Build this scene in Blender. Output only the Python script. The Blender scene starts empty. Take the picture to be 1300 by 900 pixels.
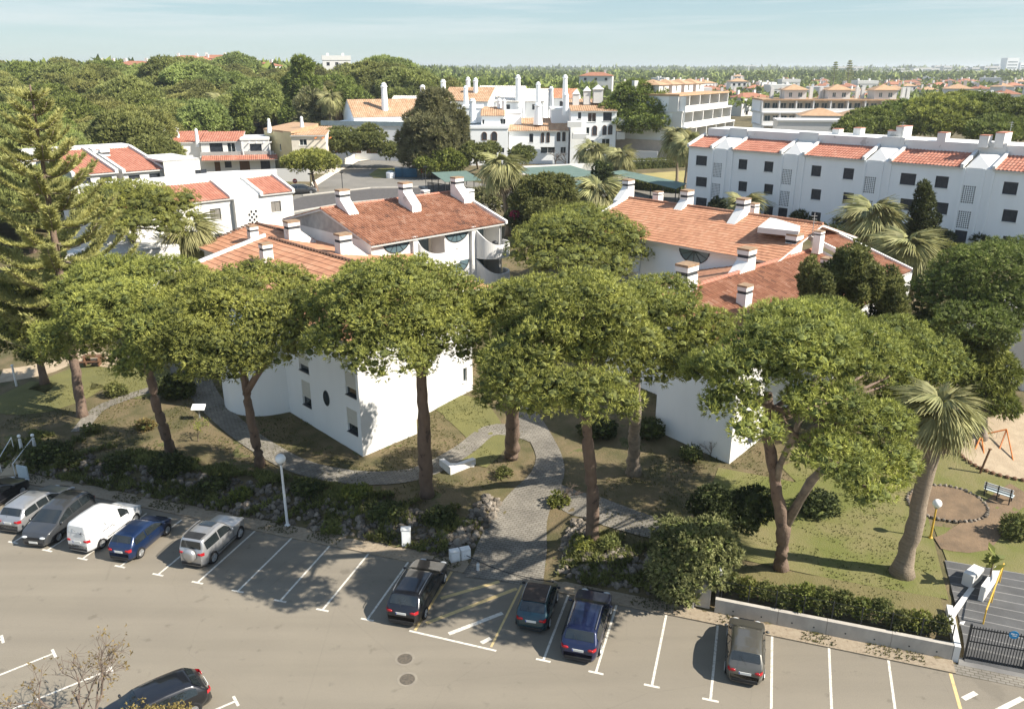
import bpy, math, random
import numpy as np
from math import sin, cos, pi, radians, atan2, hypot
from mathutils import Matrix, Vector
S = bpy.context.scene
COL = S.collection
rnd = random.Random(7)
NR = np.random.default_rng(11)

# ------------------------------------------------------------------ camera, sky, sun, exposure
CAMH, FOC = 25.2, 1020.0                 # drone height; focal length for a 1300 px wide picture
PITCH = math.atan(361 / FOC)
cam = bpy.data.objects.new('camera', bpy.data.cameras.new('camera'))
COL.objects.link(cam)
cam.location = (0, 0, CAMH)
cam.rotation_euler = (pi / 2 - PITCH, 0, 0)
cam.data.sensor_width = 36
cam.data.lens = 36 * FOC / 1300
cam.data.clip_start = 0.5
cam.data.clip_end = 20000
S.camera = cam
SUN_AZ, SUN_EL = radians(-18), radians(40)      # azimuth from +X
W_ = bpy.data.worlds.new('World'); S.world = W_; W_.use_nodes = True
nt = W_.node_tree; N = nt.nodes; Lk = nt.links
bg = N['Background']; bg.inputs[1].default_value = 0.085
sky = N.new('ShaderNodeTexSky'); sky.sky_type = 'NISHITA'; sky.sun_disc = False
sky.sun_elevation = SUN_EL; sky.sun_rotation = radians(90) - SUN_AZ
sky.altitude = 30; sky.air_density = 1.0; sky.dust_density = 0.15; sky.ozone_density = 2.6
tc = N.new('ShaderNodeTexCoord'); mp = N.new('ShaderNodeMapping'); mp.inputs['Scale'].default_value = (1.6, 1.6, 34)
mp.inputs['Rotation'].default_value = (0.04, 0.03, 0.4)
Lk.new(tc.outputs['Generated'], mp.inputs[0])
cn = N.new('ShaderNodeTexNoise'); cn.inputs['Scale'].default_value = 1.6; cn.inputs['Detail'].default_value = 9; cn.inputs['Roughness'].default_value = .62
Lk.new(mp.outputs[0], cn.inputs['Vector'])
cr = N.new('ShaderNodeValToRGB'); cr.color_ramp.elements[0].position = .42; cr.color_ramp.elements[1].position = .70
cr.color_ramp.elements[1].color = (.75, .75, .75, 1)
Lk.new(cn.outputs[0], cr.inputs[0])
sx = N.new('ShaderNodeSeparateXYZ'); Lk.new(tc.outputs['Generated'], sx.inputs[0])
mr = N.new('ShaderNodeMapRange'); mr.inputs[1].default_value = .02; mr.inputs[2].default_value = .06
Lk.new(sx.outputs[2], mr.inputs[0])
mm = N.new('ShaderNodeMath'); mm.operation = 'MULTIPLY'; Lk.new(cr.outputs[0], mm.inputs[0]); Lk.new(mr.outputs[0], mm.inputs[1])
mx = N.new('ShaderNodeMix'); mx.data_type = 'RGBA'; mx.inputs[7].default_value = (5.1, 5.25, 5.25, 1)
hz = N.new('ShaderNodeValToRGB'); hz.color_ramp.elements[0].color = (.315, .388, .388, 1); hz.color_ramp.elements[1].color = (.095, .195, .37, 1); hz.color_ramp.elements[1].position = .5
he = hz.color_ramp.elements.new(.085); he.color = (.235, .335, .375, 1)
Lk.new(sx.outputs[2], hz.inputs[0])
hv = N.new('ShaderNodeVectorMath'); hv.operation = 'SCALE'; hv.inputs['Scale'].default_value = 10; Lk.new(hz.outputs[0], hv.inputs[0])
hm = N.new('ShaderNodeMix'); hm.data_type = 'RGBA'; hm.inputs[0].default_value = .85       # high thin haze evens out the clear-sky model
Lk.new(sky.outputs[0], hm.inputs[6]); Lk.new(hv.outputs[0], hm.inputs[7])
Lk.new(mm.outputs[0], mx.inputs[0]); Lk.new(hm.outputs[2], mx.inputs[6]); Lk.new(mx.outputs[2], bg.inputs[0])
sl = bpy.data.lights.new('sun', 'SUN'); sl.energy = 4.6; sl.angle = radians(.5); sl.color = (1, .93, .82)
so = bpy.data.objects.new('sun', sl); COL.objects.link(so)
sd = Vector((cos(SUN_AZ) * cos(SUN_EL), sin(SUN_AZ) * cos(SUN_EL), sin(SUN_EL)))
so.rotation_euler = sd.to_track_quat('Z', 'Y').to_euler(); so.location = sd * 200
S.view_settings.view_transform = 'Standard'; S.view_settings.look = 'None'
S.view_settings.exposure = 1.12; S.view_settings.gamma = 1
S.cycles.max_bounces = 6; S.cycles.transparent_max_bounces = 6

# ------------------------------------------------------------------ survey helpers: sight lines of the photograph met with ground heights, distances and wall planes
CP, SP = cos(PITCH), sin(PITCH)
def ray(px, py):
    x = px - 650; y = py - 450
    return (x, FOC * CP - y * SP, -FOC * SP - y * CP)
def G(px, py, z=0.0):
    d = ray(px, py); t = (z - CAMH) / d[2]; return (d[0] * t, d[1] * t)
def D(px, py, Y):
    d = ray(px, py); t = Y / d[1]; return (d[0] * t, Y, CAMH + d[2] * t)
TH = radians(44.0)                        # the housing estate's own grid: u to the upper right, w to the upper left
UX, UY, WX, WY = cos(TH), sin(TH), -sin(TH), cos(TH)
def xy(u, w): return (u * UX + w * WX, u * UY + w * WY)
def uw(x, y): return (x * UX + y * UY, x * WX + y * WY)
def on_u(px, py, u):                      # (w, z) where a sight line meets the wall plane u
    d = ray(px, py); t = u / (d[0] * UX + d[1] * UY)
    return (t * (d[0] * WX + d[1] * WY), CAMH + d[2] * t)
def on_w(px, py, w):
    d = ray(px, py); t = w / (d[0] * WX + d[1] * WY)
    return (t * (d[0] * UX + d[1] * UY), CAMH + d[2] * t)
def zc(X, Y, Z): return Y * CP - (Z - CAMH) * SP      # depth along the view, for sizes

# terrain: the lot is level, a bank rises to the gardens, the gardens climb to an upper terrace, a wooded hill lies far left
FA, FB = G(323.7, 673.9), G(1206.6, 854.6)
_l = hypot(FB[0] - FA[0], FB[1] - FA[1]); RD = ((FB[0] - FA[0]) / _l, (FB[1] - FA[1]) / _l); RN = (-RD[1], RD[0])
def st(x, y): return ((x - FA[0]) * RN[0] + (y - FA[1]) * RN[1], (x - FA[0]) * RD[0] + (y - FA[1]) * RD[1])
def at_st(s, t): return (FA[0] + RN[0] * s + RD[0] * t, FA[1] + RN[1] * s + RD[1] * t)
_SX = [-400, 1.0, 1.35, 3.6, 6.0, 14, 40, 62, 5000]; _SZ = [-.03, -.03, .12, .82, .95, 1.35, 5.6, 7.5, 7.5]
_RX = [-400, 1.25, 1.75, 3.6, 6.0, 14, 40, 62, 5000]; _RZ = [-.03, -.06, .68, .78, .9, 1.35, 5.6, 7.5, 7.5]
def terr(x, y):
    x = np.asarray(x, float); y = np.asarray(y, float)
    s = (x - FA[0]) * RN[0] + (y - FA[1]) * RN[1]; t = (x - FA[0]) * RD[0] + (y - FA[1]) * RD[1]
    zl = np.interp(s, _SX, _SZ); zr = np.interp(s, _RX, _RZ)
    k = np.clip((t - 24) / 2.5, 0, 1); z = zl * (1 - k) + zr * k
    p = np.clip(1 - np.abs(t - 15.2) / 3.0, 0, 1); p = np.clip(p * 3, 0, 1)      # the path's ramp cuts through the bank
    z = np.where(s < 14, z * (1 - p) + p * np.interp(s, [-400, .2, 14, 40], [0, 0, 1.35, 5.6]), z)
    d = np.clip((t - 36.9) / .5, 0, 1); z = np.where(s < 14, z * (1 - d) + d * np.interp(s, [-400, .9, 9, 14], [0, 0, 1.1, 1.35]), z)   # driveway
    hill = np.clip((y - 150) / 230, 0, 1); hx = np.clip((-x - 10) / 125, 0, 1)
    hill = hill * hill * (3 - 2 * hill); hx = hx * hx * (3 - 2 * hx)
    far = np.clip((y - 700) / 1500, 0, 1)
    return z + 9.0 * hill * hx * (1 - .75 * far)
def tz(x, y): return float(terr(x, y))
def T(px, py):                            # where a sight line meets the terrain
    d = ray(px, py); z = 1.0
    lo, hi = None, None; t = .012
    while t < 4:
        if CAMH + d[2] * t < tz(d[0] * t, d[1] * t): break
        t *= 1.02
    a, b = t / 1.02, t
    for _ in range(24):
        m = (a + b) / 2
        if CAMH + d[2] * m < tz(d[0] * m, d[1] * m): b = m
        else: a = m
    return (d[0] * b, d[1] * b, tz(d[0] * b, d[1] * b))

# ------------------------------------------------------------------ materials
def lerpc(a, b, t): return tuple(a[i] * (1 - t) + b[i] * t for i in range(3))
MATS = {}
def mat(name, c1, c2=None, rough=.8, scale=2.0, bump=0.0, bscale=None, metal=0.0, spec=.3, detail=5, c3=None, rand=0.0, coat=0.0, stretch=None, pos=(.35, .65)):
    """two (or three) colours mixed by world-space noise, fine relief by a second noise"""
    if name in MATS: return MATS[name]
    m = bpy.data.materials.new(name); m.use_nodes = True; t = m.node_tree; n = t.nodes; l = t.links
    b = n['Principled BSDF']; b.inputs['Roughness'].default_value = rough; b.inputs['Metallic'].default_value = metal
    b.inputs['Specular IOR Level'].default_value = spec; b.inputs['Coat Weight'].default_value = coat; b.inputs['Coat Roughness'].default_value = .06
    c2 = c2 or tuple(x * .8 for x in c1)
    ge = n.new('ShaderNodeNewGeometry'); src = ge.outputs['Position']
    if stretch:
        mp = n.new('ShaderNodeMapping'); mp.inputs['Scale'].default_value = stretch; l.new(src, mp.inputs[0]); src = mp.outputs[0]
    no = n.new('ShaderNodeTexNoise'); no.inputs['Scale'].default_value = scale; no.inputs['Detail'].default_value = detail; no.inputs['Roughness'].default_value = .6
    l.new(src, no.inputs['Vector'])
    r = n.new('ShaderNodeValToRGB'); e = r.color_ramp.elements
    e[0].position = pos[0]; e[1].position = pos[1]; e[0].color = (*c1, 1); e[1].color = (*c2, 1)
    if c3: x = e.new((pos[0] + pos[1]) / 2 + .12); x.color = (*c3, 1)
    l.new(no.outputs[0], r.inputs[0]); out = r.outputs[0]
    if rand:
        oi = n.new('ShaderNodeObjectInfo'); hs = n.new('ShaderNodeHueSaturation')
        mr = n.new('ShaderNodeMapRange'); mr.inputs[3].default_value = 1 - rand; mr.inputs[4].default_value = 1 + rand
        l.new(oi.outputs['Random'], mr.inputs[0]); l.new(mr.outputs[0], hs.inputs['Value']); l.new(out, hs.inputs['Color']); out = hs.outputs[0]
    l.new(out, b.inputs['Base Color'])
    if bump:
        n2 = n.new('ShaderNodeTexNoise'); n2.inputs['Scale'].default_value = bscale or scale * 8; n2.inputs['Detail'].default_value = 6
        l.new(ge.outputs['Position'], n2.inputs['Vector'])
        bp = n.new('ShaderNodeBump'); bp.inputs['Strength'].default_value = bump; bp.inputs['Distance'].default_value = .05
        l.new(n2.outputs[0], bp.inputs['Height']); l.new(bp.outputs[0], b.inputs['Normal'])
    MATS[name] = m; return m
def leaf(name, dark, light, trans=.22, nscale=.55, rough=.6, obj_rand=.08):
    """foliage: colour varies leaf by leaf, clump by clump and plant by plant; some light passes through"""
    m = bpy.data.materials.new(name); m.use_nodes = True; t = m.node_tree; n = t.nodes; l = t.links
    n.remove(n['Principled BSDF']); o = n['Material Output']
    ge = n.new('ShaderNodeNewGeometry'); no = n.new('ShaderNodeTexNoise'); no.inputs['Scale'].default_value = nscale; no.inputs['Detail'].default_value = 3
    l.new(ge.outputs['Position'], no.inputs['Vector'])
    ad = n.new('ShaderNodeMath'); ad.operation = 'MULTIPLY_ADD'; ad.inputs[1].default_value = .5; l.new(ge.outputs['Random Per Island'], ad.inputs[0])
    ml = n.new('ShaderNodeMath'); ml.operation = 'MULTIPLY_ADD'; ml.inputs[1].default_value = 1.6; ml.inputs[2].default_value = -.55; l.new(no.outputs[0], ml.inputs[0]); l.new(ml.outputs[0], ad.inputs[2])
    r = n.new('ShaderNodeValToRGB'); e = r.color_ramp.elements; e[0].position = .1; e[1].position = .95
    e[0].color = (*dark, 1); e[1].color = (*light, 1); l.new(ad.outputs[0], r.inputs[0])
    oi = n.new('ShaderNodeObjectInfo'); hs = n.new('ShaderNodeHueSaturation'); mr = n.new('ShaderNodeMapRange')
    mr.inputs[3].default_value = 1 - obj_rand; mr.inputs[4].default_value = 1 + obj_rand; l.new(oi.outputs['Random'], mr.inputs[0]); l.new(mr.outputs[0], hs.inputs['Value'])
    mh = n.new('ShaderNodeMapRange'); mh.inputs[3].default_value = .5 - obj_rand * .12; mh.inputs[4].default_value = .5 + obj_rand * .12; l.new(oi.outputs['Random'], mh.inputs[0]); l.new(mh.outputs[0], hs.inputs['Hue'])
    l.new(r.outputs[0], hs.inputs['Color'])
    p = n.new('ShaderNodeBsdfPrincipled'); p.inputs['Roughness'].default_value = rough; p.inputs['Specular IOR Level'].default_value = .25; l.new(hs.outputs[0], p.inputs['Base Color'])
    tr = n.new('ShaderNodeBsdfTranslucent'); l.new(hs.outputs[0], tr.inputs['Color'])
    mx = n.new('ShaderNodeMixShader'); mx.inputs[0].default_value = trans; l.new(p.outputs[0], mx.inputs[1]); l.new(tr.outputs[0], mx.inputs[2]); l.new(mx.outputs[0], o.inputs[0])
    return m
def tile_mat(name, cols, rough=.85):
    """roof tiles: every tile (uv cell) takes its own colour out of a ramp, weathered by noise"""
    m = bpy.data.materials.new(name); m.use_nodes = True; t = m.node_tree; n = t.nodes; l = t.links
    b = n['Principled BSDF']; b.inputs['Roughness'].default_value = rough; b.inputs['Specular IOR Level'].default_value = .2
    uv = n.new('ShaderNodeUVMap'); fl = n.new('ShaderNodeVectorMath'); fl.operation = 'FLOOR'; l.new(uv.outputs[0], fl.inputs[0])
    wn = n.new('ShaderNodeTexWhiteNoise'); wn.noise_dimensions = '2D'; l.new(fl.outputs[0], wn.inputs['Vector'])
    ge = n.new('ShaderNodeNewGeometry'); no = n.new('ShaderNodeTexNoise'); no.inputs['Scale'].default_value = .5; no.inputs['Detail'].default_value = 7
    l.new(ge.outputs['Position'], no.inputs['Vector'])
    ad = n.new('ShaderNodeMath'); ad.operation = 'MULTIPLY_ADD'; ad.inputs[1].default_value = .6; l.new(wn.outputs[0], ad.inputs[0])
    ml = n.new('ShaderNodeMath'); ml.operation = 'MULTIPLY_ADD'; ml.inputs[1].default_value = .9; ml.inputs[2].default_value = -.25; l.new(no.outputs[0], ml.inputs[0]); l.new(ml.outputs[0], ad.inputs[2])
    r = n.new('ShaderNodeValToRGB'); e = r.color_ramp.elements; e[0].color = (*cols[0], 1); e[1].color = (*cols[-1], 1); e[0].position = .05; e[1].position = .95
    for i, c in enumerate(cols[1:-1]): x = e.new(.05 + .9 * (i + 1) / (len(cols) - 1)); x.color = (*c, 1)
    l.new(ad.outputs[0], r.inputs[0]); l.new(r.outputs[0], b.inputs['Base Color'])
    return m
def glass_mat(name, c=(.02, .03, .035), rough=.06):
    return mat(name, c, lerpc(c, (.05, .06, .06), .3), rough=rough, spec=.6, scale=.7)

def paver_mat():
    m = mat('grey_pavers', (.275, .252, .212), (.18, .165, .14), .9, .55, .3, 20, detail=9); t = m.node_tree; n = t.nodes; l = t.links; b = n['Principled BSDF']
    src = b.inputs['Base Color'].links[0].from_socket; ge = n.new('ShaderNodeNewGeometry'); mp = n.new('ShaderNodeMapping'); mp.inputs['Rotation'].default_value = (0, 0, .35); l.new(ge.outputs['Position'], mp.inputs[0])
    br = n.new('ShaderNodeTexBrick'); br.inputs['Scale'].default_value = 1.0; br.inputs['Brick Width'].default_value = .34; br.inputs['Row Height'].default_value = .17; br.inputs['Mortar Size'].default_value = .016
    br.inputs['Color1'].default_value = (1, 1, 1, 1); br.inputs['Color2'].default_value = (.78, .78, .78, 1); br.inputs['Mortar'].default_value = (.42, .40, .36, 1); l.new(mp.outputs[0], br.inputs['Vector'])
    mx = n.new('ShaderNodeMix'); mx.data_type = 'RGBA'; mx.blend_type = 'MULTIPLY'; mx.inputs[0].default_value = 1; l.new(src, mx.inputs[6]); l.new(br.outputs[0], mx.inputs[7]); l.new(mx.outputs[2], b.inputs['Base Color']); return m
def worn_asphalt():
    """lot surface: broad faded patches, wheel-polished lanes, fine aggregate, dark oil spots and hairline cracks"""
    m = mat('asphalt', (.245, .216, .168), (.195, .172, .136), .95, .16, .3, 60, c3=(.225, .198, .156), detail=10); t = m.node_tree; n = t.nodes; l = t.links; b = n['Principled BSDF']; src = b.inputs['Base Color'].links[0].from_socket
    ge = n.new('ShaderNodeNewGeometry')
    def layer(src, sock, lo, hi, dark, fac=1.0):
        r = n.new('ShaderNodeMapRange'); r.inputs[1].default_value = lo; r.inputs[2].default_value = hi; r.inputs[3].default_value = dark; r.inputs[4].default_value = 1; l.new(sock, r.inputs[0])
        mx = n.new('ShaderNodeMix'); mx.data_type = 'RGBA'; mx.blend_type = 'MULTIPLY'; mx.inputs[0].default_value = fac; l.new(src, mx.inputs[6]); l.new(r.outputs[0], mx.inputs[7]); return mx.outputs[2]
    vo = n.new('ShaderNodeTexVoronoi'); vo.feature = 'DISTANCE_TO_EDGE'; vo.inputs['Scale'].default_value = .16; no = n.new('ShaderNodeTexNoise'); no.inputs['Scale'].default_value = .9; no.inputs['Detail'].default_value = 6
    va = n.new('ShaderNodeVectorMath'); va.operation = 'MULTIPLY_ADD'; va.inputs[1].default_value = (3.4, 3.4, 0); l.new(no.outputs['Color'], va.inputs[0]); l.new(ge.outputs['Position'], va.inputs[2]); l.new(va.outputs[0], vo.inputs['Vector']); src = layer(src, vo.outputs['Distance'], .0, .003, .90)
    n2 = n.new('ShaderNodeTexNoise'); n2.inputs['Scale'].default_value = 1.3; n2.inputs['Detail'].default_value = 3; l.new(ge.outputs['Position'], n2.inputs['Vector']); src = layer(src, n2.outputs[0], .27, .36, .78)
    n3 = n.new('ShaderNodeTexNoise'); n3.inputs['Scale'].default_value = 22; n3.inputs['Detail'].default_value = 4; l.new(ge.outputs['Position'], n3.inputs['Vector']); src = layer(src, n3.outputs[0], .3, .6, .86)
    mp = n.new('ShaderNodeMapping'); mp.inputs['Rotation'].default_value = (0, 0, .32); mp.inputs['Scale'].default_value = (.05, .75, 1); l.new(ge.outputs['Position'], mp.inputs[0]); n4 = n.new('ShaderNodeTexNoise'); n4.inputs['Scale'].default_value = 1; n4.inputs['Detail'].default_value = 5; l.new(mp.outputs[0], n4.inputs['Vector']); src = layer(src, n4.outputs[0], .35, .6, .88)
    l.new(src, b.inputs['Base Color']); return m
M = dict(
    plaster=mat('white_plaster', (.64, .63, .605), (.50, .485, .455), .9, .9, .14, 30, c3=(.62, .61, .585), stretch=(1, 1, .3), detail=8, pos=(.45, .8)),
    plaster_old=mat('weathered_white_plaster', (.76, .75, .72), (.50, .49, .46), .9, .55, .2, 22, c3=(.70, .69, .66)),
    plaster_lifted=mat('white_plaster_lifted', (.85, .86, .86), (.60, .62, .62), .9, .8, .12, 25, stretch=(1, 1, .18), detail=8, c3=(.81, .82, .82), pos=(.42, .8)),  # lighter, cooler copy of the white plaster, lifts shaded and dim walls by colour
    cream=mat('cream_plaster', (.72, .62, .36), (.66, .56, .32), .9, .8, .1),
    ochre=mat('sand_plaster', (.72, .66, .55), (.62, .56, .46), .9, .8, .1),
    brownstone=mat('chimney_cap_brown', (.33, .22, .13), (.22, .15, .10), .9, 3, .3),
    slot=mat('chimney_slot_dark', (.05, .055, .06), (.035, .04, .045), .9, 3),
    grey_gable=mat('grey_weathered_gable', (.42, .41, .39), (.30, .30, .29), .9, 1.5, .2),
    dark_window=mat('dark_shutter', (.045, .052, .065), (.03, .035, .045), .45, 3, spec=.4),
    pane=glass_mat('window_glass'), teal_pane=glass_mat('bluish_window_glass', (.10, .15, .17), .1),
    brown_wood=mat('brown_wood', (.17, .09, .05), (.11, .06, .035), .6, 4),
    grey_shutter=mat('grey_brown_shutter', (.26, .24, .21), (.20, .19, .17), .7, 3),
    roller=mat('cream_roller_shutter', (.66, .64, .57), (.58, .56, .50), .6, 2, stretch=(1, 1, 14)),
    tile_red=tile_mat('terracotta_tiles_weathered', [(.13, .075, .055), (.26, .118, .07), (.32, .15, .088), (.37, .185, .115), (.42, .26, .18)]),
    tile_new=tile_mat('terracotta_tiles_fresh', [(.30, .12, .08), (.36, .15, .10), (.40, .175, .12), (.43, .22, .155)]),
    tile_flat=tile_mat('salmon_roof_tiles', [(.31, .15, .09), (.42, .205, .118), (.465, .235, .138), (.49, .28, .175)]),
    tile_sand=tile_mat('sand_coloured_tiles', [(.33, .20, .12), (.40, .25, .15), (.44, .29, .18), (.48, .34, .23)]),
    tile_grey=tile_mat('pale_grey_tiles', [(.48, .44, .38), (.58, .54, .48), (.64, .60, .54), (.66, .63, .58)]),
    asphalt=worn_asphalt(),
    asphalt_far=mat('asphalt_far', (.21, .195, .17), (.17, .16, .14), .95, .3, .2, 30),
    paint=mat('white_road_paint', (.62, .59, .52), (.33, .30, .25), .8, 7, pos=(.48, .72), detail=9),
    paint_y=mat('yellow_road_paint', (.62, .47, .22), (.36, .28, .16), .8, 4, pos=(.45, .8)),
    gravel=mat('gravel_verge', (.36, .30, .22), (.20, .16, .115), .95, 6, .8, 40, c3=(.30, .24, .17)),
    concrete=mat('concrete', (.46, .43, .38), (.36, .335, .30), .9, 1.6, .25, 25, stretch=(1, 1, .4)),
    pavers=paver_mat(),
    sand=mat('play_sand', (.43, .345, .24), (.35, .275, .19), .95, 1.5, .5, 12),
    steel=mat('grey_steel', (.42, .43, .43), (.34, .35, .35), .45, 2, metal=.6),
    white_metal=mat('white_painted_metal', (.78, .78, .76), (.70, .70, .68), .45, 2),
    yellow_metal=mat('yellow_painted_metal', (.62, .40, .06), (.52, .32, .05), .5, 3),
    orange_metal=mat('orange_painted_metal', (.62, .20, .05), (.52, .17, .05), .5, 3),
    dark_metal=mat('dark_painted_metal', (.035, .037, .04), (.025, .027, .03), .5, 3),
    black=mat('black_rubber', (.018, .018, .019), (.013, .013, .014), .75, 3),
    globe=mat('opal_globe', (.86, .86, .83), (.82, .82, .80), .25, 2, spec=.5),
    red_steps=mat('terracotta_paving', (.36, .13, .075), (.28, .10, .06), .85, 2, .2),
    soil=mat('bare_soil', (.21, .145, .09), (.14, .10, .065), .97, 1.2, .6, 12),
    green_net=mat('green_shade_net', (.13, .185, .155), (.10, .15, .125), .8, .8),
    stone=mat('garden_stone', (.20, .175, .145), (.085, .077, .068), .95, 2.4, .7, 9, c3=(.16, .135, .105), rand=.5),
    bark=mat('pine_bark', (.19, .135, .10), (.085, .062, .05), .95, 2.6, .9, 9, c3=(.15, .105, .08), stretch=(1, 1, .35)),
    bark_pale=mat('pale_bark', (.30, .245, .19), (.17, .14, .11), .95, 2.2, .6, 9, stretch=(1, 1, 1.5)),
    palm_bark=mat('palm_trunk', (.28, .225, .165), (.19, .15, .11), .95, 3, .7, 14, stretch=(.6, .6, 6)),
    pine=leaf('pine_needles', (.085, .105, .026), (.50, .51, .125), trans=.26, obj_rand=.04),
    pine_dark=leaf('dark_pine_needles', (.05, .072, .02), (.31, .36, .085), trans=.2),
    pine_far=leaf('far_pine_needles', (.085, .105, .035), (.42, .44, .14), trans=.28, nscale=.12, obj_rand=.2),
    arau=leaf('araucaria_needles', (.23, .24, .085), (.66, .64, .24), trans=.42),
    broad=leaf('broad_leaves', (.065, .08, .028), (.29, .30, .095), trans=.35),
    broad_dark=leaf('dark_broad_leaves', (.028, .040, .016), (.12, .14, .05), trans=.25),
    bright=leaf('bright_leaves', (.09, .115, .024), (.32, .33, .08), trans=.3),
    grey_green=leaf('grey_green_needles', (.085, .088, .042), (.33, .32, .15), trans=.35),
    palm=leaf('palm_blades', (.14, .145, .055), (.46, .44, .20), trans=.3),
    palm_dry=leaf('dry_palm_blades', (.20, .15, .10), (.48, .39, .27), trans=.1),
    ochre_leaf=leaf('ochre_leaves', (.12, .09, .03), (.34, .26, .09)),
    twig=mat('twigs', (.17, .13, .10), (.10, .075, .06), .95, 5),
    olive=leaf('olive_bush_leaves', (.09, .10, .04), (.40, .40, .17), trans=.35),
    core_shade=leaf('crown_core_shade', (.06, .075, .022), (.17, .185, .055), trans=.05, rough=.95),  # inner needle cores, colour darkened to stand for shade in the gaps
    grass=leaf('grass_blades', (.05, .06, .018), (.17, .16, .05)),
    flower=leaf('magenta_flowers', (.20, .02, .05), (.45, .06, .14)),
)

# ------------------------------------------------------------------ mesh helpers
class MB:
    """collects geometry, then builds ONE mesh object"""
    def __init__(s): s.v = []; s.f = []; s.mi = []; s.cur = 0
    def add(s, vs, fs):
        o = len(s.v); s.v += [tuple(p) for p in vs]; s.f += [tuple(i + o for i in f) for f in fs]; s.mi += [s.cur] * len(fs); return s
    def quad(s, *p): return s.add(p, [tuple(range(len(p)))])
    def box(s, c, sz, rz=0.0, mtx=None):
        hx, hy, hz = sz[0] / 2, sz[1] / 2, sz[2] / 2; a, b = cos(rz), sin(rz); P = []
        for dz in (-hz, hz):
            for dx, dy in ((-hx, -hy), (hx, -hy), (hx, hy), (-hx, hy)):
                p = (c[0] + dx * a - dy * b, c[1] + dx * b + dy * a, c[2] + dz); P.append(p if mtx is None else tuple(mtx @ Vector(p)))
        return s.add(P, [(3, 2, 1, 0), (4, 5, 6, 7), (0, 1, 5, 4), (1, 2, 6, 5), (2, 3, 7, 6), (3, 0, 4, 7)])
    def prism(s, poly, z0, z1):
        n = len(poly); z0 = z0 if hasattr(z0, '__len__') else [z0] * n; z1 = z1 if hasattr(z1, '__len__') else [z1] * n
        P = [(p[0], p[1], z0[i]) for i, p in enumerate(poly)] + [(p[0], p[1], z1[i]) for i, p in enumerate(poly)]
        return s.add(P, [tuple(range(n - 1, -1, -1)), tuple(range(n, 2 * n))] + [(i, (i + 1) % n, n + (i + 1) % n, n + i) for i in range(n)])
    def tube(s, pts, rad, n=8, cap=True):
        pts = [Vector(p) for p in pts]; rad = rad if hasattr(rad, '__len__') else [rad] * len(pts); P = []; F = []
        for i, p in enumerate(pts):
            d = (pts[min(i + 1, len(pts) - 1)] - pts[max(i - 1, 0)]).normalized()
            a = Vector((0, 0, 1)) if abs(d.z) < .9 else Vector((1, 0, 0)); x = d.cross(a).normalized(); y = d.cross(x)
            P += [p + (x * cos(2 * pi * k / n) + y * sin(2 * pi * k / n)) * rad[i] for k in range(n)]
        for i in range(len(pts) - 1):
            F += [(i * n + k, i * n + (k + 1) % n, (i + 1) * n + (k + 1) % n, (i + 1) * n + k) for k in range(n)]
        if cap: F += [tuple(range(n - 1, -1, -1)), tuple((len(pts) - 1) * n + k for k in range(n))]
        return s.add(P, F)
    def lathe(s, c, prof, n=16):
        P = [(c[0] + r * cos(2 * pi * k / n), c[1] + r * sin(2 * pi * k / n), c[2] + z) for r, z in prof for k in range(n)]; F = []
        for i in range(len(prof) - 1): F += [(i * n + k, i * n + (k + 1) % n, (i + 1) * n + (k + 1) % n, (i + 1) * n + k) for k in range(n)]
        F += [tuple(range(n - 1, -1, -1)), tuple((len(prof) - 1) * n + k for k in range(n))]
        return s.add(P, F)
    def sphere(s, c, r, n=14, m=8):
        r = r if hasattr(r, '__len__') else (r, r, r)
        P = [(c[0] + r[0] * sin(pi * i / m) * cos(2 * pi * k / n), c[1] + r[1] * sin(pi * i / m) * sin(2 * pi * k / n), c[2] - r[2] * cos(pi * i / m)) for i in range(m + 1) for k in range(n)]
        return s.add(P, [(i * n + k, i * n + (k + 1) % n, (i + 1) * n + (k + 1) % n, (i + 1) * n + k) for i in range(m) for k in range(n)])
    def mesh(s, name, mats, smooth=False):
        me = bpy.data.meshes.new(name); me.from_pydata(s.v, [], s.f)
        for m in (mats if isinstance(mats, (list, tuple)) else [mats]): me.materials.append(m)
        if any(s.mi): me.polygons.foreach_set('material_index', s.mi)
        if smooth: me.polygons.foreach_set('use_smooth', [True] * len(s.f))
        me.update(); return me
    def build(s, name, mats, parent=None, smooth=False, loc=None): return link(name, s.mesh(name, mats, smooth), parent, loc)
def link(name, me, parent=None, loc=None, rz=0.0, sc=None):
    o = bpy.data.objects.new(name, me); COL.objects.link(o)
    if parent is not None:
        o.parent = parent                                   # meshes of parts are in world coordinates unless the thing is local
        if parent.get('_w'): o.matrix_parent_inverse = Matrix.Translation(-Vector(parent['_w']))
    if loc is not None: o.location = loc
    if rz: o.rotation_euler.z = rz
    if sc is not None: o.scale = (sc, sc, sc) if not hasattr(sc, '__len__') else sc
    return o
def tag(o, label=None, cat=None, group=None, kind=None):
    if label: o['label'] = label
    if cat: o['category'] = cat
    if group: o['group'] = group
    if kind: o['kind'] = kind
    return o
def thing(name, label, cat, loc=(0, 0, 0), rz=0.0, group=None, world=True):
    """an Empty at the thing's base; with world=True its parts are given in world coordinates"""
    o = bpy.data.objects.new(name, None); COL.objects.link(o); o.location = loc; o.rotation_euler.z = 0 if world else rz; o.empty_display_size = .5
    if world: o['_w'] = tuple(float(x) for x in loc)
    return tag(o, label, cat, group)
KIDS = {}
CORE = [0]                                # faces of the shade-dark cores at the end of the crown mesh being built
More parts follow.
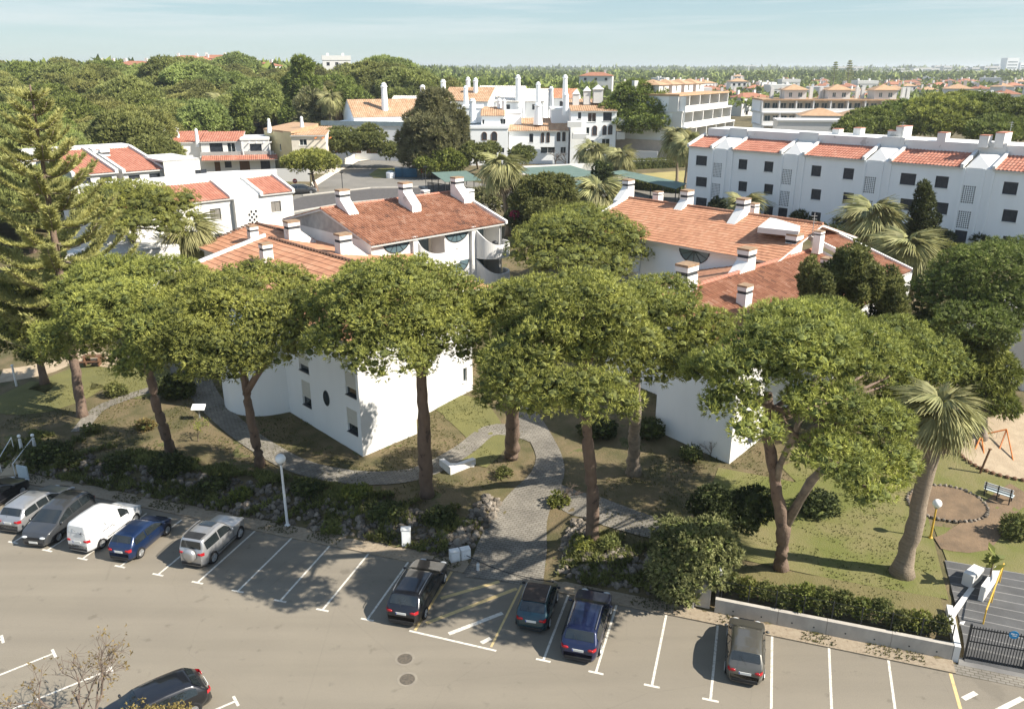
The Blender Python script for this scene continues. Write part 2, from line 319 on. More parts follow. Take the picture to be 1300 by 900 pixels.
def dup(root, loc, rz=0.0, sc=1.0, label=None, group=None):
    r = root.copy(); COL.objects.link(r); r.location = loc; r.rotation_euler.z = rz; r.scale = (sc, sc, sc) if not hasattr(sc, '__len__') else sc
    if label: r['label'] = label
    if group: r['group'] = group
    if root.name not in KIDS: KIDS[root.name] = [(c, list(c.children)) for c in root.children]
    for ch, gs in KIDS[root.name]:
        c = ch.copy(); COL.objects.link(c); c.parent = r
        for g in gs: d = g.copy(); COL.objects.link(d); d.parent = c
    return r
def npmesh(name, V, F, mats, smooth=False, uv=None):
    V = np.ascontiguousarray(V, np.float32); F = np.ascontiguousarray(F, np.int32); k = F.shape[1]
    me = bpy.data.meshes.new(name); me.vertices.add(len(V)); me.vertices.foreach_set('co', V.ravel())
    me.loops.add(F.size); me.loops.foreach_set('vertex_index', F.ravel())
    me.polygons.add(len(F)); me.polygons.foreach_set('loop_start', np.arange(0, F.size, k, dtype=np.int32))
    me.polygons.foreach_set('use_smooth', np.full(len(F), bool(smooth)))
    for m in (mats if isinstance(mats, (list, tuple)) else [mats]): me.materials.append(m)
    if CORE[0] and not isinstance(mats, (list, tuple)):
        me.materials.append(M['core_shade']); mi = np.zeros(len(F), np.int32); mi[-CORE[0]:] = 1; me.polygons.foreach_set('material_index', mi); CORE[0] = 0
    if uv is not None: u = me.uv_layers.new(name='UVMap'); u.data.foreach_set('uv', np.ascontiguousarray(uv[F.ravel()], np.float32).ravel())
    me.update(calc_edges=True); return me
def grid_faces(nx, ny):
    i = np.arange((nx - 1) * (ny - 1)); a = (i // (nx - 1)) * nx + i % (nx - 1)
    return np.stack([a, a + 1, a + nx + 1, a + nx], 1)
def unit(v): return v / np.maximum(np.linalg.norm(v, axis=-1, keepdims=True), 1e-9)
def sphere_pts(n, rng): return unit(rng.normal(size=(n, 3)))
def tufts(P, A, L, k, w, spread, rng, quad=False):
    """k pointed leaves at every point P, splayed about the axis A"""
    n = len(P); P = np.repeat(P, k, 0); A = np.repeat(A, k, 0); m = n * k
    d = unit(A + spread * rng.normal(size=(m, 3))); s = unit(np.cross(d, A + .45 * rng.normal(size=(m, 3))))
    ln = (L * rng.uniform(.65, 1.25, (m, 1))); ww = w * rng.uniform(.7, 1.2, (m, 1))
    if quad:
        V = np.stack([P, P + d * ln * .5 + s * ww / 2, P + d * ln, P + d * ln * .5 - s * ww / 2], 1).reshape(-1, 3); F = np.arange(m * 4).reshape(-1, 4)
    else:
        V = np.stack([P - s * ww / 2, P + s * ww / 2, P + d * ln], 1).reshape(-1, 3); F = np.arange(m * 3).reshape(-1, 3)
    return V, F
def zpoly(poly, dz=.02, step=1.2):
    """a sheet draped over the terrain: polygon sampled on a fine grid"""
    xs = [p[0] for p in poly]; ys = [p[1] for p in poly]
    bm_ = MB()
    return bm_

# ------------------------------------------------------------------ the ground, lot, paths and roads
def spaced(segs):
    out = []
    for a, b, d in segs: out += list(np.arange(a, b, d))
    return np.array(out + [segs[-1][1]], float)
gx = spaced([(-7000, -1500, 700), (-1500, -300, 100), (-300, -70, 10), (-70, 70, 1.0), (70, 300, 10), (300, 1500, 100), (1500, 7000, 700)])
gy = spaced([(-300, -60, 60), (-60, 20, 8), (20, 110, .8), (110, 300, 6), (300, 1200, 30), (1200, 12000, 600)])
XX, YY = np.meshgrid(gx, gy); ZZ = terr(XX, YY)
Sg = (XX - FA[0]) * RN[0] + (YY - FA[1]) * RN[1]
bmp = .014 * np.sin(XX * 1.7 + 1.3 * np.sin(YY * .9)) * np.sin(YY * 1.9 + XX * .4); ZZ = ZZ + np.where((Sg > 3) & (Sg < 60), bmp, 0) - np.where(Sg <= 3, .02, 0)
gm = npmesh('ground', np.stack([XX.ravel(), YY.ravel(), ZZ.ravel()], 1), grid_faces(len(gx), len(gy)),
            mat('garden_ground', (.085, .078, .034), (.165, .125, .07), .97, .45, .9, 9, c3=(.10, .10, .038), detail=12, pos=(.38, .62)), True)
tag(link('ground', gm), kind='structure')

def corners(*p): return [tuple(q) for q in p]
a, b, c, d = at_st(.02, -90), at_st(.02, 120), at_st(-75, 120), at_st(-75, -90)
lot = MB().quad((*d, .004), (*c, .004), (*b, .004), (*a, .004)).build('parking_lot', M['asphalt']); tag(lot, kind='structure')
kerb = MB()
for t0, t1 in ((-60, 13.0), (17.6, 36.5)):
    n_ = int((t1 - t0) / 1.0)
    for i in range(n_):
        ta, tb = t0 + (t1 - t0) * i / n_, t0 + (t1 - t0) * (i + 1) / n_ - .012
        kerb.prism([at_st(.03, ta), at_st(.15, ta), at_st(.15, tb), at_st(.03, tb)][::-1], 0, .065)
kb = kerb.build('kerb', M['gravel']); kb['kind'] = 'structure'
vb = MB(); tag(vb.quad((*at_st(.15, -60), .03), (*at_st(.15, 13), .03), (*at_st(1.15, 13), .045), (*at_st(1.15, -60), .045))
    .quad((*at_st(.15, 17.6), .03), (*at_st(.15, 36.5), .03), (*at_st(1.0, 36.5), .045), (*at_st(1.0, 17.6), .045)).build('gravel_verge', M['gravel']), kind='structure')

tag(MB().quad((*at_st(.02, 13.0), .022), (*at_st(.02, 17.6), .022), (*at_st(1.3, 17.6), .03), (*at_st(1.3, 13.0), .03)).build('paved_apron', M['pavers']), kind='structure')
# painted stall lines: (outer end, kerb end) sighted in the photograph, a T bar at the outer end
PL = [((104.5, 709.2), None), ((152.3, 719.1), None), ((200.5, 729.4), None), ((250.6, 739.4), (323.7, 673.9)), ((301.8, 750.4), (370.5, 682.8)), ((355.6, 762.7), (418.8, 692.5)),
      ((409.3, 774.2), (467.9, 702.6)), ((466.2, 786.4), (523.2, 706.5)), ((689.7, 838), (721.8, 754.2)), ((756.5, 853.6), (782.7, 767.8)), ((827.5, 870.5), (845.8, 780.5)), ((902, 888.4), (911.3, 791.5)),
      ((979, 908), (980.2, 806.7)), ((1057, 929), (1052.4, 821.1)), ((1143, 950), (1127.9, 838))]
SD = Vector((cos(1.2725), sin(1.2725)))           # stall direction
def stroke(mb, p, q, w, z):
    p, q = Vector(p[:2]), Vector(q[:2]); n = (q - p).normalized(); n = Vector((-n.y, n.x)) * w / 2
    mb.quad((*(p - n), z), (*(q - n), z), (*(q + n), z), (*(p + n), z)); return mb
for i, (b_, t_) in enumerate(PL):
    p = Vector(G(*b_)); q = Vector(G(*t_)) if t_ else p + SD * 5.0
    mb = MB(); n = (q - p).normalized(); stroke(mb, p + n * .06, q, .11, .009); stroke(mb, p - Vector((n.y, -n.x)) * .34, p + Vector((n.y, -n.x)) * .34, .12, .009)
    mb.build('stall_line', M['paint'], lot)
for k in range(3):                                  # the same row goes on under the cars at the far left
    p = Vector(G(104.5, 709.2)) + Vector(RD) * (-2.5 * (k + 1)); q = p + SD * 5.0; mb = MB(); stroke(mb, p + SD * .06, q, .11, .009); stroke(mb, p - Vector((SD.y, -SD.x)) * .34, p + Vector((SD.y, -SD.x)) * .34, .12, .009); mb.build('stall_line', M['paint'], lot)
for b_, t_ in (((68.5, 829), (0, 856.4)), ((141, 849.3), (23, 897)), ((299.5, 889.5), (275, 900)), ((3, 811), (-40, 826)), ((218, 869), (160, 893))):
    p = Vector(G(*b_)); q = Vector(G(*t_)); n = (q - p).normalized(); q = p + n * 5
    mb = MB(); stroke(mb, p + n * .06, q, .11, .009); stroke(mb, p - Vector((n.y, -n.x)) * .34, p + Vector((n.y, -n.x)) * .34, .12, .009); mb.build('stall_line', M['paint'], lot)
for a_, b_, w, m in (((527, 799.8), (573.6, 725.4), .13, 'paint_y'), ((623.5, 821), (662.4, 742.3), .11, 'paint_y'), ((519.5, 800.5), (630, 826), .12, 'paint'), ((1206.6, 854.6), (1220, 902), .14, 'paint_y')):
    stroke(MB(), G(*a_), G(*b_), w, .0085 if w != .12 else .012).build('zone_line', M[m], lot)
for a_, b_, m in (((559.5, 759.5), (634, 738), 'paint_y'), ((541, 791), (656, 747), 'paint_y'), ((569.7, 804.5), (638, 778), 'paint'), ((611, 816), (623, 810), 'paint'), ((1223, 887), (1239, 879), 'paint'), ((1266, 902), (1298, 886), 'paint')):
    stroke(MB(), G(*a_), G(*b_), .23, .0095 if m == 'paint' else .0105).build('hatch_bar', M[m], lot)
for px, py in ((514, 836), (517, 862)):
    x, y = G(px, py); t = thing('manhole_cover', 'round iron manhole cover in the asphalt, %s of the two' % ('upper' if py < 850 else 'lower'), 'manhole cover', (x, y, 0), group='manhole covers in the lot')
    MB().lathe((x, y, 0), [(.46, .0062), (.46, .011), (.34, .011), (.34, .0062)], 28).build('collar', mat('collar_asphalt', (.26, .23, .18), (.21, .185, .15), .95, 3, .3), t)
    mb = MB().lathe((x, y, 0), [(.33, .0064), (.33, .016), (.28, .016), (.28, .012)], 28)
    for k in range(-3, 4): mb.box((x + k * .075, y, .015), (.03, .5 * math.sqrt(max(.05, 1 - (k / 4.2) ** 2)), .008))
    mb.build('lid', mat('rusty_iron', (.15, .125, .095), (.09, .08, .065), .8, 9, .4), t)

# draped strips and discs
def strip(name, pts, wid, m, dz=.03, nc=5, sub=.6, parent=None):
    P = [np.array(p[:2], float) for p in pts]; Wd = wid if hasattr(wid, '__len__') else [wid] * len(P); Q = []; Ws = []
    n = len(P)
    for i in range(n - 1):                         # Catmull-Rom
        p0, p1, p2, p3 = P[max(i - 1, 0)], P[i], P[i + 1], P[min(i + 2, n - 1)]; k = max(2, int(np.linalg.norm(p2 - p1) / sub))
        for j in range(k):
            t = j / k; Q.append(.5 * ((2 * p1) + (-p0 + p2) * t + (2 * p0 - 5 * p1 + 4 * p2 - p3) * t * t + (-p0 + 3 * p1 - 3 * p2 + p3) * t ** 3)); Ws.append(Wd[i] * (1 - t) + Wd[i + 1] * t)
    Q.append(P[-1]); Ws.append(Wd[-1]); Q = np.array(Q); tg = np.gradient(Q, axis=0); tg /= np.linalg.norm(tg, axis=1, keepdims=True); nr = np.stack([-tg[:, 1], tg[:, 0]], 1)
    V = []
    for k in range(nc):
        o = (k / (nc - 1) - .5); c = Q + nr * (np.array(Ws)[:, None] * o); V.append(np.column_stack([c, terr(c[:, 0], c[:, 1]) + dz + .01 + .012 * np.clip(((c[:, 0] - FA[0]) * RN[0] + (c[:, 1] - FA[1]) * RN[1] - 2) / 1.5, 0, 1)]))
    V = np.array(V); F = grid_faces(len(Q), nc)[:, ::-1]
    return tag(link(name, npmesh(name, V.reshape(-1, 3), F, m, True), parent), kind='structure')
def tp(*px): return [T(*p) for p in px]
strip('paved_path', [at_st(.06, 15.25), G(650, 698, .15)] + tp((660, 660), (676, 630), (694, 605), (697, 580), (684, 552), (668, 528), (655, 505), (640, 470), (636, 430)), [4.2, 3.9, 3.2, 2.7, 2.2, 1.7, 1.6, 1.8, 1.8, 1.8, 1.8], M['pavers'], nc=7)
strip('side_path', tp((700, 622), (735, 640), (780, 655), (835, 672)), [1.6, 2.2, 2.4, 2.0], M['pavers'], .022)
strip('garden_path', tp((690, 560), (655, 548), (620, 548), (588, 572), (540, 598), (490, 607), (430, 604), (375, 590), (325, 562), (290, 535), (262, 505), (250, 480)), [1.3, 1.3, 1.4, 1.5, 1.6, 1.6, 1.6, 1.6, 1.6, 1.7, 2.0, 2.0], M['pavers'], .026)
strip('garden_path', tp((100, 548), (125, 520), (160, 505), (200, 492), (225, 480), (215, 455), (160, 452)), 1.1, M['pavers'], .018)
strip('lawn', [at_st(3.2, 26), at_st(3.4, 31), at_st(3.6, 36.4)], 2.2, mat('dry_lawn', (.17, .14, .065), (.13, .12, .045), .97, .5, .8, 14, detail=9), .012)
strip('lawn', [at_st(9.5, 24.5), at_st(9, 31), at_st(9, 36.7)], 9.0, mat('green_lawn', (.125, .135, .035), (.19, .165, .075), .97, .28, .8, 14, detail=9, pos=(.42, .66)), .014, 9)
strip('lawn', [at_st(13, 30), at_st(16, 35), at_st(15, 41), at_st(10.5, 44)], [5, 6, 6, 4], mat('green_lawn', (0, 0, 0)), .017, 9)
strip('lawn', tp((5, 500), (60, 505), (110, 480), (170, 478), (200, 500)), [5, 6, 6, 5, 3], mat('yellow_green_lawn', (.165, .155, .055), (.115, .115, .042), .97, .35, .8, 14, detail=9), .010, 9)
strip('lawn', tp((560, 512), (590, 520), (620, 560), (600, 590)), [2, 3.5, 2.6, 2], mat('yellow_green_lawn', (0, 0, 0)), .010)
strip('lawn', [at_st(9.2, 37.0), at_st(9.6, 42), at_st(9.8, 47)], 3.6, mat('green_lawn', (0, 0, 0)), .02, 7)
strip('dirt_track', tp((1190, 690), (1230, 685), (1275, 640), (1300, 625)), [1.0, 2.2, 1.6, 1.8], M['soil'], .028)
strip('dirt_track', tp((0, 478), (50, 470), (100, 452), (150, 462)), [3.2, 3.0, 2.6, 1.6], M['sand'], .016)
sx_, sy_, _ = T(1290, 570)
def disc(name, cx, cy, rx, ry, m, dz, rz=0, n=40, parent=None):
    V = [(cx, cy)]; F = []
    for j in range(1, 6):
        for k in range(n):
            a = 2 * pi * k / n; V.append((cx + (rx * cos(a) * cos(rz) - ry * sin(a) * sin(rz)) * j / 5, cy + (rx * cos(a) * sin(rz) + ry * sin(a) * cos(rz)) * j / 5))
    for k in range(n): F.append((0, 1 + k, 1 + (k + 1) % n))
    for j in range(4): F += [(1 + j * n + k, 1 + (j + 1) * n + k, 1 + (j + 1) * n + (k + 1) % n, 1 + j * n + (k + 1) % n) for k in range(n)]
    mb = MB(); V = np.array(V); Z = terr(V[:, 0], V[:, 1]) + dz; mb.add([(V[i, 0], V[i, 1], Z[i]) for i in range(len(V))], F); return mb.build(name, m, parent, True)
tag(disc('sand_pit', sx_ + 1.5, sy_ + .2, 5.2, 3.6, M['sand'], .09, .2), kind='structure')
# driveway behind the gate; its pale strips paint sunlight gaps in the handrail shadow
dv = MB()
n_ = 11
for i in range(n_):
    s0, s1 = 1.0 + i * .62, 1.0 + i * .62 + .56
    dv.quad(*[(*at_st(s, t), tz(*at_st(s, t)) + .06) for s, t in ((s0, 37.0), (s0, 46), (s1, 46), (s1, 37.0))])
tag(dv.build('driveway', mat('dark_driveway', (.10, .10, .10), (.075, .075, .075), .9, 1, .3)), kind='structure')
dg = MB()
for i in range(n_): 
    s0 = 1.0 + i * .62 + .56; dg.quad(*[(*at_st(s, t), tz(*at_st(s, t)) + .058) for s, t in ((s0, 37.0), (s0, 46), (s0 + .06, 46), (s0 + .06, 37.0))])
tag(dg.build('driveway_sun_stripes', mat('sun_stripe_grey', (.22, .215, .205), (.18, .175, .17), .9, 2)), kind='structure')
tag(MB().quad((*at_st(.03, 36.5), .012), (*at_st(.03, 50), .012), (*at_st(.72, 50), .012), (*at_st(.72, 36.5), .012)).build('gutter_grate_strip', M['pavers']), kind='structure')
tag(MB().quad((*at_st(.72, 36.7), .010), (*at_st(.72, 50), .010), (*at_st(1.9, 50), .07), (*at_st(1.9, 36.95), .07)).build('gate_apron', mat('apron_grey', (.19, .185, .175), (.15, .145, .14), .9, 1, .2)), kind='structure')
# upper roads
def flat(name, pxs, z, m, parent=None): return tag(MB().quad(*[(*G(*p, z), z) for p in pxs][::-1]).build(name, m, parent), kind='structure')
RZ = 7.53
flat('road', [(330, 300), (352, 262), (390, 238), (425, 221), (455, 205), (500, 199), (545, 200), (600, 196), (600, 206), (545, 211), (520, 219), (538, 225), (600, 231), (660, 243), (690, 262), (560, 270), (430, 305)], RZ, M['asphalt_far'])
isl = flat('traffic_island', [(348, 262), (384, 250), (470, 240), (535, 238.5), (544, 242), (528, 248.5), (440, 256), (372, 268)], RZ + .05, mat('dark_paving', (.11, .10, .095), (.08, .075, .07), .9, 2, .3))
ik = MB()
kp = [G(*p, RZ) for p in [(384, 248.5), (470, 239), (536, 237.5), (547, 242), (529, 250), (440, 258), (372, 270)]]
for i in range(len(kp) - 1):
    a_, b_ = Vector(kp[i]), Vector(kp[i + 1]); n = (b_ - a_).normalized(); n = Vector((-n.y, n.x)) * .2
    ik.prism([tuple(a_ - n), tuple(b_ - n), tuple(b_ + n), tuple(a_ + n)], RZ, RZ + .13 + .002 * i)
tag(ik.build('island_kerb', M['concrete']), kind='structure')
flat('pavement', [(395, 232), (425, 214), (455, 198), (520, 191), (560, 192), (560, 197), (500, 199), (455, 205), (425, 221), (399, 238)], RZ + .12, M['ochre'])
flat('grass_verge', [(468, 222), (480, 214), (520, 213), (520, 222), (500, 226), (475, 226)], RZ + .06, mat('green_lawn', (0, 0, 0)))
flat('grass_verge', [(800, 234), (812, 221), (880, 216), (885, 232), (850, 238)], RZ + .02, mat('pale_lawn', (.36, .29, .12), (.27, .24, .085), .97, .3, .5, 8))
flat('grass_verge', [(660, 213), (760, 212), (800, 220), (700, 224)], RZ + .02, mat('green_lawn', (0, 0, 0)))
flat('grass_verge', [(520, 190), (560, 182), (590, 186), (590, 193), (545, 193)], RZ + .02, mat('pale_lawn', (0, 0, 0)))
flat('car_park', [(640, 236), (690, 216), (780, 222), (880, 243), (860, 262), (700, 262)], RZ - .01, M['asphalt_far'])
flat('garden_strip', [(660, 352), (680, 348), (740, 350), (740, 372), (660, 372)], 5.75, M['asphalt_far'])

# ------------------------------------------------------------------ building kit
def v3(p, z): return (p[0], p[1], z)
class Wall:
    """a wall plane from A to B (outside on the right hand), measured by s along it and z"""
    def __init__(s, A, B): s.A = Vector(A); s.d = (Vector(B) - s.A); s.L = s.d.length; s.d /= s.L; s.n = Vector((s.d.y, -s.d.x))
    def p(s, a, z, out=0.0): q = s.A + s.d * a + s.n * out; return (q.x, q.y, z)
    def box(s, mb, a0, a1, z0, z1, o0, o1):
        P = [s.p(a, z, o) for z in (z0, z1) for a, o in ((a0, o1), (a1, o1), (a1, o0), (a0, o0))]
        mb.add(P, [(3, 2, 1, 0), (4, 5, 6, 7), (0, 1, 5, 4), (1, 2, 6, 5), (2, 3, 7, 6), (3, 0, 4, 7)])
def facade(par, A, B, z0, z1, wins=(), m=None, name='wall', dep=.16, top=None):
    """wall panel with real openings and their reveals; wins = (s0, z0, s1, z1, style)"""
    W = Wall(A, B); m = m or M['plaster']; mb = MB()
    xs = sorted({0.0, W.L, *[max(0, min(W.L, x)) for w in wins for x in (w[0], w[2])]}); zs = sorted({z0, z1, *[max(z0, min(z1, z)) for w in wins for z in (w[1], w[3])]})
    for i in range(len(xs) - 1):
        for j in range(len(zs) - 1):
            cx, cz = (xs[i] + xs[i + 1]) / 2, (zs[j] + zs[j + 1]) / 2
            if any(w[0] < cx < w[2] and w[1] < cz < w[3] for w in wins): continue
            mb.quad(W.p(xs[i], zs[j]), W.p(xs[i + 1], zs[j]), W.p(xs[i + 1], zs[j + 1]), W.p(xs[i], zs[j + 1]))
    for a0, b0, a1, b1, *_ in wins:
        a0, a1 = max(0, a0), min(W.L, a1)
        for q in ((a0, b0, a1, b0), (a1, b0, a1, b1), (a1, b1, a0, b1), (a0, b1, a0, b0)):
            mb.quad(W.p(q[0], q[1]), W.p(q[2], q[3]), W.p(q[2], q[3], -dep), W.p(q[0], q[1], -dep))
    if top: mb.quad(W.p(0, z1), W.p(W.L, z1), W.p(*top))
    wall = mb.build(name, m, par)
    for w in wins: window(par, W, *w, dep=dep)
    return W
def window(par, W, a0, z0, a1, z1, style='dark', dep=.16):
    if style in ('dark', 'glass', 'roller', 'shutter'): sb = MB(); W.box(sb, a0 - .08, a1 + .08, z0 - .07, z0 - .004, -.02, .07); sb.build('sill', M['plaster_old'], par)
    fr = MB(); f = .05; d = -dep
    if style in ('dark', 'glass', 'teal', 'shutter', 'brown', 'door'):
        for q in ((a0, a1, z0, z0 + f), (a0, a1, z1 - f, z1), (a0, a0 + f, z0 + f, z1 - f), (a1 - f, a1, z0 + f, z1 - f)): W.box(fr, *q, d + .012, d + .06)
        if style in ('glass', 'teal', 'shutter', 'brown') and a1 - a0 > .7: W.box(fr, (a0 + a1) / 2 - .03, (a0 + a1) / 2 + .03, z0 + f, z1 - f, d + .012, d + .055)
        o = fr.build('door_frame' if style == 'door' else 'window', {'dark': M['dark_window'], 'shutter': M['grey_shutter'], 'brown': M['brown_wood']}.get(style, M['white_metal'] if style != 'door' else M['dark_metal']), par)
        pm = {'dark': M['dark_window'], 'glass': M['pane'], 'teal': M['teal_pane'], 'shutter': M['grey_shutter'], 'brown': M['brown_wood'], 'door': M['dark_window']}[style]
        pb = MB(); W.box(pb, a0 - .02, a1 + .02, z0 - .02, z1 + .02, d - .03, d + .004)
        if style in ('dark', 'shutter'):
            n = max(4, int((z1 - z0) / .11))
            for k in range(n): zz = z0 + f + (z1 - z0 - 2 * f) * (k + .5) / n; W.box(pb, a0 + f, a1 - f, zz - .02, zz + .02, d + .004, d + .03)
        pb.build('shutter' if style in ('dark', 'shutter', 'brown') else ('door_leaf' if style == 'door' else 'pane'), pm, o)
    elif style == 'roller':
        zm = z0 + (z1 - z0) * .36
        W.box(fr, a0, a1, z0, z0 + .04, d, .07); o = fr.build('window', M['dark_window'], par)
        pb = MB(); W.box(pb, a0 - .02, a1 + .02, z0 - .02, zm, d - .03, d + .004); pb.build('pane', M['pane'], o)
        rb = MB()
        n = int((z1 - zm) / .07)
        for k in range(n): W.box(rb, a0, a1, zm + (z1 - zm) * k / n, zm + (z1 - zm) * (k + .86) / n, d - .02, -.03)
        rb.build('roller_shutter', M['roller'], o)
    elif style == 'lattice':
        n = max(3, round((a1 - a0) / .21)); k = max(4, round((z1 - z0) / .21))
        for i in range(1, n): x = a0 + (a1 - a0) * i / n; W.box(fr, x - .035, x + .035, z0, z1, -.10, -.004)
        for j in range(1, k): z = z0 + (z1 - z0) * j / k; W.box(fr, a0, a1, z - .035, z + .035, -.098, -.007)
        o = fr.build('lattice', M['plaster_lifted'], par); pb = MB(); W.box(pb, a0 - .02, a1 + .02, z0 - .02, z1 + .02, d - .03, d + .004); pb.build('opening', M['slot'], o)
    elif style == 'check':
        n = max(3, round((a1 - a0) / .3)); k = max(4, round((z1 - z0) / .3))
        for i in range(n):
            for j in range(k):
                if (i + j) % 2: W.box(fr, a0 + (a1 - a0) * i / n - .012, a0 + (a1 - a0) * (i + 1) / n + .012, z0 + (z1 - z0) * j / k - .012, z0 + (z1 - z0) * (j + 1) / k + .012, -.1 + .001 * i, -.004 - .0005 * j)
        o = fr.build('lattice', M['plaster'], par); pb = MB(); W.box(pb, a0 - .02, a1 + .02, z0 - .02, z1 + .02, d - .03, d + .004); pb.build('opening', M['slot'], o)
    elif style == 'open':
        pass
def tiles(par, e0, e1, r1, r0, m, lam=.24, row=.42, amp=.045, name='roof', slab=.16, fascia=None):
    """a slope of pantiles: eave from e0 to e1, upper edge from r0 to r1; every course drops onto the one below"""
    e0, e1, r0, r1 = [np.array(p, float) for p in (e0, e1, r0, r1)]
    L = max(np.linalg.norm(e1 - e0), np.linalg.norm(r1 - r0)); H = np.linalg.norm((r0 + r1) / 2 - (e0 + e1) / 2)
    nt_ = max(2, int(L / lam)); nr = max(2, int(H / row)); nrm = np.cross(e1 - e0, r0 - e0); nrm /= np.linalg.norm(nrm)
    if nrm[2] < 0: nrm = -nrm
    pr = np.array([.1, 1.0, 1.0, .1]); ks = np.array([.10, .34, .56, .80])
    s = np.concatenate([[0], (np.arange(nt_)[:, None] + ks).ravel(), [nt_]]) / nt_; h = np.concatenate([[0], np.tile(pr, nt_), [0]]) * amp
    t = np.concatenate([[j, j + .985] for j in range(nr)]) / nr; lift = np.tile([.035, .0], nr)
    Sg, Tg = np.meshgrid(s, t); B = e0 + (e1 - e0) * Sg[..., None]; Tt = r0 + (r1 - r0) * Sg[..., None]
    wob = .012 * np.sin(Sg * nt_ * .7 + Tg * nr * 1.9)
    P = B + (Tt - B) * Tg[..., None] + nrm * (h[None, :] + lift[:, None] + wob)[..., None]
    uv = np.stack([Sg * nt_ + .001, Tg * nr + .001], -1)
    o = link(name, npmesh(name, P.reshape(-1, 3), grid_faces(len(s), len(t)), m, False, uv.reshape(-1, 2)), par)
    mb = MB(); q = [e0, e1, r1, r0]; lo = [tuple(p - nrm * slab) for p in q]; up = [tuple(p - nrm * .004) for p in q]
    mb.add(lo + up, [(3, 2, 1, 0), (0, 1, 5, 4), (1, 2, 6, 5), (2, 3, 7, 6), (3, 0, 4, 7)]); mb.build('eave', fascia or M['plaster'], o)
    return o
def ridge(par, a, b, m, r=.14):
    a, b = Vector(a), Vector(b); n = max(2, int((b - a).length / .45)); mb = MB()
    for i in range(n): p, q = a.lerp(b, i / n), a.lerp(b, (i + 1.06) / n); mb.tube([p, q], [r * 1.08, r * .92], 8)
    return mb.build('ridge_tiles', m, par)
def verge(par, a, b, m, w=.22, h=.2, name='verge'):
    a, b = Vector(a), Vector(b); d = (b - a); n = Vector((-d.y, d.x, 0)).normalized() * w / 2; up = Vector((0, 0, h))
    P = [a - n, b - n, b + n, a + n]; P = [p - up * .6 for p in P] + [p + up for p in P]
    return MB().add(P, [(3, 2, 1, 0), (4, 5, 6, 7), (0, 1, 5, 4), (1, 2, 6, 5), (2, 3, 7, 6), (3, 0, 4, 7)]).build(name, m, par)
def chimney(par, x, y, z, wx=1.1, wy=.8, h=1.9, rz=TH, flare=None, fl=1.6, m=None, cap=True, k=.88):
    """white stack with a dark smoke slot and a weathered capping; flare = side of the sloping foot (grid direction)"""
    wx, wy, h, fl = wx * k, wy * k, h * k, fl * k
    m = m or M['plaster_old']; mb = MB(); hb = h * .58; mb.box((x, y, z + hb / 2 - .5), (wx, wy, hb + 1.0), rz)
    if flare:
        fx, fy = flare; w2 = (wy if abs(fx * cos(rz) + fy * sin(rz)) > .7 else wx) / 2 * .98; d0 = (wx if abs(fx * cos(rz) + fy * sin(rz)) > .7 else wy) / 2
        nx, ny = -fy, fx; P = []
        for sg in (-1, 1):
            bx, by = x + nx * w2 * sg, y + ny * w2 * sg
            P += [(bx + fx * d0, by + fy * d0, z + hb * .8), (bx + fx * d0, by + fy * d0, z - 1), (bx + fx * (d0 + fl), by + fy * (d0 + fl), z - 1), (bx + fx * (d0 + fl), by + fy * (d0 + fl), z - .35)]
        mb.add(P, [(0, 1, 2, 3), (7, 6, 5, 4), (0, 3, 7, 4), (3, 2, 6, 7), (2, 1, 5, 6)])
    o = mb.build('chimney', m, par)
    MB().box((x, y, z + hb + h * .07), (wx * .93, wy * .93, h * .14), rz).build('smoke_slot', M['slot'], o)
    mb = MB(); mb.box((x, y, z + h * .80), (wx * 1.02, wy * 1.02, h * .18), rz); mb.build('chimney_head', m, o)
    if cap: MB().box((x, y, z + h * .93), (wx * 1.05, wy * 1.05, h * .08), rz).build('chimney_cap', M['brownstone'], o)
    return o
def gable(par, A, B, z0, zm, m, frac=.5, name='gable'):
    W = Wall(A, B); mb = MB(); mb.quad(W.p(0, z0), W.p(W.L, z0), W.p(W.L * frac, zm)); return mb.build(name, m, par)
def on_roof(px, py, a, b, c):
    """foot of something standing on a roof plane"""
    a, b, c = Vector(a), Vector(b), Vector(c); n = (b - a).cross(c - a); d = Vector(ray(px, py)); o = Vector((0, 0, CAMH)); return o + d * (n.dot(a - o) / n.dot(d))
def U3(u, w, z): return (*xy(u, w), z)
FU, FV = (UX, UY), (WX, WY)
def neg(f): return (-f[0], -f[1])

FLAT_LINK = mat('link_tiles', (.50, .25, .16), (.42, .2, .12), .9, 1.2, .3, 14)
# ---------------- building A, front left, its gable towards the centre path
A_ = thing('apartment_house', 'white two-storey house with salmon tiled gable roof and oval window behind the left pines', 'house', v3(xy(26.6, 42), 1.0))
def wins_u(u, w0, lst, sgn=1):                       # openings sighted on plane u: (px0, py0, px1, py1, style) -> along -w from w0
    out = []
    for x0, y0, x1, y1, stl in lst:
        wa, za = on_u(x0, y0, u); wb, zb = on_u(x1, y1, u); a, b = sorted((sgn * (w0 - wa), sgn * (w0 - wb))); z0, z1 = sorted((za, zb)); out.append((a, z0, b, z1, stl))
    return out
def wins_w(w, u0, lst, sgn=1):
    out = []
    for x0, y0, x1, y1, stl in lst:
        ua, za = on_w(x0, y0, w); ub, zb = on_w(x1, y1, w); a, b = sorted((sgn * (ua - u0), sgn * (ub - u0))); z0, z1 = sorted((za, zb)); out.append((a, z0, b, z1, stl))
    return out
uA, wA = uw(*G(461, 580, 1.05))
facade(A_, xy(uA, 53), xy(uA, wA), .3, 9.05, wins_u(uA, 53, [(439.5, 516, 455, 554, 'roller'), (437, 470, 453, 507, 'roller'), (382, 481, 396, 519, 'roller'), (378, 446, 392.5, 475, 'roller')]), M['plaster_lifted'])
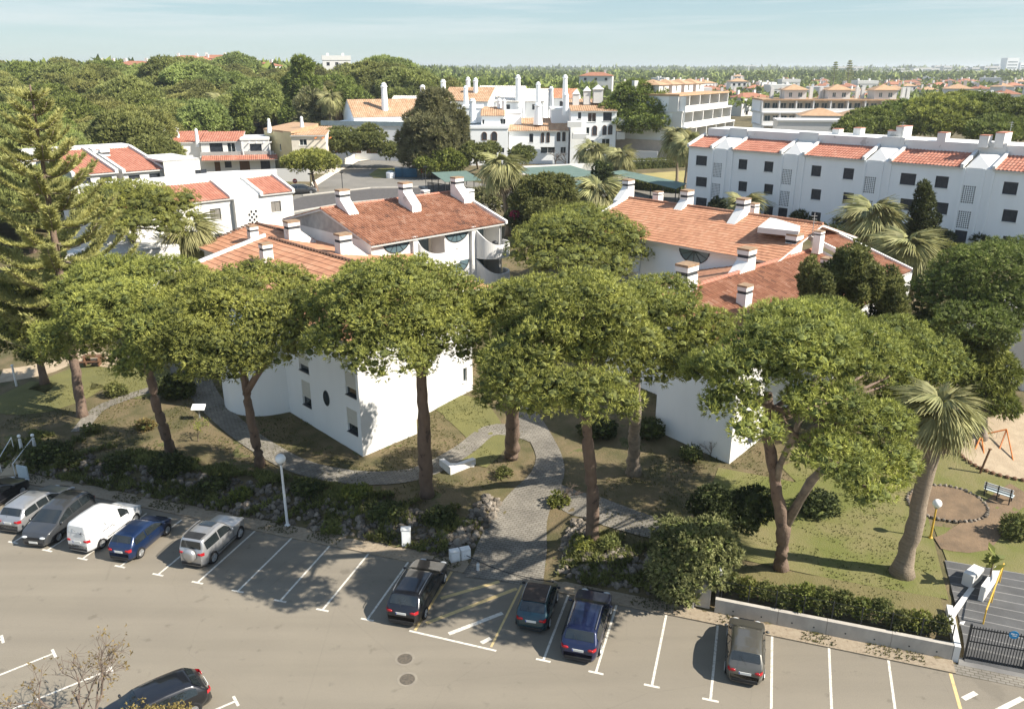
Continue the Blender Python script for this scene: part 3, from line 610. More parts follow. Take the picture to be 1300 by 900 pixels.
facade(A_, xy(uA, wA), xy(uA + 4.5, wA), .3, 8.4, (), M['plaster'])
facade(A_, xy(uA + 4.5, wA), xy(uA + 4.5, wA + 1.7), .3, 8.2)
facade(A_, xy(uA + 4.5, wA + 1.7), xy(uA + 11.2, wA + 1.7), .3, 8.5, wins_w(wA + 1.7, uA + 4.5, [(588, 468, 593, 484, 'glass')]))
facade(A_, xy(uA + 11.2, wA + 1.7), xy(uA + 14, wA + 5), .3, 8.2); facade(A_, xy(uA + 14, wA + 5), xy(uA + 14, 60), .3, 8.4)
MB().quad(U3(uA, wA, 8.2), U3(uA + 4.5, wA, 8.2), U3(uA + 11.2, wA + 1.7, 8.2), U3(uA + 14, wA + 1.8, 8.2), U3(34, wA + .6, 10.8), U3(uA, wA - .01, 9.05)).build('gable', M['plaster'], A_)
ow = Wall(xy(uA, 53), xy(uA, wA)); q = wins_u(uA, 53, [(410, 498, 419, 513, 'x')])[0]; mb = MB()
P = [ow.p((q[0] + q[2]) / 2 + .34 * cos(a), (q[1] + q[3]) / 2 + .52 * sin(a), .012) for a in np.linspace(0, 2 * pi, 20, False)]
mb.add(P, [tuple(range(20))]); ob = mb.build('oval_window', M['pane'], A_)
mb = MB()
for k in range(20): mb.tube([ow.p((q[0] + q[2]) / 2 + .36 * cos(a), (q[1] + q[3]) / 2 + .54 * sin(a), .01) for a in (2 * pi * k / 20, 2 * pi * (k + 1) / 20)], .035, 5)
mb.build('frame', M['dark_metal'], ob)
# rounded stair bay
mb = MB(); n = 28
bc = (uA + 1.2, 54.3); ring = [xy(bc[0] + 4.3 * cos(a), bc[1] + 3.6 * sin(a)) for a in np.linspace(pi * .48, pi * 1.52, n)]
for i in range(n - 1): mb.quad(v3(ring[i], .2), v3(ring[i + 1], .2), v3(ring[i + 1], 7.4), v3(ring[i], 7.4))
mb.add([v3(p, 7.4) for p in ring], [tuple(range(n))]); mb.build('stair_bay', M['plaster_lifted'], A_, True)
facade(A_, xy(uA - .2, 67.5), xy(uA - .2, 53), .5, 8.95, (), M['plaster_lifted'])
zr, zl = 11.0, 9.1
tiles(A_, U3(uA - .5, 67.2, zl), U3(uA - .5, wA - .35, zl), U3(34, wA - .35, zr), U3(34, 67.2, zr), M['tile_flat'], .42, .62, .014)
tiles(A_, U3(39.4, wA + 1.2, 9.95), U3(39.4, 61, 9.95), U3(34, 67.2, zr), U3(34, wA - .35, zr), M['tile_flat'], .3, .5, .02)
rd = MB()
for i in range(54):
    w = wA - .2 + (67 - wA) * i / 54; rd.box(U3(34, w, zr + .06), (.3, .3, .16), TH)
rd.build('ridge_tiles', mat('dark_ridge_tiles', (.16, .09, .06), (.08, .05, .04), .9, 4, .4), A_)
verge(A_, U3(uA - .5, 67.35, zl + .05), U3(34, 67.35, zr + .05), M['plaster_old'], .3, .22)
# lower rear wing of A
tiles(A_, U3(32.2, 78.5, 8.6), U3(32.2, 67.6, 8.6), U3(38.6, 67.6, 10.2), U3(38.6, 78.5, 10.2), M['tile_flat'], .42, .62, .016)
tiles(A_, U3(44.4, 67.0, 8.8), U3(44.4, 78.5, 8.8), U3(38.6, 78.5, 10.2), U3(38.6, 67.0, 10.2), M['tile_red'], .26, .45, .04)
rd = MB()
for i in range(24): rd.box(U3(38.6, 67.8 + 10.6 * i / 24, 10.26), (.3, .3, .16), TH)
rd.build('ridge_tiles', MATS['dark_ridge_tiles'], A_); rd = MB()
for i in range(15): rd.box(U3(32.4 + 6 * i / 15, 78.4, 8.72 + 1.6 * i / 15), (.3, .26, .14), TH)
rd.build('verge_tiles', MATS['dark_ridge_tiles'], A_)
facade(A_, xy(32.7, 78), xy(32.7, 67.6), 2.5, 8.5, (), M['plaster']); facade(A_, xy(44, 78), xy(32.7, 78), 2.5, 8.55, (), M['plaster_old'])
pl_l = (U3(uA - .5, 67, zl), U3(34, 67, zr), U3(34, 50, zr)); pl_r = (U3(39.4, 61, 9.95), U3(34, 67, zr), U3(34, 50, zr)); pl_u = (U3(32.2, 78, 8.6), U3(38.6, 78, 10.2), U3(38.6, 68, 10.2))
for px, py, pln, wx, wy, h, flr in ((322, 305, pl_u, 1.0, .8, 1.7, None), (339, 331, pl_l, 1.0, .8, 1.75, None), (372, 305, pl_r, 1.35, 1.0, 2.1, FU), (437, 323, pl_r, 1.35, 1.0, 2.1, FU), (420, 298, (U3(40, 60, 10.2), U3(44, 70, 10.2), U3(38, 66, 10.2)), 1.1, .9, 2.0, None)):
    x, y, z = on_roof(px, py, *pln); chimney(A_, x, y, z, wx, wy, h, TH, flr, 1.7)
MB().prism([xy(39.5, 57.5), xy(44.5, 57.5), xy(44.5, 67), xy(34.2, 67.3), xy(39.5, 61.2)], 5, [9.85, 9.5, 9.5, 10.6, 9.85]).build('link_roof', FLAT_LINK, A_)
# terracotta entrance steps between house and path
stp = thing('entrance_steps', 'terracotta paved steps climbing between the left house and the centre path', 'steps', v3(G(592, 497, 1.9), 1.6))
for k in range(9):
    u0 = uA + 11.4 + k * .42
    MB().prism([xy(u0, wA - .6), xy(u0 + .41, wA - .6), xy(u0 + .41, wA + 2.4), xy(u0, wA + 2.4)], .6, 1.62 + k * .17).build('step', M['red_steps'], stp)

# ---------------- building B, long roof at the rear left with curved balconies
B_ = thing('apartment_house', 'long house with weathered orange tile roof and round white balconies, left of the centre gap', 'house', v3(xy(47, 58), 5.5))
wE, zE, zR, wR = 57.3, 10.95, 13.2, 65.2
b0, b1 = 38.6, 54.4
tiles(B_, U3(b0, wE, zE), U3(b1, wE, zE), U3(b1 + .2, wR, zR), U3(b0, wR, zR), M['tile_red'], .27, .45, .085)
tiles(B_, U3(b1, 72.6, 11.3), U3(b0, 72.6, 11.3), U3(b0, wR, zR), U3(b1 + .2, wR, zR), M['tile_red'], .27, .45, .085)
ridge(B_, U3(b0, wR, zR + .05), U3(b1 + .2, wR, zR + .05), M['tile_new'])
verge(B_, U3(b1 + .12, wE - .1, zE + .06), U3(b1 + .32, wR, zR + .08), M['plaster_old'], .26, .2)
facade(B_, xy(b0 + .15, 72.3), xy(b0 + .15, 57.6), 4.5, 11.2, (), M['plaster_old'])
gable(B_, xy(b0 + .14, 72.3), xy(b0 + .14, 57.6), 11.2, 13.25, M['grey_gable'], .48)
facade(B_, xy(b1 - .2, 57.6), xy(b1 - .2, 72.3), 4.5, 11.2); gable(B_, xy(b1 - .19, 57.6), xy(b1 - .19, 72.3), 11.2, 13.2, M['plaster'], .52)
wF = 57.75
def uB(px, py): return on_w(px, py, wF)[0]
pu = [uB(525, 308), uB(599, 296)]
p_in = .45
F2, F1 = 8.35, 5.5
ops = [(pu[0] + p_in - b0 - .15, F2, pu[0] + 3.6 - b0 - .15, 11.0, 'open'), (pu[0] + p_in - b0 - .15, F1, pu[0] + 3.6 - b0 - .15, 8.0, 'open'), (pu[1] + p_in - b0 - .15, F2, b1 - .35 - b0 - .15, 11.0, 'open'), (pu[1] + p_in - b0 - .15, F1, b1 - .35 - b0 - .15, 8.0, 'open')]
WB_ = facade(B_, xy(b0 + .15, wF), xy(b1 - .2, wF), 4.2, 11.1, ops, M['plaster'], dep=2.0)
for a0, z0, a1, z1, _ in ops:                        # rooms behind the balconies
    mb = MB(); mb.quad(WB_.p(a0, z0, -2), WB_.p(a1, z0, -2), WB_.p(a1, z1, -2), WB_.p(a0, z1, -2)); lw = mb.build('loggia_wall', M['ochre'] if a0 < 9 else M['plaster'], B_)
    mb = MB(); c = (a0 + a1) / 2; WB_.box(mb, c - .1, c + 1.2, z0, z0 + 2.1, -1.985, -1.95); mb.build('glass_door', M['teal_pane'], lw)
def halfmoon(par, W, s, zt, r, m=None, nb=5):
    P = [W.p(s + r * cos(a), zt - r * .78 * sin(a), .012) for a in np.linspace(0, pi, 22)]; o = MB().add(P, [tuple(range(22))[::-1]]).build('half_moon_window', m or M['teal_pane'], par)
    fr = MB(); pts = [W.p(s + r * cos(a), zt - r * .78 * sin(a), .02) for a in np.linspace(0, pi, 22)]; fr.tube(pts, .05, 5)
    for a in np.linspace(0, pi, nb + 2)[1:-1]: fr.tube([W.p(s, zt - .05, .02), W.p(s + r * cos(a), zt - r * .78 * sin(a), .02)], .03, 5)
    fr.build('frame', M['dark_metal'], o)
for u_, zt in ((pu[0] - 1.9, 11.0), (pu[1] - 1.9, 11.0), (pu[1] - 1.9, 8.0), (pu[0] - 1.9, 8.0)): halfmoon(B_, WB_, u_ - b0 - .15, zt, 1.45)
for u_ in pu: MB().box((*xy(u_, wF - .14), 7.6), (.5, .34, 7.0), TH).build('pillar', M['plaster'], B_)
def parapet(par, pts, tops, zb, th=.14, m=None):
    """curved balcony wall: plan points in the house grid, a top height for each"""
    P = [Vector(xy(*p)) for p in pts]; n = len(P); mb = MB(); In = []
    for i in range(n):
        d = P[min(i + 1, n - 1)] - P[max(i - 1, 0)]; d = Vector((-d.y, d.x)).normalized() * th; In.append(P[i] + d)
    for i in range(n - 1):
        a, b, c, e = P[i], P[i + 1], In[i + 1], In[i]; t0, t1 = tops[i], tops[i + 1]
        mb.quad((*a, zb), (*b, zb), (*b, t1), (*a, t0)); mb.quad((*c, zb), (*e, zb), (*e, t0), (*c, t1)); mb.quad((*a, t0), (*b, t1), (*c, t1), (*e, t0))
    mb.add([(*p, zb + .01) for p in P], [tuple(range(n))]); return mb.build('balcony', m or M['plaster'], par, True)
def swoop(n, z_hi, z_lo, k=.45): return [z_lo + (z_hi - z_lo) * (1 - sin(min(1, i / (n * k)) * pi / 2)) for i in range(n)]
for zf in (F2, F1):
    n = 30; u0, u1 = pu[1] + .25, b1 + .1
    pts = [(u0 + (u1 - u0) * (.5 - .5 * cos(t)), wF - .05 - 2.0 * sin(t) ** .8) for t in np.linspace(0, pi, n)]
    parapet(B_, pts, swoop(n, zf + 2.5, zf + .95), zf - .35)
    u0, u1 = pu[0] + .25, pu[0] + 5.2
    pts = [(u0 + (u1 - u0) * (.5 - .5 * cos(t)), wF - .05 - .9 * sin(t) ** .8) for t in np.linspace(0, pi, n)]
    parapet(B_, pts, swoop(n, zf + 2.5, zf + .95), zf - .35)
for px, py, z, wx, wy, h, flr in ((436, 264, 13.1, 1.25, .9, 2.0, neg(FV)), (515, 254, 13.3, 1.25, .95, 2.0, neg(FV)), (580.5, 246, 13.2, 1.25, .95, 2.0, neg(FV)), (540, 251, 12.6, .9, .7, 1.0, None), (594, 252, 12.6, 1.1, 1.1, 1.2, None)):
    x, y = G(px, py, z); chimney(B_, x, y, z, wx, wy, h, TH, flr, 1.5, cap=flr is not None)
mb = MB(); x, y, _ = U3(52.6, wF - .9, 0)
fg = thing('barbecue', 'dark round object standing on the upper round balcony of the left house', 'barbecue', (x, y, F2)); mb.sphere((x, y, F2 + .9), .32); mb.tube([(x, y, F2), (x, y, F2 + .7)], .05, 6); mb.build('barbecue_body', M['dark_metal'], fg)

# ---------------- building D, front right, roof ridge running up to the right
D_ = thing('apartment_house', 'white house with weathered tile roof and four white chimneys, front right behind the pines', 'house', v3(xy(42.5, 24), 1.0))
uD, wD = uw(*G(925, 597, 1.0))
facade(D_, xy(uD, 29.4), xy(uD, wD), .3, 8.9, (), M['plaster_lifted']); facade(D_, xy(uD, wD), xy(65, wD), .3, 8.9, [(2.0, 4.6, 3.0, 5.9, 'glass'), (2.0, 2.0, 3.0, 3.2, 'dark'), (7, 4.6, 8.5, 5.9, 'glass')])
facade(D_, xy(uD + 3.8, 37.0), xy(uD + 3.8, 29.4), .3, 8.9, (), M['plaster_lifted']); facade(D_, xy(uD + 3.8, 29.4), xy(uD, 29.4), .3, 8.9, (), M['plaster_lifted'])
wr, zr = 30.2, 11.0
facade(D_, xy(66, 37), xy(uD + 3.8, 37), .3, 9.0, (), M['plaster_lifted'])
MB().quad(U3(uD + .01, wD, 8.9), U3(uD + .01, wr, 10.8), U3(uD + .01, 29.4 + 1.8, 8.9)).build('gable', M['plaster_lifted'], D_)
tiles(D_, U3(uD - .3, wD - .4, 8.75), U3(64.2, wD - .4, 8.75), U3(64.2, wr, zr), U3(uD - .3, wr, zr), M['tile_red'], .28, .46, .09)
tiles(D_, U3(66.5, 37.7, 8.95), U3(49.6, 37.7, 8.95), U3(45.2, wr, zr), U3(64.2, wr, zr), M['tile_flat'], .25, .43, .022)
tiles(D_, U3(49.6, 37.7, 8.95), U3(uD + 3.4, 34.2, 9.7), U3(uD - .3, wr, zr), U3(45.2, wr, zr), M['tile_flat'], .25, .43, .022)
ridge(D_, U3(uD - .3, wr, zr + .05), U3(64.2, wr, zr + .05), M['tile_new'], .17)
verge(D_, U3(64.3, wD - .4, 8.8), U3(64.3, wr, zr + .05), M['plaster_old'])
MB().prism([xy(uD + 3.75, 29.3), xy(66, 29.3), xy(66, 37.05), xy(uD + 3.75, 37.05)], 8.4, 8.86).build('flat_roof', M['plaster_old'], D_)
# upper block of D
tiles(D_, U3(64.5, 23.6, 9.6), U3(68.6, 23.6, 9.6), U3(68.6, 31.2, 12.0), U3(64.5, 31.2, 12.0), M['tile_red'], .28, .46, .09)
tiles(D_, U3(68.6, 38.5, 10.0), U3(64.5, 38.5, 10.0), U3(64.5, 31.2, 12.0), U3(68.6, 31.2, 12.0), M['tile_red'], .28, .46, .09)
ridge(D_, U3(64.5, 31.2, 12.05), U3(68.6, 31.2, 12.05), M['tile_new'], .17)
verge(D_, U3(64.55, 23.6, 9.65), U3(64.55, 31.2, 12.03), M['plaster_old']); verge(D_, U3(68.5, 23.6, 9.65), U3(68.5, 31.2, 12.03), M['plaster_old'])
facade(D_, xy(64.5, wD), xy(68.4, wD), .5, 9.5); facade(D_, xy(68.4, wD), xy(68.4, 38), .5, 9.8)
for px, py, z, wx, wy, h, flr in ((870, 369, 10.9, 1.45, 1.15, 2.25, neg(FU)), (946, 344, 10.9, 1.3, 1.1, 2.1, neg(FU)), (1006, 324, 10.9, 1.3, 1.1, 2.1, neg(FU)), (974, 320, 10.0, 1.0, .9, 1.5, neg(FU)), (944, 388, 10.0, 1.0, .8, 1.75, None), (1048, 349, 10.2, 1.0, .8, 1.6, None), (1039, 306, 12.0, .85, .7, 1.0, None)):
    x, y = G(px, py, z); chimney(D_, x, y, z, wx, wy, h, TH, flr, 1.7)
x, y = G(1031, 300, 12.4); ant = thing('roof_aerial', 'thin television aerial on the right-hand tiled roof', 'aerial', (x, y, 12)); mb = MB(); mb.tube([(x, y, 11.6), (x, y, 14.3)], .03, 6)
for k in range(3): mb.tube([(x - .4 + .1 * k, y - .3, 14.1 - .25 * k), (x + .3, y + .2, 14.0 - .25 * k)], .012, 4)
mb.build('aerial_mast', M['steel'], ant)

# ---------------- building C, long salmon roof at the rear right
C_ = thing('apartment_house', 'long house with pale salmon tile roof and bluish shaded front, right of the centre gap', 'house', v3(xy(60, 42), 5.0))
uE, zE2, uR, zR2, c0, c1 = 57.6, 10.95, 65.0, 13.05, 50.4, 30.0
tiles(C_, U3(uE, c0, zE2), U3(uE, c1, zE2), U3(uR, c1, zR2), U3(uR, c0, zR2), M['tile_flat'], .25, .43, .022)
tiles(C_, U3(72.4, c1, zE2), U3(72.4, c0, zE2), U3(uR, c0, zR2), U3(uR, c1, zR2), M['tile_flat'], .25, .43, .022)
ridge(C_, U3(uR, c1, zR2 + .05), U3(uR, c0, zR2 + .05), M['tile_red'])
verge(C_, U3(uE - .1, c0 + .1, zE2 + .05), U3(uR, c0 + .1, zR2 + .07), M['plaster_old'])
CW = facade(C_, xy(uE + .5, c0 - .3), xy(uE + .5, 33), 3.5, 10.9, [(1.0, 8.3, 6.2, 10.7, 'open'), (1.0, 5.5, 6.2, 7.9, 'open'), (11.5, 5.6, 13, 7.6, 'brown')], M['plaster_lifted'], dep=1.6)
facade(C_, xy(72, c0 - .3), xy(uE + .5, c0 - .3), 3.5, 10.9, (), M['plaster_lifted']); gable(C_, xy(72, c0 - .29), xy(uE + .5, c0 - .29), 10.9, 12.95, M['plaster_lifted'])
for z in (8.3, 5.5): MB().quad(CW.p(1, z, -1.6), CW.p(6.2, z, -1.6), CW.p(6.2, z + 2.4, -1.6), CW.p(1, z + 2.4, -1.6)).build('loggia_wall', M['plaster_lifted'], C_)
hw = c0 - .3 - on_u(882, 312, uE + .5)[0]; halfmoon(C_, CW, hw, 10.75, 1.5); halfmoon(C_, CW, hw, 7.9, 1.5)
for zf in (8.3, 5.5):
    n = 30; w0, w1 = c0 - .5, c0 - 7.0
    pts = [(uE + .45 - 1.3 * sin(t) ** .8, w0 + (w1 - w0) * (.5 - .5 * cos(t))) for t in np.linspace(0, pi, n)]
    parapet(C_, pts, swoop(n, zf + 2.4, zf + .95)[::-1], zf - .4, m=M['plaster_lifted'])
for px, py, z, wx, wy, h, flr in ((797, 248, 13.0, 1.2, .9, 1.9, neg(FU)), (871, 264, 12.8, 1.2, .95, 2.0, neg(FU)), (942, 276, 12.8, 1.2, .95, 2.0, neg(FU)), (835, 254, 12.9, .95, .8, 1.0, None), (956, 271, 12.9, .95, .8, 1.1, None)):
    x, y = G(px, py, z); chimney(C_, x, y, z, wx, wy, h, TH, flr, 1.5)
dp = [(962, 288.5, 13.0), (978.6, 275.7, 13.06), (1016, 287, 13.02), (1014, 294, 12.96)]
mb = MB(); P = [(*G(a, b, z), z) for a, b, z in dp]; mb.add(P + [(p[0], p[1], p[2] - .45) for p in P], [(3, 2, 1, 0), (0, 1, 5, 4), (1, 2, 6, 5), (2, 3, 7, 6), (3, 0, 4, 7)]); mb.build('dormer', M['plaster'], C_)

# ---------------- the long white three-storey block, upper right
K_ = thing('apartment_block', 'long white three-storey block in shade with a row of dark windows, upper right', 'apartment block', v3(xy(94, 45), 7.5))
uK = 94.0; wL = on_u(875, 186, uK)[0]; wEnd = 14.0; zK = 15.55
def kw(px, py): return on_u(px, py, uK)
kb_ = [(904, 930), (992, 1021), (1097, 1131), (1222, 1262)]   # stair bays, sighted at the eaves
bays = [(wL - kw(a, 190 + (a - 876) * .07)[0], wL - kw(b, 190 + (b - 876) * .07)[0]) for a, b in kb_]
wn = []
z3, z2, z1, hz = 13.2, 10.45, 7.75, 1.25
zq = []
for px, y3, y2, y1, wd in ((891, 197, 221.5, 245, 14), (943.6, 202, 227.2, 250.5, 11), (976.5, 205, 231, 257, 11.5), (1037, 210, 237, 263.6, 12.5), (1078, 214, 241.5, 268, 13.5), (1154, 219, 248, 277, 20), (1197, 222.5, 253, 283, 17), (1284.4, 229.4, 261.2, 292.8, 19)):
    for y in (y3, y2, y1):
        w_, z_ = kw(px - wd / 2, y); w2, _ = kw(px + wd / 2, y); zq.append((px, y, round(z_, 2))); lv = min((z3, z2, z1), key=lambda q: abs(q + hz / 2 - z_))
        a, b = wL - w_, wL - w2
        if b - a > 2.0 and lv != z3: a, b = a + .15, b - .6
        wn.append((a, lv, b, lv + hz, 'dark'))
for a, b in bays:
    c = a + (b - a) * .33; hw = .62; wn += [(c - hw, 11.9, c + hw, 13.7, 'lattice'), (c - hw, 9.25, c + hw, 11.05, 'lattice')]
    wn.append((c - .62, 7.4, c + .62, 9.0, 'door') if True else None)
wn += [(wL - 19.5, z3, wL - 18, z3 + hz, 'dark')]
facade(K_, xy(uK, wL), xy(uK, wEnd), 6.8, zK, wn, M['plaster_lifted'])
facade(K_, xy(uK + 9, wL), xy(uK, wL), 6.8, zK, (), M['plaster_lifted']); facade(K_, xy(uK, wEnd), xy(uK + 9, wEnd), 6.8, zK)
uP, zP = uK + 3.6, 16.75
segs = []; prev = 0.0
for a, b in bays: segs.append((prev, a)); prev = b
segs.append((prev, wL - wEnd))
for a, b in segs:
    tiles(K_, U3(uK - .3, wL - a, zK), U3(uK - .3, wL - b, zK), U3(uP, wL - b + .0, zP), U3(uP, wL - a + .0, zP), M['tile_new'], .36, .6, .06)
    verge(K_, U3(uK - .3, wL - b, zK + .1), U3(uP, wL - b, zP + .1), M['plaster'], .3, .25); verge(K_, U3(uK - .3, wL - a, zK + .1), U3(uP, wL - a, zP + .1), M['plaster'], .3, .25)
for a, b in bays:
    mb = MB(); wa, wb = wL - a - .3, wL - b + .3; m_ = wa + (wb - wa) * .55
    mb.add([U3(uK - .02, wa, zK), U3(uK - .02, m_, zK), U3(uK - .02, wb, zK), U3(uK + 1.6, wa + (m_ - wa) * .5, zK + 1.25), U3(uP, wa, zP), U3(uP, wb, zP), U3(uK + .5, wb, zK)], [(0, 1, 3), (0, 3, 4), (3, 1, 2), (3, 2, 5), (3, 5, 4)])
    mb.build('stair_bay_roof', M['plaster'], K_)
    pl = MB(); W = Wall(xy(uK, wL), xy(uK, wEnd))
    for s_ in (a + .05, a + (b - a) * .66, b - .12): W.box(pl, s_, s_ + .28, 6.9, zK - .01, .002, .16)
    pl.build('pilaster', M['plaster_lifted'], K_)
MB().prism([xy(uP, wL - .4), xy(uP + 5, wL - .4), xy(uP + 5, wEnd), xy(uP, wEnd)][::-1], 15, 17.75).build('parapet', M['plaster_old'], K_)
for a, b in bays: MB().prism([xy(uP - .12, wL - a - .2), xy(uP + .3, wL - a - .2), xy(uP + .3, wL - b + .2), xy(uP - .12, wL - b + .2)][::-1], 15.2, 17.95).build('parapet', M['plaster'], K_)
for px, py, wx, h in ((1090, 172, 1.2, .8), (1133, 176, 1.0, .8), (1146, 176, 2.4, 1.3), (1197, 180, 1.3, .9), (1250, 184, 1.2, .9), (1272, 184, 2.4, 1.2), (1063, 171, 1.1, .6)):
    x, y = G(px, py, 17.7); mb = MB().box((x, y, 17.6 + h / 2), (wx, .9, h + .3), TH); o = mb.build('roof_vent', M['plaster_old'], K_); MB().box((x, y, 17.78 + h), (wx * 1.05, .95, .06), TH).build('vent_cap', M['tile_new'], o)
for px in (1143, 1280):
    x, y = G(px, 180, 17.9); mb = MB(); mb.tube([(x, y, 17.7), (x, y, 20.0)], .025, 5)
    for k in range(3): mb.tube([(x - .45 + .1 * k, y - .3, 19.9 - .22 * k), (x + .4, y + .3, 19.85 - .22 * k)], .010, 4)
    t = thing('roof_aerial', 'aerial on the roof of the long white block, %s one' % ('middle' if px < 1200 else 'right-hand'), 'aerial', (x, y, 17.7), group='aerials on the long block'); mb.build('aerial_mast', M['steel'], t)
# corner of the building at the right edge
E_ = thing('apartment_house', 'white house wall at the right edge of the photo beside the dark pine', 'house', (34, 52, 1.5))
ex, ey, ez = T(1280, 530)
e1 = Vector(G(1288, 530, 1.6)); facade(E_, tuple(e1 + Vector(RD) * 9), tuple(e1), 1, 9.5)
facade(E_, tuple(e1 + Vector((.2, 9))), tuple(e1), 1, 8.9)
facade(E_, tuple(e1), tuple(e1 + Vector((7, -1.6))), .8, 9.2, (), M['plaster_lifted'])
MB().quad((*(e1 + Vector((0, 9))), 8.9), (*e1, 9.2), (*(e1 + Vector((7, -1.6))), 9.2), (*(e1 + Vector((9, 9))), 8.9)).build('roof', M['plaster_old'], E_)

# ------------------------------------------------------------------ the neighbourhood behind
def lw(*l): return list(l)
def house(t, A, ang, L, dep, zb, ze, rise, tm, wins=(), style='mono', m='plaster', side=(), back=False, oh=.35):
    """A: front left foot, ang: direction of the front (left to right), L x dep plan; mono roof rises to the back, gable ridge runs along the front"""
    d = Vector((cos(ang), sin(ang))); b = Vector((-d.y, d.x)); A = Vector(A); m = M[m]
    P = lambda x, y: tuple(A + d * x + b * y)
    facade(t, P(0, 0), P(L, 0), zb, ze, wins, m); 
    yt = dep if style == 'mono' else dep / 2; zt = ze + rise
    facade(t, P(L, 0), P(L, dep), zb, ze, side, m); facade(t, P(0, dep), P(0, 0), zb, ze, (), m); facade(t, P(L, dep), P(0, dep), zb, ze, (), m)
    if style == 'flat':
        MB().prism([P(-.15, -.15), P(L + .15, -.15), P(L + .15, dep + .15), P(-.15, dep + .15)], ze - .1, ze + rise).build('roof', m, t); return P
    f = dep if style == 'mono' else 0
    mb = MB()
    for x in (0, L):
        if style == 'mono': mb.quad((*P(x, 0), ze), (*P(x, dep), ze), (*P(x, dep), zt)) 
        elif style == 'gable': mb.quad((*P(x, 0), ze), (*P(x, dep), ze), (*P(x, yt), zt))
    if style == 'mono': mb.quad((*P(0, dep), ze), (*P(L, dep), ze), (*P(L, dep), zt), (*P(0, dep), zt))
    if style != 'hip': mb.build('gable', m, t)
    e = oh
    if style == 'hip':
        h = min(dep / 2, L / 2) * .98
        mb = MB(); c = [P(-e, -e), P(L + e, -e), P(L + e, dep + e), P(-e, dep + e)]; r0, r1 = P(h if L > dep else L / 2 - .01, dep / 2), P(L - h if L > dep else L / 2 + .01, dep / 2)
        V = [(*q, ze) for q in c] + [(*r0, zt), (*r1, zt)]; mb.add(V, [(0, 1, 5, 4), (1, 2, 5), (2, 3, 4, 5), (3, 0, 4), (3, 2, 1, 0)]); mb.build('roof', FLAT[tm], t); return P
    tiles(t, (*P(-.15, -e), ze - e * rise / yt), (*P(L + .15, -e), ze - e * rise / yt), (*P(L + .15, yt), zt), (*P(-.15, yt), zt), M[tm], .42, .7, .06)
    if style == 'gable': tiles(t, (*P(L + .15, dep + e), ze - e * rise / yt), (*P(-.15, dep + e), ze - e * rise / yt), (*P(-.15, yt), zt), (*P(L + .15, yt), zt), M[tm], .42, .7, .06)
    return P
FLAT = {k: mat('plain_' + k, a, b, .9, 1.2, .3, 14) for k, a, b in (('tile_red', (.36, .165, .10), (.27, .12, .075)), ('tile_new', (.42, .19, .115), (.35, .15, .09)), ('tile_sand', (.46, .30, .185), (.38, .24, .14)), ('tile_flat', (.5, .25, .16), (.42, .2, .12)))}
def stack(t, x, y, z0, z1, r0=.5, r1=.4, m='plaster_lifted', rnd_=True):
    """tall round Algarve chimney: tapering shaft, collar and domed head"""
    h = z1 - z0; return MB().lathe((x, y, z0), [(r0, 0), (r1, h * .86), (r1 * 1.25, h * .87), (r1 * 1.25, h * .90), (r1 * .95, h * .91), (r1 * .9, h * .96), (r1 * .3, h)], 12).build('chimney', M[m], t, False)
def winrow(x0, x1, n, w, z0, h, style='dark'):
    return [(x0 + (x1 - x0) * (i + .5) / n - w / 2, z0, x0 + (x1 - x0) * (i + .5) / n + w / 2, z0 + h, style) for i in range(n)]

# L1: white house with chequered stair lattice
wL1 = 84.0; a1, ze1 = on_w(233, 258, wL1); b1_, zr1 = on_w(371, 243.3, wL1); ze1 = (ze1 + zr1) / 2
t = thing('apartment_house', 'bright white house with chequered lattice panel and two red roofs beside the road', 'house', (*xy(a1, wL1), 6.5))
am, bm2 = on_w(292, 251, wL1)[0], on_w(331, 248, wL1)[0]
W1 = wins_w(wL1, a1 - 9, [(266, 266, 281.5, 278.5, 'shutter'), (343.5, 256.5, 357.5, 268.5, 'shutter'), (261, 299, 284, 310, 'glass')]) + [(on_w(315.5, 275, wL1)[0] - a1 + 9, ze1 - 5.2, on_w(327, 275, wL1)[0] - a1 + 9, ze1 - 1.6, 'check')]
facade(t, xy(a1 - 9, wL1), xy(b1_, wL1), 5.0, ze1, W1)
facade(t, xy(b1_, wL1), xy(b1_, wL1 + 9), 5, ze1); facade(t, xy(a1 - 9, wL1 + 9), xy(a1 - 9, wL1), 5, ze1)
for ua, ub in ((a1 - 9, am), (bm2, b1_)):
    tiles(t, U3(ua, wL1 - .3, ze1), U3(ub + .2, wL1 - .3, ze1), U3(ub + .2, wL1 + 4.2, ze1 + 1.35), U3(ua, wL1 + 4.2, ze1 + 1.35), M['tile_new'], .34, .6, .06)
    for q in (ua, ub): verge(t, U3(q, wL1 - .3, ze1 + .05), U3(q, wL1 + 4.2, ze1 + 1.4), M['plaster_old'], .3, .25)
mm_ = (am + bm2) / 2
MB().add([U3(am, wL1, ze1), U3(bm2, wL1, ze1), U3(bm2, wL1 + 4.2, ze1 + 1.3), U3(am, wL1 + 4.2, ze1 + 1.3), U3(mm_, wL1 + 1.6, ze1 + 1.2)], [(0, 1, 4), (1, 2, 4), (2, 3, 4), (3, 0, 4)]).build('stair_roof', M['plaster_old'], t)
W = Wall(xy(a1 - 9, wL1), xy(b1_, wL1)); mb = MB(); q = am - a1 + 9; W.box(mb, q + .15, q + .75, 5, ze1 - .1, .002, .6); mb.build('pilaster', M['plaster'], t)
MB().prism([xy(a1 - 9, wL1 + 4.2), xy(b1_ - 2, wL1 + 4.2), xy(b1_ - 2, wL1 + 9), xy(a1 - 9, wL1 + 9)], ze1 - .5, ze1 + 1.75).build('parapet', M['plaster_old'], t)
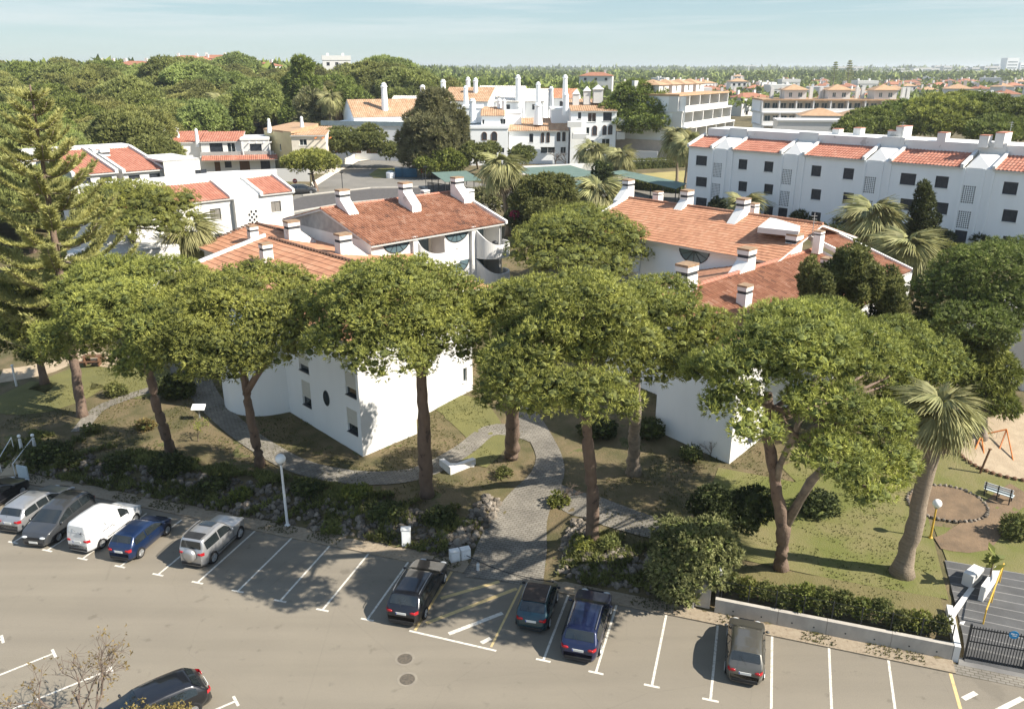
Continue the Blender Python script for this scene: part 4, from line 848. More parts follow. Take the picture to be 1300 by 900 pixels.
facade(t, xy(a1 - 13, wL1 - 5), xy(a1 - 3, wL1 - 5), 4.5, ze1 - 3.2, [(6.2, ze1 - 6.2, 8.0, ze1 - 4.0, 'check')]); facade(t, xy(a1 - 3, wL1 - 5), xy(a1 - 3, wL1), 4.5, ze1 - 3.2)
MB().prism([xy(a1 - 13, wL1 - 5), xy(a1 - 3, wL1 - 5), xy(a1 - 3, wL1 - .02), xy(a1 - 13, wL1 - .02)], ze1 - 3.3, ze1 - 3.2).build('roof', M['plaster_old'], t)

# L2: two red roofs at the far left
t = thing('apartment_house', 'low white house with two bright red roofs behind the far-left pine', 'house', (*G(150, 232, 7.5), 7.5))
w2 = 108.0
for x0, x1, y in ((92, 147, 222.5), (156, 208, 218.5)):
    ua, za = on_w(x0, y, w2); ub, zb = on_w(x1, y - 3.5, w2); z_ = (za + zb) / 2
    facade(t, xy(ua, w2), xy(ub, w2), 6.5, z_, winrow(0, ub - ua, 2, 1.4, z_ - 1.6, 1.1))
    facade(t, xy(ub, w2), xy(ub, w2 + 12), 6.5, z_); facade(t, xy(ua, w2 + 12), xy(ua, w2), 6.5, z_)
    tiles(t, U3(ua - .2, w2 - .4, z_), U3(ub + .2, w2 - .4, z_), U3(ub + .2, w2 + 11, z_ + 2.0), U3(ua - .2, w2 + 11, z_ + 2.0), M['tile_new'], .36, .6, .06)
    for q in (ua, ub): verge(t, U3(q, w2 - .4, z_ + .05), U3(q, w2 + 11, z_ + 2.05), M['plaster'], .4, .3)
MB().prism([xy(ua - 9, w2 + 11), xy(ub, w2 + 11), xy(ub, w2 + 14), xy(ua - 9, w2 + 14)], 8, z_ + 2.45).build('parapet', M['plaster'], t)
ua, za = on_w(207, 206, w2 - 1); ub, zb = on_w(254, 209, w2 - 1)
facade(t, xy(ua, w2 - 1), xy(ub, w2 - 1), 6, zb + .8, [(4, zb - 2, 5.6, zb - .7, 'dark')]); facade(t, xy(ub, w2 - 1), xy(ub, w2 + 8), 6, zb + .8); MB().prism([xy(ua, w2 - 1), xy(ub, w2 - 1), xy(ub, w2 + 8), xy(ua, w2 + 8)], zb + .6, zb + .82).build('roof', M['plaster'], t)
for px, py, h in ((125, 203, 2.0), (134, 203, 2.2), (67, 208, 1.6)):
    x, y = G(px, py, 14); chimney(t, x, y, 13.6, 1.3, .9, h, TH, None, cap=False)
x, y, z = D(150, 188, 138); t2 = thing('apartment_house', 'flat-roofed white house with round roof tank behind the two far-left red roofs', 'house', (x, y, 7.6))
P = house(t2, (x - 5, y), radians(30), 13, 8, 7.5, z, .3, 'tile_new', winrow(7, 13, 2, 1.2, z - 2.2, 1.2), 'flat')
MB().prism([P(8, 1), P(12.6, 1), P(12.6, 6), P(8, 6)], z + .3, [z + .5, z + .5, z + 1.1, z + 1.1]).build('tiled_patch', FLAT['tile_sand'], t2)
MB().lathe((x - 3.2, y + 3.6, z + .3), [(.9, 0), (1.0, .8), (.7, 1.1), (.1, 1.2)], 14).build('water_tank', M['plaster'], t2); stack(t2, x + 5, y + 7, z, z + 2.6, .5, .4)

# L3: white house with red roof and balcony
o3 = D(258, 224, 150); ang = radians(12)
t = thing('villa', 'white villa with coral red roof, shaded veranda and pergola, left of the yellow house', 'house', (*o3[:2], 7.5)); s3 = zc(o3[0], 150, 10) / FOC
zb = tz(*o3[:2]) - .1; z1f, z2f = D(300, 200, 150)[2], D(300, 181, 150)[2]
d3 = Vector((cos(ang), sin(ang))); L3 = 90 * s3
P = house(t, o3[:2], ang, L3, 9, zb, z1f, .15, 'tile_new', [(2.2, zb + .1, 3.2, zb + 2.2, 'brown'), (4.0, zb + .8, 5.2, zb + 2.0, 'dark'), (6.6, zb + .1, 8.4, zb + 2.3, 'brown'), (L3 - 2.6, zb + .1, L3 - .9, zb + 2.4, 'dark')], 'flat')
tiles(t, (*P(.2, -1.6), z1f - .5), (*P(L3 + .6, -1.6), z1f - .5), (*P(L3 + .6, -.05), z1f + .25), (*P(.2, -.05), z1f + .25), M['tile_new'], .36, .5, .06)
house(t, P(0, 1.6), ang, L3 * .55, 8, z1f, z2f, 1.2, 'tile_new', [(1.5, z1f + .4, 3.8, z2f - .3, 'dark'), (4.6, z1f + .4, 6, z2f - .3, 'glass')], 'mono')
house(t, P(L3 * .55 + .03, 1.0), ang, L3 * .38, 8, z1f, z2f + .25, .3, 'tile_new', [(1.5, z1f + .6, 3.6, z2f - .5, 'dark')], 'flat')
house(t, P(-6.5, 2.6), ang, 6.4, 9.5, zb, z2f - .1, 1.3, 'tile_new', [(2.0, zb + 4.0, 2.9, zb + 5.2, 'dark'), (4.4, zb + .9, 5.4, zb + 2.2, 'dark')], 'mono', m='plaster_old')
mb = MB(); mb.quad((*P(0, -.02), z1f), (*P(L3, -.02), z1f), (*P(L3, -.02), z1f + .9), (*P(0, -.02), z1f + .9)); mb.box((*P(L3 / 2, .03), z1f + .45), (L3, .1, .9), ang); mb.build('balcony_wall', M['plaster'], t)
for k in range(5): MB().box((*P(L3 * .57 + k * L3 * .1, .35), z2f - .2), (.12, 1.9, .14), ang).build('pergola_beam', M['white_metal'], t)
for x_ in (L3 * .58, L3 * .95): MB().box((*P(x_, -.1), z1f + 1.3), (.2, .2, 2.6), ang).build('pergola_post', M['white_metal'], t)
for x_, y_, h_ in ((-5.6, 4.5, 3.3), (-4.6, 6.5, 3.0), (-.6, 2.2, 3.0)): stack(t, *P(x_, y_), z2f - 1, z2f - 1 + h_ + .3, .42, .26)
# boundary wall below it
t = thing('garden_wall', 'long white boundary wall between the villa with red roof and the chequered house', 'wall', (*G(300, 222, 8), 7.5))
a_, b_ = Vector(D(208, 232, 131)[:2]), Vector(D(352, 219, 138)[:2]); W = Wall(a_, b_); mb = MB(); W.box(mb, 0, W.L, 6.9, D(208, 226, 131)[2] + .6, -.25, 0); mb.build('wall', M['plaster'], t)
mb = MB(); a_, b_ = Vector(D(352, 222, 137)[:2]), Vector(D(392, 214, 137)[:2]); W = Wall(a_, b_); W.box(mb, 0, W.L, 7, 9.6, -.25, 0); mb.build('gate_wall', M['plaster'], t)

# yellow house
o4 = D(373, 212, 150); t = thing('villa', 'pale yellow villa with sand-coloured roof behind the small traffic-island pine', 'house', (*o4[:2], 7.5)); s4 = zc(*o4) / FOC
zy = D(373, 172, 150)[2]; P = house(t, o4[:2], radians(5), 42 * s4, 10, 7, zy, .9, 'tile_sand', [(1.4, zy - 1.8, 2.7, zy - .7, 'glass'), (4.5, 8, 6, 10, 'brown')], 'mono', m='ochre')
W = facade(t, (o4[0] - 7.5, o4[1] + 9), (o4[0] - .02, o4[1] - .02), 7, zy + .5, [(3.0, 8.5, 3.9, 9.8, 'glass'), (6.4, 11, 7.1, 12.2, 'glass')], M['cream'])
MB().prism([(o4[0] - 7.6, o4[1] + 9), (o4[0], o4[1]), (o4[0] + 3, o4[1] + 9), (o4[0] - 3, o4[1] + 14)], zy + .3, [zy + .6, zy + .6, zy + 1.5, zy + 1.5]).build('roof', FLAT['tile_sand'], t)
MB().prism([P(3.2, -2.6), P(7.8, -2.6), P(7.8, 0), P(3.2, 0)], 7, 10.3).build('terrace', M['ochre'], t)
for k in range(3): MB().box((*P(4.5 + 1.3 * k, -1.3), zy - .4), (.16, 2.6, .16), radians(5)).build('pergola_beam', M['orange_metal'], t)
for x_, y_, h_ in ((-5.0, 6.5, 2.6), (1.2, 5.5, 3.0)): stack(t, *P(x_, y_), zy, zy + h_, .5, .24)

# hall with grey-blue band roof
o5 = D(418, 185, 172); ang = radians(-10); t = thing('hall', 'white hall with sand-coloured gable roof over a long grey-blue flat canopy', 'hall', (*o5[:2], 7.5)); s5 = zc(*o5) / FOC
z5 = D(418, 158, 172)[2]; L5 = 200 * s5; P = house(t, o5[:2], ang, L5, 12, 7, z5, .3, 'tile_sand', winrow(.5, L5 - 1, 9, 2.4, 8.9, 1.6, 'brown'), 'flat', m='plaster_lifted')
MB().prism([P(-1, -1.2), P(L5, -1.2), P(L5, -.9), P(-1, -.9)], z5 - .15, z5 + .75).build('canopy_band', mat('grey_blue_fascia', (.28, .34, .36), (.22, .27, .29), .8, 2), t)
house(t, P(5, 2), ang + radians(30), 16, 14, z5, z5 + 1.4, 3.2, 'tile_sand', (), 'gable', m='plaster_lifted'); x, y, z = D(489, 146, 178); stack(t, x, y, z - .5, D(489, 105, 178)[2], .75, .58)
# terraces of white houses behind the big dark tree, with their chimney shafts
t = thing('terraced_houses', 'white terraced houses with grey and sand roofs and tall round chimneys, behind the white villa', 'houses', (*D(640, 150, 200)[:2], 7.5))
for px0, px1, py, Y, rise, tm in ((500, 548, 138, 190, 2.6, 'tile_grey'), (572, 616, 128, 192, 2.8, 'tile_sand'), (612, 655, 128, 196, 3.2, 'tile_grey'), (655, 686, 128, 200, 2.6, 'tile_grey'), (686, 722, 124, 206, 2.0, 'tile_flat')):
    x0, y0, z0 = D(px0, py, Y); x1, y1, _ = D(px1, py, Y); L = x1 - x0 + 3
    house(t, (x0 - 2, y0), radians(-14), L, 12, 7, z0, rise, tm, winrow(0, L, 2, 1.2, z0 - 2, 1.2), 'gable', m='plaster_lifted')
for px, pt, pb, Y, r in ((537, 108, 122, 186, .7), (563, 101, 120, 196, .7), (594.5, 98, 124, 198, .62), (604, 99, 126, 194, .62), (591.5, 109, 128, 190, .6), (657.5, 95, 126, 194, .68), (683, 104, 128, 196, .62), (699.5, 110, 126, 204, .6), (717, 95, 120, 202, .66)):
    x, y, z = D(px, pb + 4, Y); stack(t, x, y, z - 1, D(px, pt, Y)[2], r, r * .78)
# the white villa with arched windows
VX = 163.0
def vv(px, py, Y=VX): return D(px, py, Y)
t = thing('villa_block', 'large white villa with sand roofs, arched windows and balconies, centre of the background', 'villa', (*vv(690, 205)[:2], 7.5))
sV = zc(*vv(700, 170)) / FOC
def vx(px): return (px - 650) / 1.0 * sV
def vblock(px0, px1, py_e, Y, dep, wins, rise=1.6, style='mono', ang=0.0, tm='tile_sand'):
    x0, y0, z0 = vv(px0, py_e, Y); x1 = vv(px1, py_e, Y)[0]; L = x1 - x0; s = L / (px1 - px0)
    ws = [((a - px0) * s, vv(a, d, Y)[2], (b - px0) * s, vv(a, c, Y)[2], st_) for a, c, b, d, st_ in wins]
    return house(t, (x0, y0), ang, L, dep, 7, z0, rise, tm, ws, style, m='plaster_lifted')
def arched(px0, px1, pt, pb, Y, style='dark'):
    x0, y0, z0 = vv(px0, pb, Y); x1 = vv(px1, pb, Y)[0]; zt = vv(px0, pt, Y)[2]; r = (x1 - x0) / 2
    P = [(x0, y0 - .03, z0), (x1, y0 - .03, z0)] + [((x0 + x1) / 2 + r * cos(a), y0 - .03, zt - r + r * sin(a)) for a in np.linspace(0, pi, 9)]
    o = MB().add(P, [tuple(range(len(P)))]).build('window', M['dark_window'], t)
    mb = MB(); mb.tube(P + [P[0]], .06, 4); mb.build('frame', M['brown_wood'], o)
vblock(725, 783, 141, 163, 10, [(734, 143, 738, 151, 'dark'), (746.5, 143.5, 757, 155, 'glass'), (766, 143, 777, 154, 'dark'), (745, 162, 749, 170, 'glass'), (765.5, 176.5, 775.5, 187.5, 'glass'), (747, 178.5, 755, 186, 'dark')], 1.9)
for a, b, c, d in ((752, 757.5, 160, 172), (765, 769.5, 159.5, 171.5), (772, 777, 159, 171), (772, 778, 193, 199)): arched(a, b, c, d, 163)
for px, py in ((729, 158), (735, 173)): x, y, z = vv(px, py, 161); MB().box((x, y, z), (2.6, 2, 1.0)).build('balcony', M['plaster'], t)
for py in (154, 172): x, y, z = vv(787, py, 164); MB().box((x, y, z), (1.6, 3, 1.4)).build('balcony', M['plaster'], t)
vblock(646, 722, 166, 164, 9, [(664, 185, 674, 192, 'brown'), (672, 170, 677, 181, 'dark'), (686.5, 187, 705, 195, 'glass'), (712, 187, 719, 195, 'glass')], 1.9)
for a, b, c, d in ((687, 690.5, 169, 181), (694, 697.5, 168.5, 181), (707, 711, 168, 179.5), (714, 717.5, 167.5, 179.5)): arched(a, b, c, d, 164)
vblock(597, 645, 163, 161, 8, [(599, 178, 603, 186, 'glass'), (635, 188, 640, 194, 'dark')], .4, 'flat'); vblock(611, 640, 147, 163, 6, [(612, 152, 615, 158, 'glass'), (635, 151, 642, 158, 'glass')], 1.4)
for a, b, c, d in ((612, 618, 168, 178), (624, 631, 167.5, 179)): arched(a, b, c, d, 161)
vblock(588, 612, 137, 167, 6, [(590, 168, 601, 177, 'dark')], .4, 'flat'); vblock(640, 662, 143, 168, 6, (), .3, 'flat'); vblock(700, 728, 139, 169, 6, (), .3, 'flat')
for px, pt, pb, Y, r in ((683, 131, 152, 167, .95), (718, 118, 140, 166, .7), (600, 125, 150, 165, .8), (634, 125, 146, 168, .6), (640, 126, 145, 167, .5)): x, y, z = vv(px, pb, Y); stack(t, x, y, z - 1, vv(px, pt, Y)[2], r, r * .7)
for px, py, r in ((731, 123, .7), (745, 119, .75), (759, 117, 1.05)):
    x, y, z = vv(px, py + 4, 168); mb = MB(); mb.box((x, y, z - .2), (r * 1.8, r * 1.8, 2.6)); h = r * 1.1; mb.add([(x - h, y - h, z + 1.1), (x + h, y - h, z + 1.1), (x + h, y + h, z + 1.1), (x - h, y + h, z + 1.1), (x, y, z + 2.0)], [(0, 1, 4), (1, 2, 4), (2, 3, 4), (3, 0, 4), (3, 2, 1, 0)]); mb.build('chimney_house', M['plaster'], t)
g = thing('garden_wall', 'white boundary wall along the foot of the large white villa', 'wall', (*D(750, 207, 150)[:2], 7.5)); mb = MB(); W = Wall(D(655, 214, 146)[:2], D(856, 200, 158)[:2]); W.box(mb, 0, W.L, 7.2, 9.0, -.25, 0); mb.build('wall', M['plaster'], g)
g = thing('garden_wall', 'tall white wall with brown gate right of the large white villa', 'wall', (*D(820, 190, 163)[:2], 7.5)); mb = MB(); W = Wall(D(790, 193, 163)[:2], D(835, 193, 161)[:2]); W.box(mb, 0, W.L, 7.2, 10.2, -.25, 0); mb.build('wall', M['plaster'], g); mb = MB(); W.box(mb, W.L * .7, W.L * .9, 7.5, 8.6, .004, .06); mb.build('gate_leaf', M['brown_wood'], g)

# balcony blocks: right of the round pine, and farther right
def balconies(t, A, ang, L, zs, h, dep, nb, step=2.0, m='ochre'):
    d = Vector((cos(ang), sin(ang))); b = Vector((-d.y, d.x)); A = Vector(A); P = lambda x, y: tuple(A + d * x + b * y)
    for i, z in enumerate(zs):
        y0 = step * i; W = facade(t, P(0, y0 + 1.8), P(L, y0 + 1.8), z, z + h, winrow(.6, L - .6, nb * 2, L / nb * .34, z + .15, h - .8, 'teal'), M[m])
        MB().prism([P(-.2, y0 - .3), P(L + .2, y0 - .3), P(L + .2, y0 + dep), P(-.2, y0 + dep)], z + h - .04, z + h + .28).build('roof_slab', FLAT['tile_sand'] if i == len(zs) - 1 else M['plaster'], t)
        mb = MB(); mb.prism([P(0, y0 - .2), P(L, y0 - .2), P(L, y0 - .05), P(0, y0 - .05)], z - .25, z + .95); mb.build('balcony_wall', M['plaster'], t)
        for k in range(nb + 1): x = L * k / nb; MB().prism([P(x - .14, y0 - .15), P(x + .14, y0 - .15), P(x + .14, y0 + 1.78), P(x - .14, y0 + 1.78)], z + .002, z + h - .05).build('party_wall', M['plaster'], t)
        facade(t, P(L, y0 + 1.8), P(L, y0 + dep), z - .3, z + h, (), M['plaster_lifted']); facade(t, P(0, y0 + dep), P(0, y0 + 1.8), z - .3, z + h, (), M['plaster_lifted'])
    return P
t = thing('apartment_block', 'cream terraced block with three balcony storeys right of the round pine', 'apartment block', (*D(870, 190, 168)[:2], 7.5))
a0 = D(868, 188, 160); P = balconies(t, a0[:2], radians(58), 30, (11.6, 14.6, 17.6), 2.9, 13, 5, .9); MB().prism([P(-.1, -.1), P(30.1, -.1), P(30.1, 13), P(-.1, 13)], 6.5, 11.3).build('base_wall', M['ochre'], t)
facade(t, tuple(Vector(a0[:2]) + Vector((-11, 9))), tuple(Vector(a0[:2]) + Vector((-.1, .4))), 7, 20.4, [(4, 16.5, 4.6, 17.4, 'dark'), (7, 16.3, 7.6, 17.2, 'dark')], M['plaster_lifted']); facade(t, tuple(Vector(a0[:2]) + Vector((-19, 12))), tuple(Vector(a0[:2]) + Vector((-.1, -.6))), 7, 12.2, (), mat('pinkish_wall', (.58, .50, .43), (.5, .43, .37), .9, 1))
for k in range(4): house(t, P(3 + 7 * k, 7), radians(58), 5, 5, 20.6, 22.4, 1.0, 'tile_sand', [(1.8, 21, 2.8, 22.1, 'teal')], 'hip')
for k in range(5): x, y = P(1.5 + 6.5 * k, 11.5); MB().box((x, y, 21.8), (.9, .9, 2.8), .5).build('chimney', M['plaster'], t)
t = thing('apartment_block', 'long cream block with three roof pavilions and wide balconies, beyond the white block', 'apartment block', (*D(1050, 165, 205)[:2], 7.5))
a0 = D(968, 170, 202); L = D(1140, 160, 202)[0] - a0[0]; P = balconies(t, a0[:2], radians(-4), L, (9.6, 12.5, 15.4), 2.8, 12, 8, 1.6); MB().prism([P(-.1, -.1), P(L + .1, -.1), P(L + .1, 12), P(-.1, 12)], 6.5, 9.3).build('base_wall', M['ochre'], t)
for px in (1011, 1066, 1124): x = (px - 968) / (1140 - 968) * L; house(t, P(x - 2.6, 5), radians(-4), 5.2, 5.2, 18.3, 20.6, 1.3, 'tile_sand', [(1.0, 18.9, 1.8, 20.0, 'teal'), (3.2, 18.9, 4.2, 20.0, 'teal')], 'hip', oh=.6)
for px in (985, 998, 1035, 1048, 1094, 1101, 1152, 1158): x = (px - 968) / (1140 - 968) * L; MB().box((*P(x, 8.5), 19.7), (.8, .8, 3.0)).build('chimney', M['plaster'], t)
for px in (1038, 1090): 
    x, y, z = D(px, 160, 190); h_ = thing('pavilion', 'small white house with tiled hip roof before the long cream block, %s of two' % ('left' if px < 1060 else 'right'), 'house', (x, y, 7.5), group='white houses before the cream block'); house(h_, (x - 4, y), radians(-12), 9, 8, 7, D(px, 147, 190)[2], 1.5, 'tile_sand', [(5.2, 12.2, 7.4, 13.2, 'dark'), (1, 12, 2.4, 13.4, 'glass')], 'hip')
x, y, z = D(1010, 165, 178); h_ = thing('pavilion', 'plain white flat-roofed house between long white block and cream block', 'house', (x, y, 7.5)); house(h_, (x - 4, y), radians(-10), 22, 7, 7, D(1010, 154, 178)[2], .3, 'tile_sand', [(15, 11.5, 18.5, 12.9, 'dark')], 'flat')
x, y, z = D(935, 165, 190); h_ = thing('pavilion', 'cream car-park deck left of the long cream block', 'deck', (x, y, 7.5)); house(h_, (x - 6, y), radians(-10), 16, 9, 7, 9.4, .25, 'tile_sand', winrow(0, 16, 4, 2.6, 7.6, 1.2), 'flat', m='ochre')

# the distant town: three house kinds, copied
def town_proto(seed, L, dep, h, tm, style):
    t = thing('town_house', 'x', 'house', (0, 0, -900), world=False); house(t, (-L / 2, -dep / 2), 0, L, dep, 0, h, 1.5, tm, winrow(.4, L - .4, 3, 1.1, h - 1.9, 1.1) + winrow(.4, L - .4, 3, 1.1, .6, 1.3), 'hip' if style == 'hip' else 'flat')
    for k in range(2): MB().box((-L * .3 + k * L * .55, dep * .1, h + 1.2), (.9, .9, 2.4)).build('chimney', M['plaster'], t)
    return t
TP_ = [town_proto(1, 9, 8, 6.0, 'tile_new', 'hip'), town_proto(2, 14, 9, 6.4, 'tile_red', 'hip'), town_proto(3, 10, 8, 7.5, 'tile_sand', 'flat'), town_proto(4, 8, 8, 8.6, 'tile_sand', 'hip')]
TL = ['white house with red hip roof in the distant town on the right', 'wide white house with red-brown roof in the distant town on the right', 'flat-roofed white house in the distant town on the right', 'tall white house with sand roof in the distant town on the right']
used_ = set(); r6 = random.Random(6)
def town(k, x, y, rz, sc, lab=None, grp=None):
    p = TP_[k]; z = tz(x, y) - .2
    if k in used_: o = dup(p, (x, y, z), rz, sc)
    else: used_.add(k); KIDS[p.name] = [(c, list(c.children)) for c in p.children]; o = p; o.location = (x, y, z); o.rotation_euler.z = rz; o.scale = (sc,) * 3
    tag(o, lab or TL[k], 'house', grp or ('distant town: ' + TL[k])); return o
cnt = 0; hs_ = []
while cnt < 100:
    Y = 335 * (1000 / 335) ** r6.random(); px = r6.uniform(880, 1330) if r6.random() < .82 else r6.uniform(790, 900); x = (px - 650) / FOC * (Y * CP + 6)
    if Y < 300 and px < 1190: continue
    if any((x - a) ** 2 + (Y - b) ** 2 < 150 for a, b in hs_): continue
    hs_.append((x, Y)); town(r6.choice((0, 0, 1, 1, 2, 3)), x, Y, r6.choice((0, .5, -.4, 1.1)), r6.uniform(.95, 1.35)); cnt += 1
for i, (px, py, Y, k, lab) in enumerate(((240, 86, 420, 1, 'pinkish house on the wooded hilltop, leftmost of the hilltop row'), (258, 86, 425, 0, 'house with orange roof second from left on the wooded hilltop'), (276, 85, 430, 1, 'wide house in the middle of the wooded hilltop row'), (292, 89, 425, 0, 'small house fourth along the wooded hilltop'), (315, 93, 410, 1, 'house with orange roof on the hill just left of the tall dark tree'), (335, 95, 405, 1, 'house with pale walls at the right end of the hilltop row'), (175, 96, 350, 1, 'orange-roofed house half hidden in the wood on the left hill'), (138, 93, 380, 0, 'tiny pale house deep in the wood on the left hill'), (428, 93, 360, 2, 'pale flat house among the pines behind the hall'), (757, 107, 420, 1, 'orange brick house behind the round pine in the far wood'))):
    x, y, z = D(px, py, Y); o = town(k, x, y, r6.uniform(-.3, .3), 1.15, lab, 'houses on the wooded hill'); o.location.z = z - 3.5
for px, pt, Y, wd, lab in ((1283, 74, 1900, 26, 'pale high-rise tower on the skyline at far right'), (1272, 82, 1950, 26, 'lower grey tower beside the pale high-rise at far right'), (1298, 80, 2000, 22, 'grey tower cut by the right edge on the skyline')):
    x, y, z = D(px, pt, Y); t = thing('tower_block', lab, 'tower', (x, y, 7)); MB().box((x, y, (z + 6) / 2), (wd, 24, z - 6)).build('wall', M['plaster_lifted'], t)
    for k in range(6): MB().box((x, y - 12.1, 10 + (z - 12) * k / 6), (wd * .8, .3, 1.8)).build('window_band', M['teal_pane'], t)
for i in range(26):
    px = 1075 + i * 9 + r6.uniform(-3, 3); Y = r6.uniform(1300, 2000); x, y, z = D(px, r6.uniform(83, 91), Y); t = thing('far_apartment_block', 'pale apartment block on the far skyline right of the twin araucarias', 'apartment block', (x, y, 7), group='far skyline blocks'); w_ = r6.uniform(14, 34)
    MB().box((x, y, (z + 5) / 2), (w_, 14, max(4, z - 5))).build('wall', M['plaster'], t); MB().box((x, y - 7.1, z - 4), (w_ * .85, .2, 1.6)).build('window_band', M['teal_pane'], t)
# carport canopies, hedge, street things of the upper terrace
def canopy(label, pxs, z, n):
    P = [G(*p, z) for p in pxs]; c = np.mean(P, 0); t = thing('carport', label, 'carport', (*c, 7.5), group='green net carports')
    MB().prism(P[::-1] if False else P, z - .06, z).build('shade_net', M['green_net'], t)
    for i in range(len(P)):
        for k in range(n): q = Vector(P[i]).lerp(Vector(P[(i + 1) % len(P)]), k / n); MB().tube([(*q, 7.4), (*q, z - .07)], .07, 6).build('post', M['dark_metal'], t)
canopy('green net carport with dark cars below, in front of the garden wall', [(648, 214), (724, 210), (764, 222), (690, 228)], 10.0, 2)
canopy('long green net carport beside the pale lawn', [(772, 219), (790, 216), (872, 233), (858, 240)], 9.9, 3)
canopy('green net carport between the upper road and the dark bushy tree', [(548, 219), (592, 217), (612, 229), (565, 231)], 9.8, 2)
canopy('green net carport behind the pale fan palm', [(690, 233), (740, 229), (772, 243), (720, 250)], 9.9, 2)
hb = Vector(D(772, 214, 148)[:2]); he_ = Vector(D(868, 212, 142)[:2])

# ------------------------------------------------------------------ trees
_g = (1 + 5 ** .5) / 2
ICO_V = unit(np.array([(-1, _g, 0), (1, _g, 0), (-1, -_g, 0), (1, -_g, 0), (0, -1, _g), (0, 1, _g), (0, -1, -_g), (0, 1, -_g), (_g, 0, -1), (_g, 0, 1), (-_g, 0, -1), (-_g, 0, 1)], float))
ICO_F = np.array([(0, 11, 5), (0, 5, 1), (0, 1, 7), (0, 7, 10), (0, 10, 11), (1, 5, 9), (5, 11, 4), (11, 10, 2), (10, 7, 6), (7, 1, 8), (3, 9, 4), (3, 4, 2), (3, 2, 6), (3, 6, 8), (3, 8, 9), (4, 9, 5), (2, 4, 11), (6, 2, 10), (8, 6, 7), (9, 8, 1)])
def pine_crown(lobes, rng, dens=19, sub=.42, leaf_l=.22, leaf_w=.047, k=6, flat=.55, inner=.0, up=.35):
    """umbrella-pine crown: every lobe an ellipsoid covered with rounded cushions, every cushion covered with needle tufts"""
    C = []; R = []
    for (cx, cy, cz, rx, ry, rz) in lobes:
        area = 4 * pi * ((rx * ry) ** 1.6 / 3 + (rx * rz) ** 1.6 / 3 + (ry * rz) ** 1.6 / 3) ** (1 / 1.6)
        n = max(3, int(area * .66 / (sub * sub * 1.35))); d = sphere_pts(n * 3, rng); d = d[(d[:, 2] > -flat)][:n]
        r = sub * rng.uniform(.65, 1.25, len(d)); sh = np.maximum(1 - r / max(rx, ry, rz) * .75, .25)
        C.append(np.array([cx, cy, cz]) + d * np.array([rx, ry, rz]) * (sh * rng.uniform(.78, 1.16, len(d)))[:, None]); R.append(r)
    C = np.concatenate(C); R = np.concatenate(R)
    Ps = []; As = []
    for i in range(len(C)):
        n = int(4 * pi * R[i] ** 2 * dens); d = sphere_pts(n, rng); sq = np.array([1, 1, .72])
        p = C[i] + d * R[i] * sq * rng.uniform(.82, 1.06, (n, 1)); near = np.where(np.linalg.norm(C - C[i], axis=1) < R + R[i])[0]; near = near[near != i]
        ok = (d[:, 2] > -.35) | (rng.random(n) < .35)
        if len(near):
            dd = np.min(np.linalg.norm((p[:, None] - C[near]) / sq, axis=2) / R[near], axis=1); ok &= (dd > .80)
        Ps.append(p[ok]); As.append(unit(d[ok] + np.array([0, 0, up])))
        m = int(n * inner * .4); d2 = sphere_pts(m, rng); Ps.append(C[i] + d2 * R[i] * .6 * sq); As.append(unit(d2 + np.array([0, 0, up])))
    P = np.concatenate(Ps); A = np.concatenate(As)
    V, F = tufts(P, A, leaf_l, k, leaf_w, .55, rng)
    m = len(C); cv = np.repeat(ICO_V[None], m, 0) * (R[:, None, None] * .54) * np.array([1, 1, .72]) * rng.uniform(.78, 1.12, (m, 12, 1)) + C[:, None]   # core of every cushion, inner shade put into its colour
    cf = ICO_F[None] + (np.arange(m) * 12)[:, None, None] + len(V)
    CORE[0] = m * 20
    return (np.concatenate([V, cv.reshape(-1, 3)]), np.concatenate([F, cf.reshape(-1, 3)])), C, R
def trunk_mb(pts, rad, n=10, rough=.07, seed=0):
    r = random.Random(seed); P = []; Rr = []; pts = [Vector(p) for p in pts]
    for i in range(len(pts) - 1):
        m = max(2, int((pts[i + 1] - pts[i]).length / .55))
        for j in range(m):
            t = j / m; q = pts[i].lerp(pts[i + 1], t); a = rad[i] * (1 - t) + rad[i + 1] * t; P.append(q + Vector((r.uniform(-1, 1), r.uniform(-1, 1), 0)) * a * .14); Rr.append(a * r.uniform(1 - rough, 1 + rough))
    P.append(pts[-1]); Rr.append(rad[-1]); P[0] = pts[0] - Vector((0, 0, .3)); Rr[0] *= 1.3
    return MB().tube(P, Rr, n)
def lobe(px, py, Y, hw, hh, dy=None):
    """a lobe of a crown sighted in the photograph at distance Y, half sizes in photo pixels"""
    x, y, z = D(px, py, Y); s = zc(x, y, z) / FOC; rx = hw * s * 1.1; rz = hh * s
    return (x, y, z, rx, dy or max(rx * .8, rz), rz)
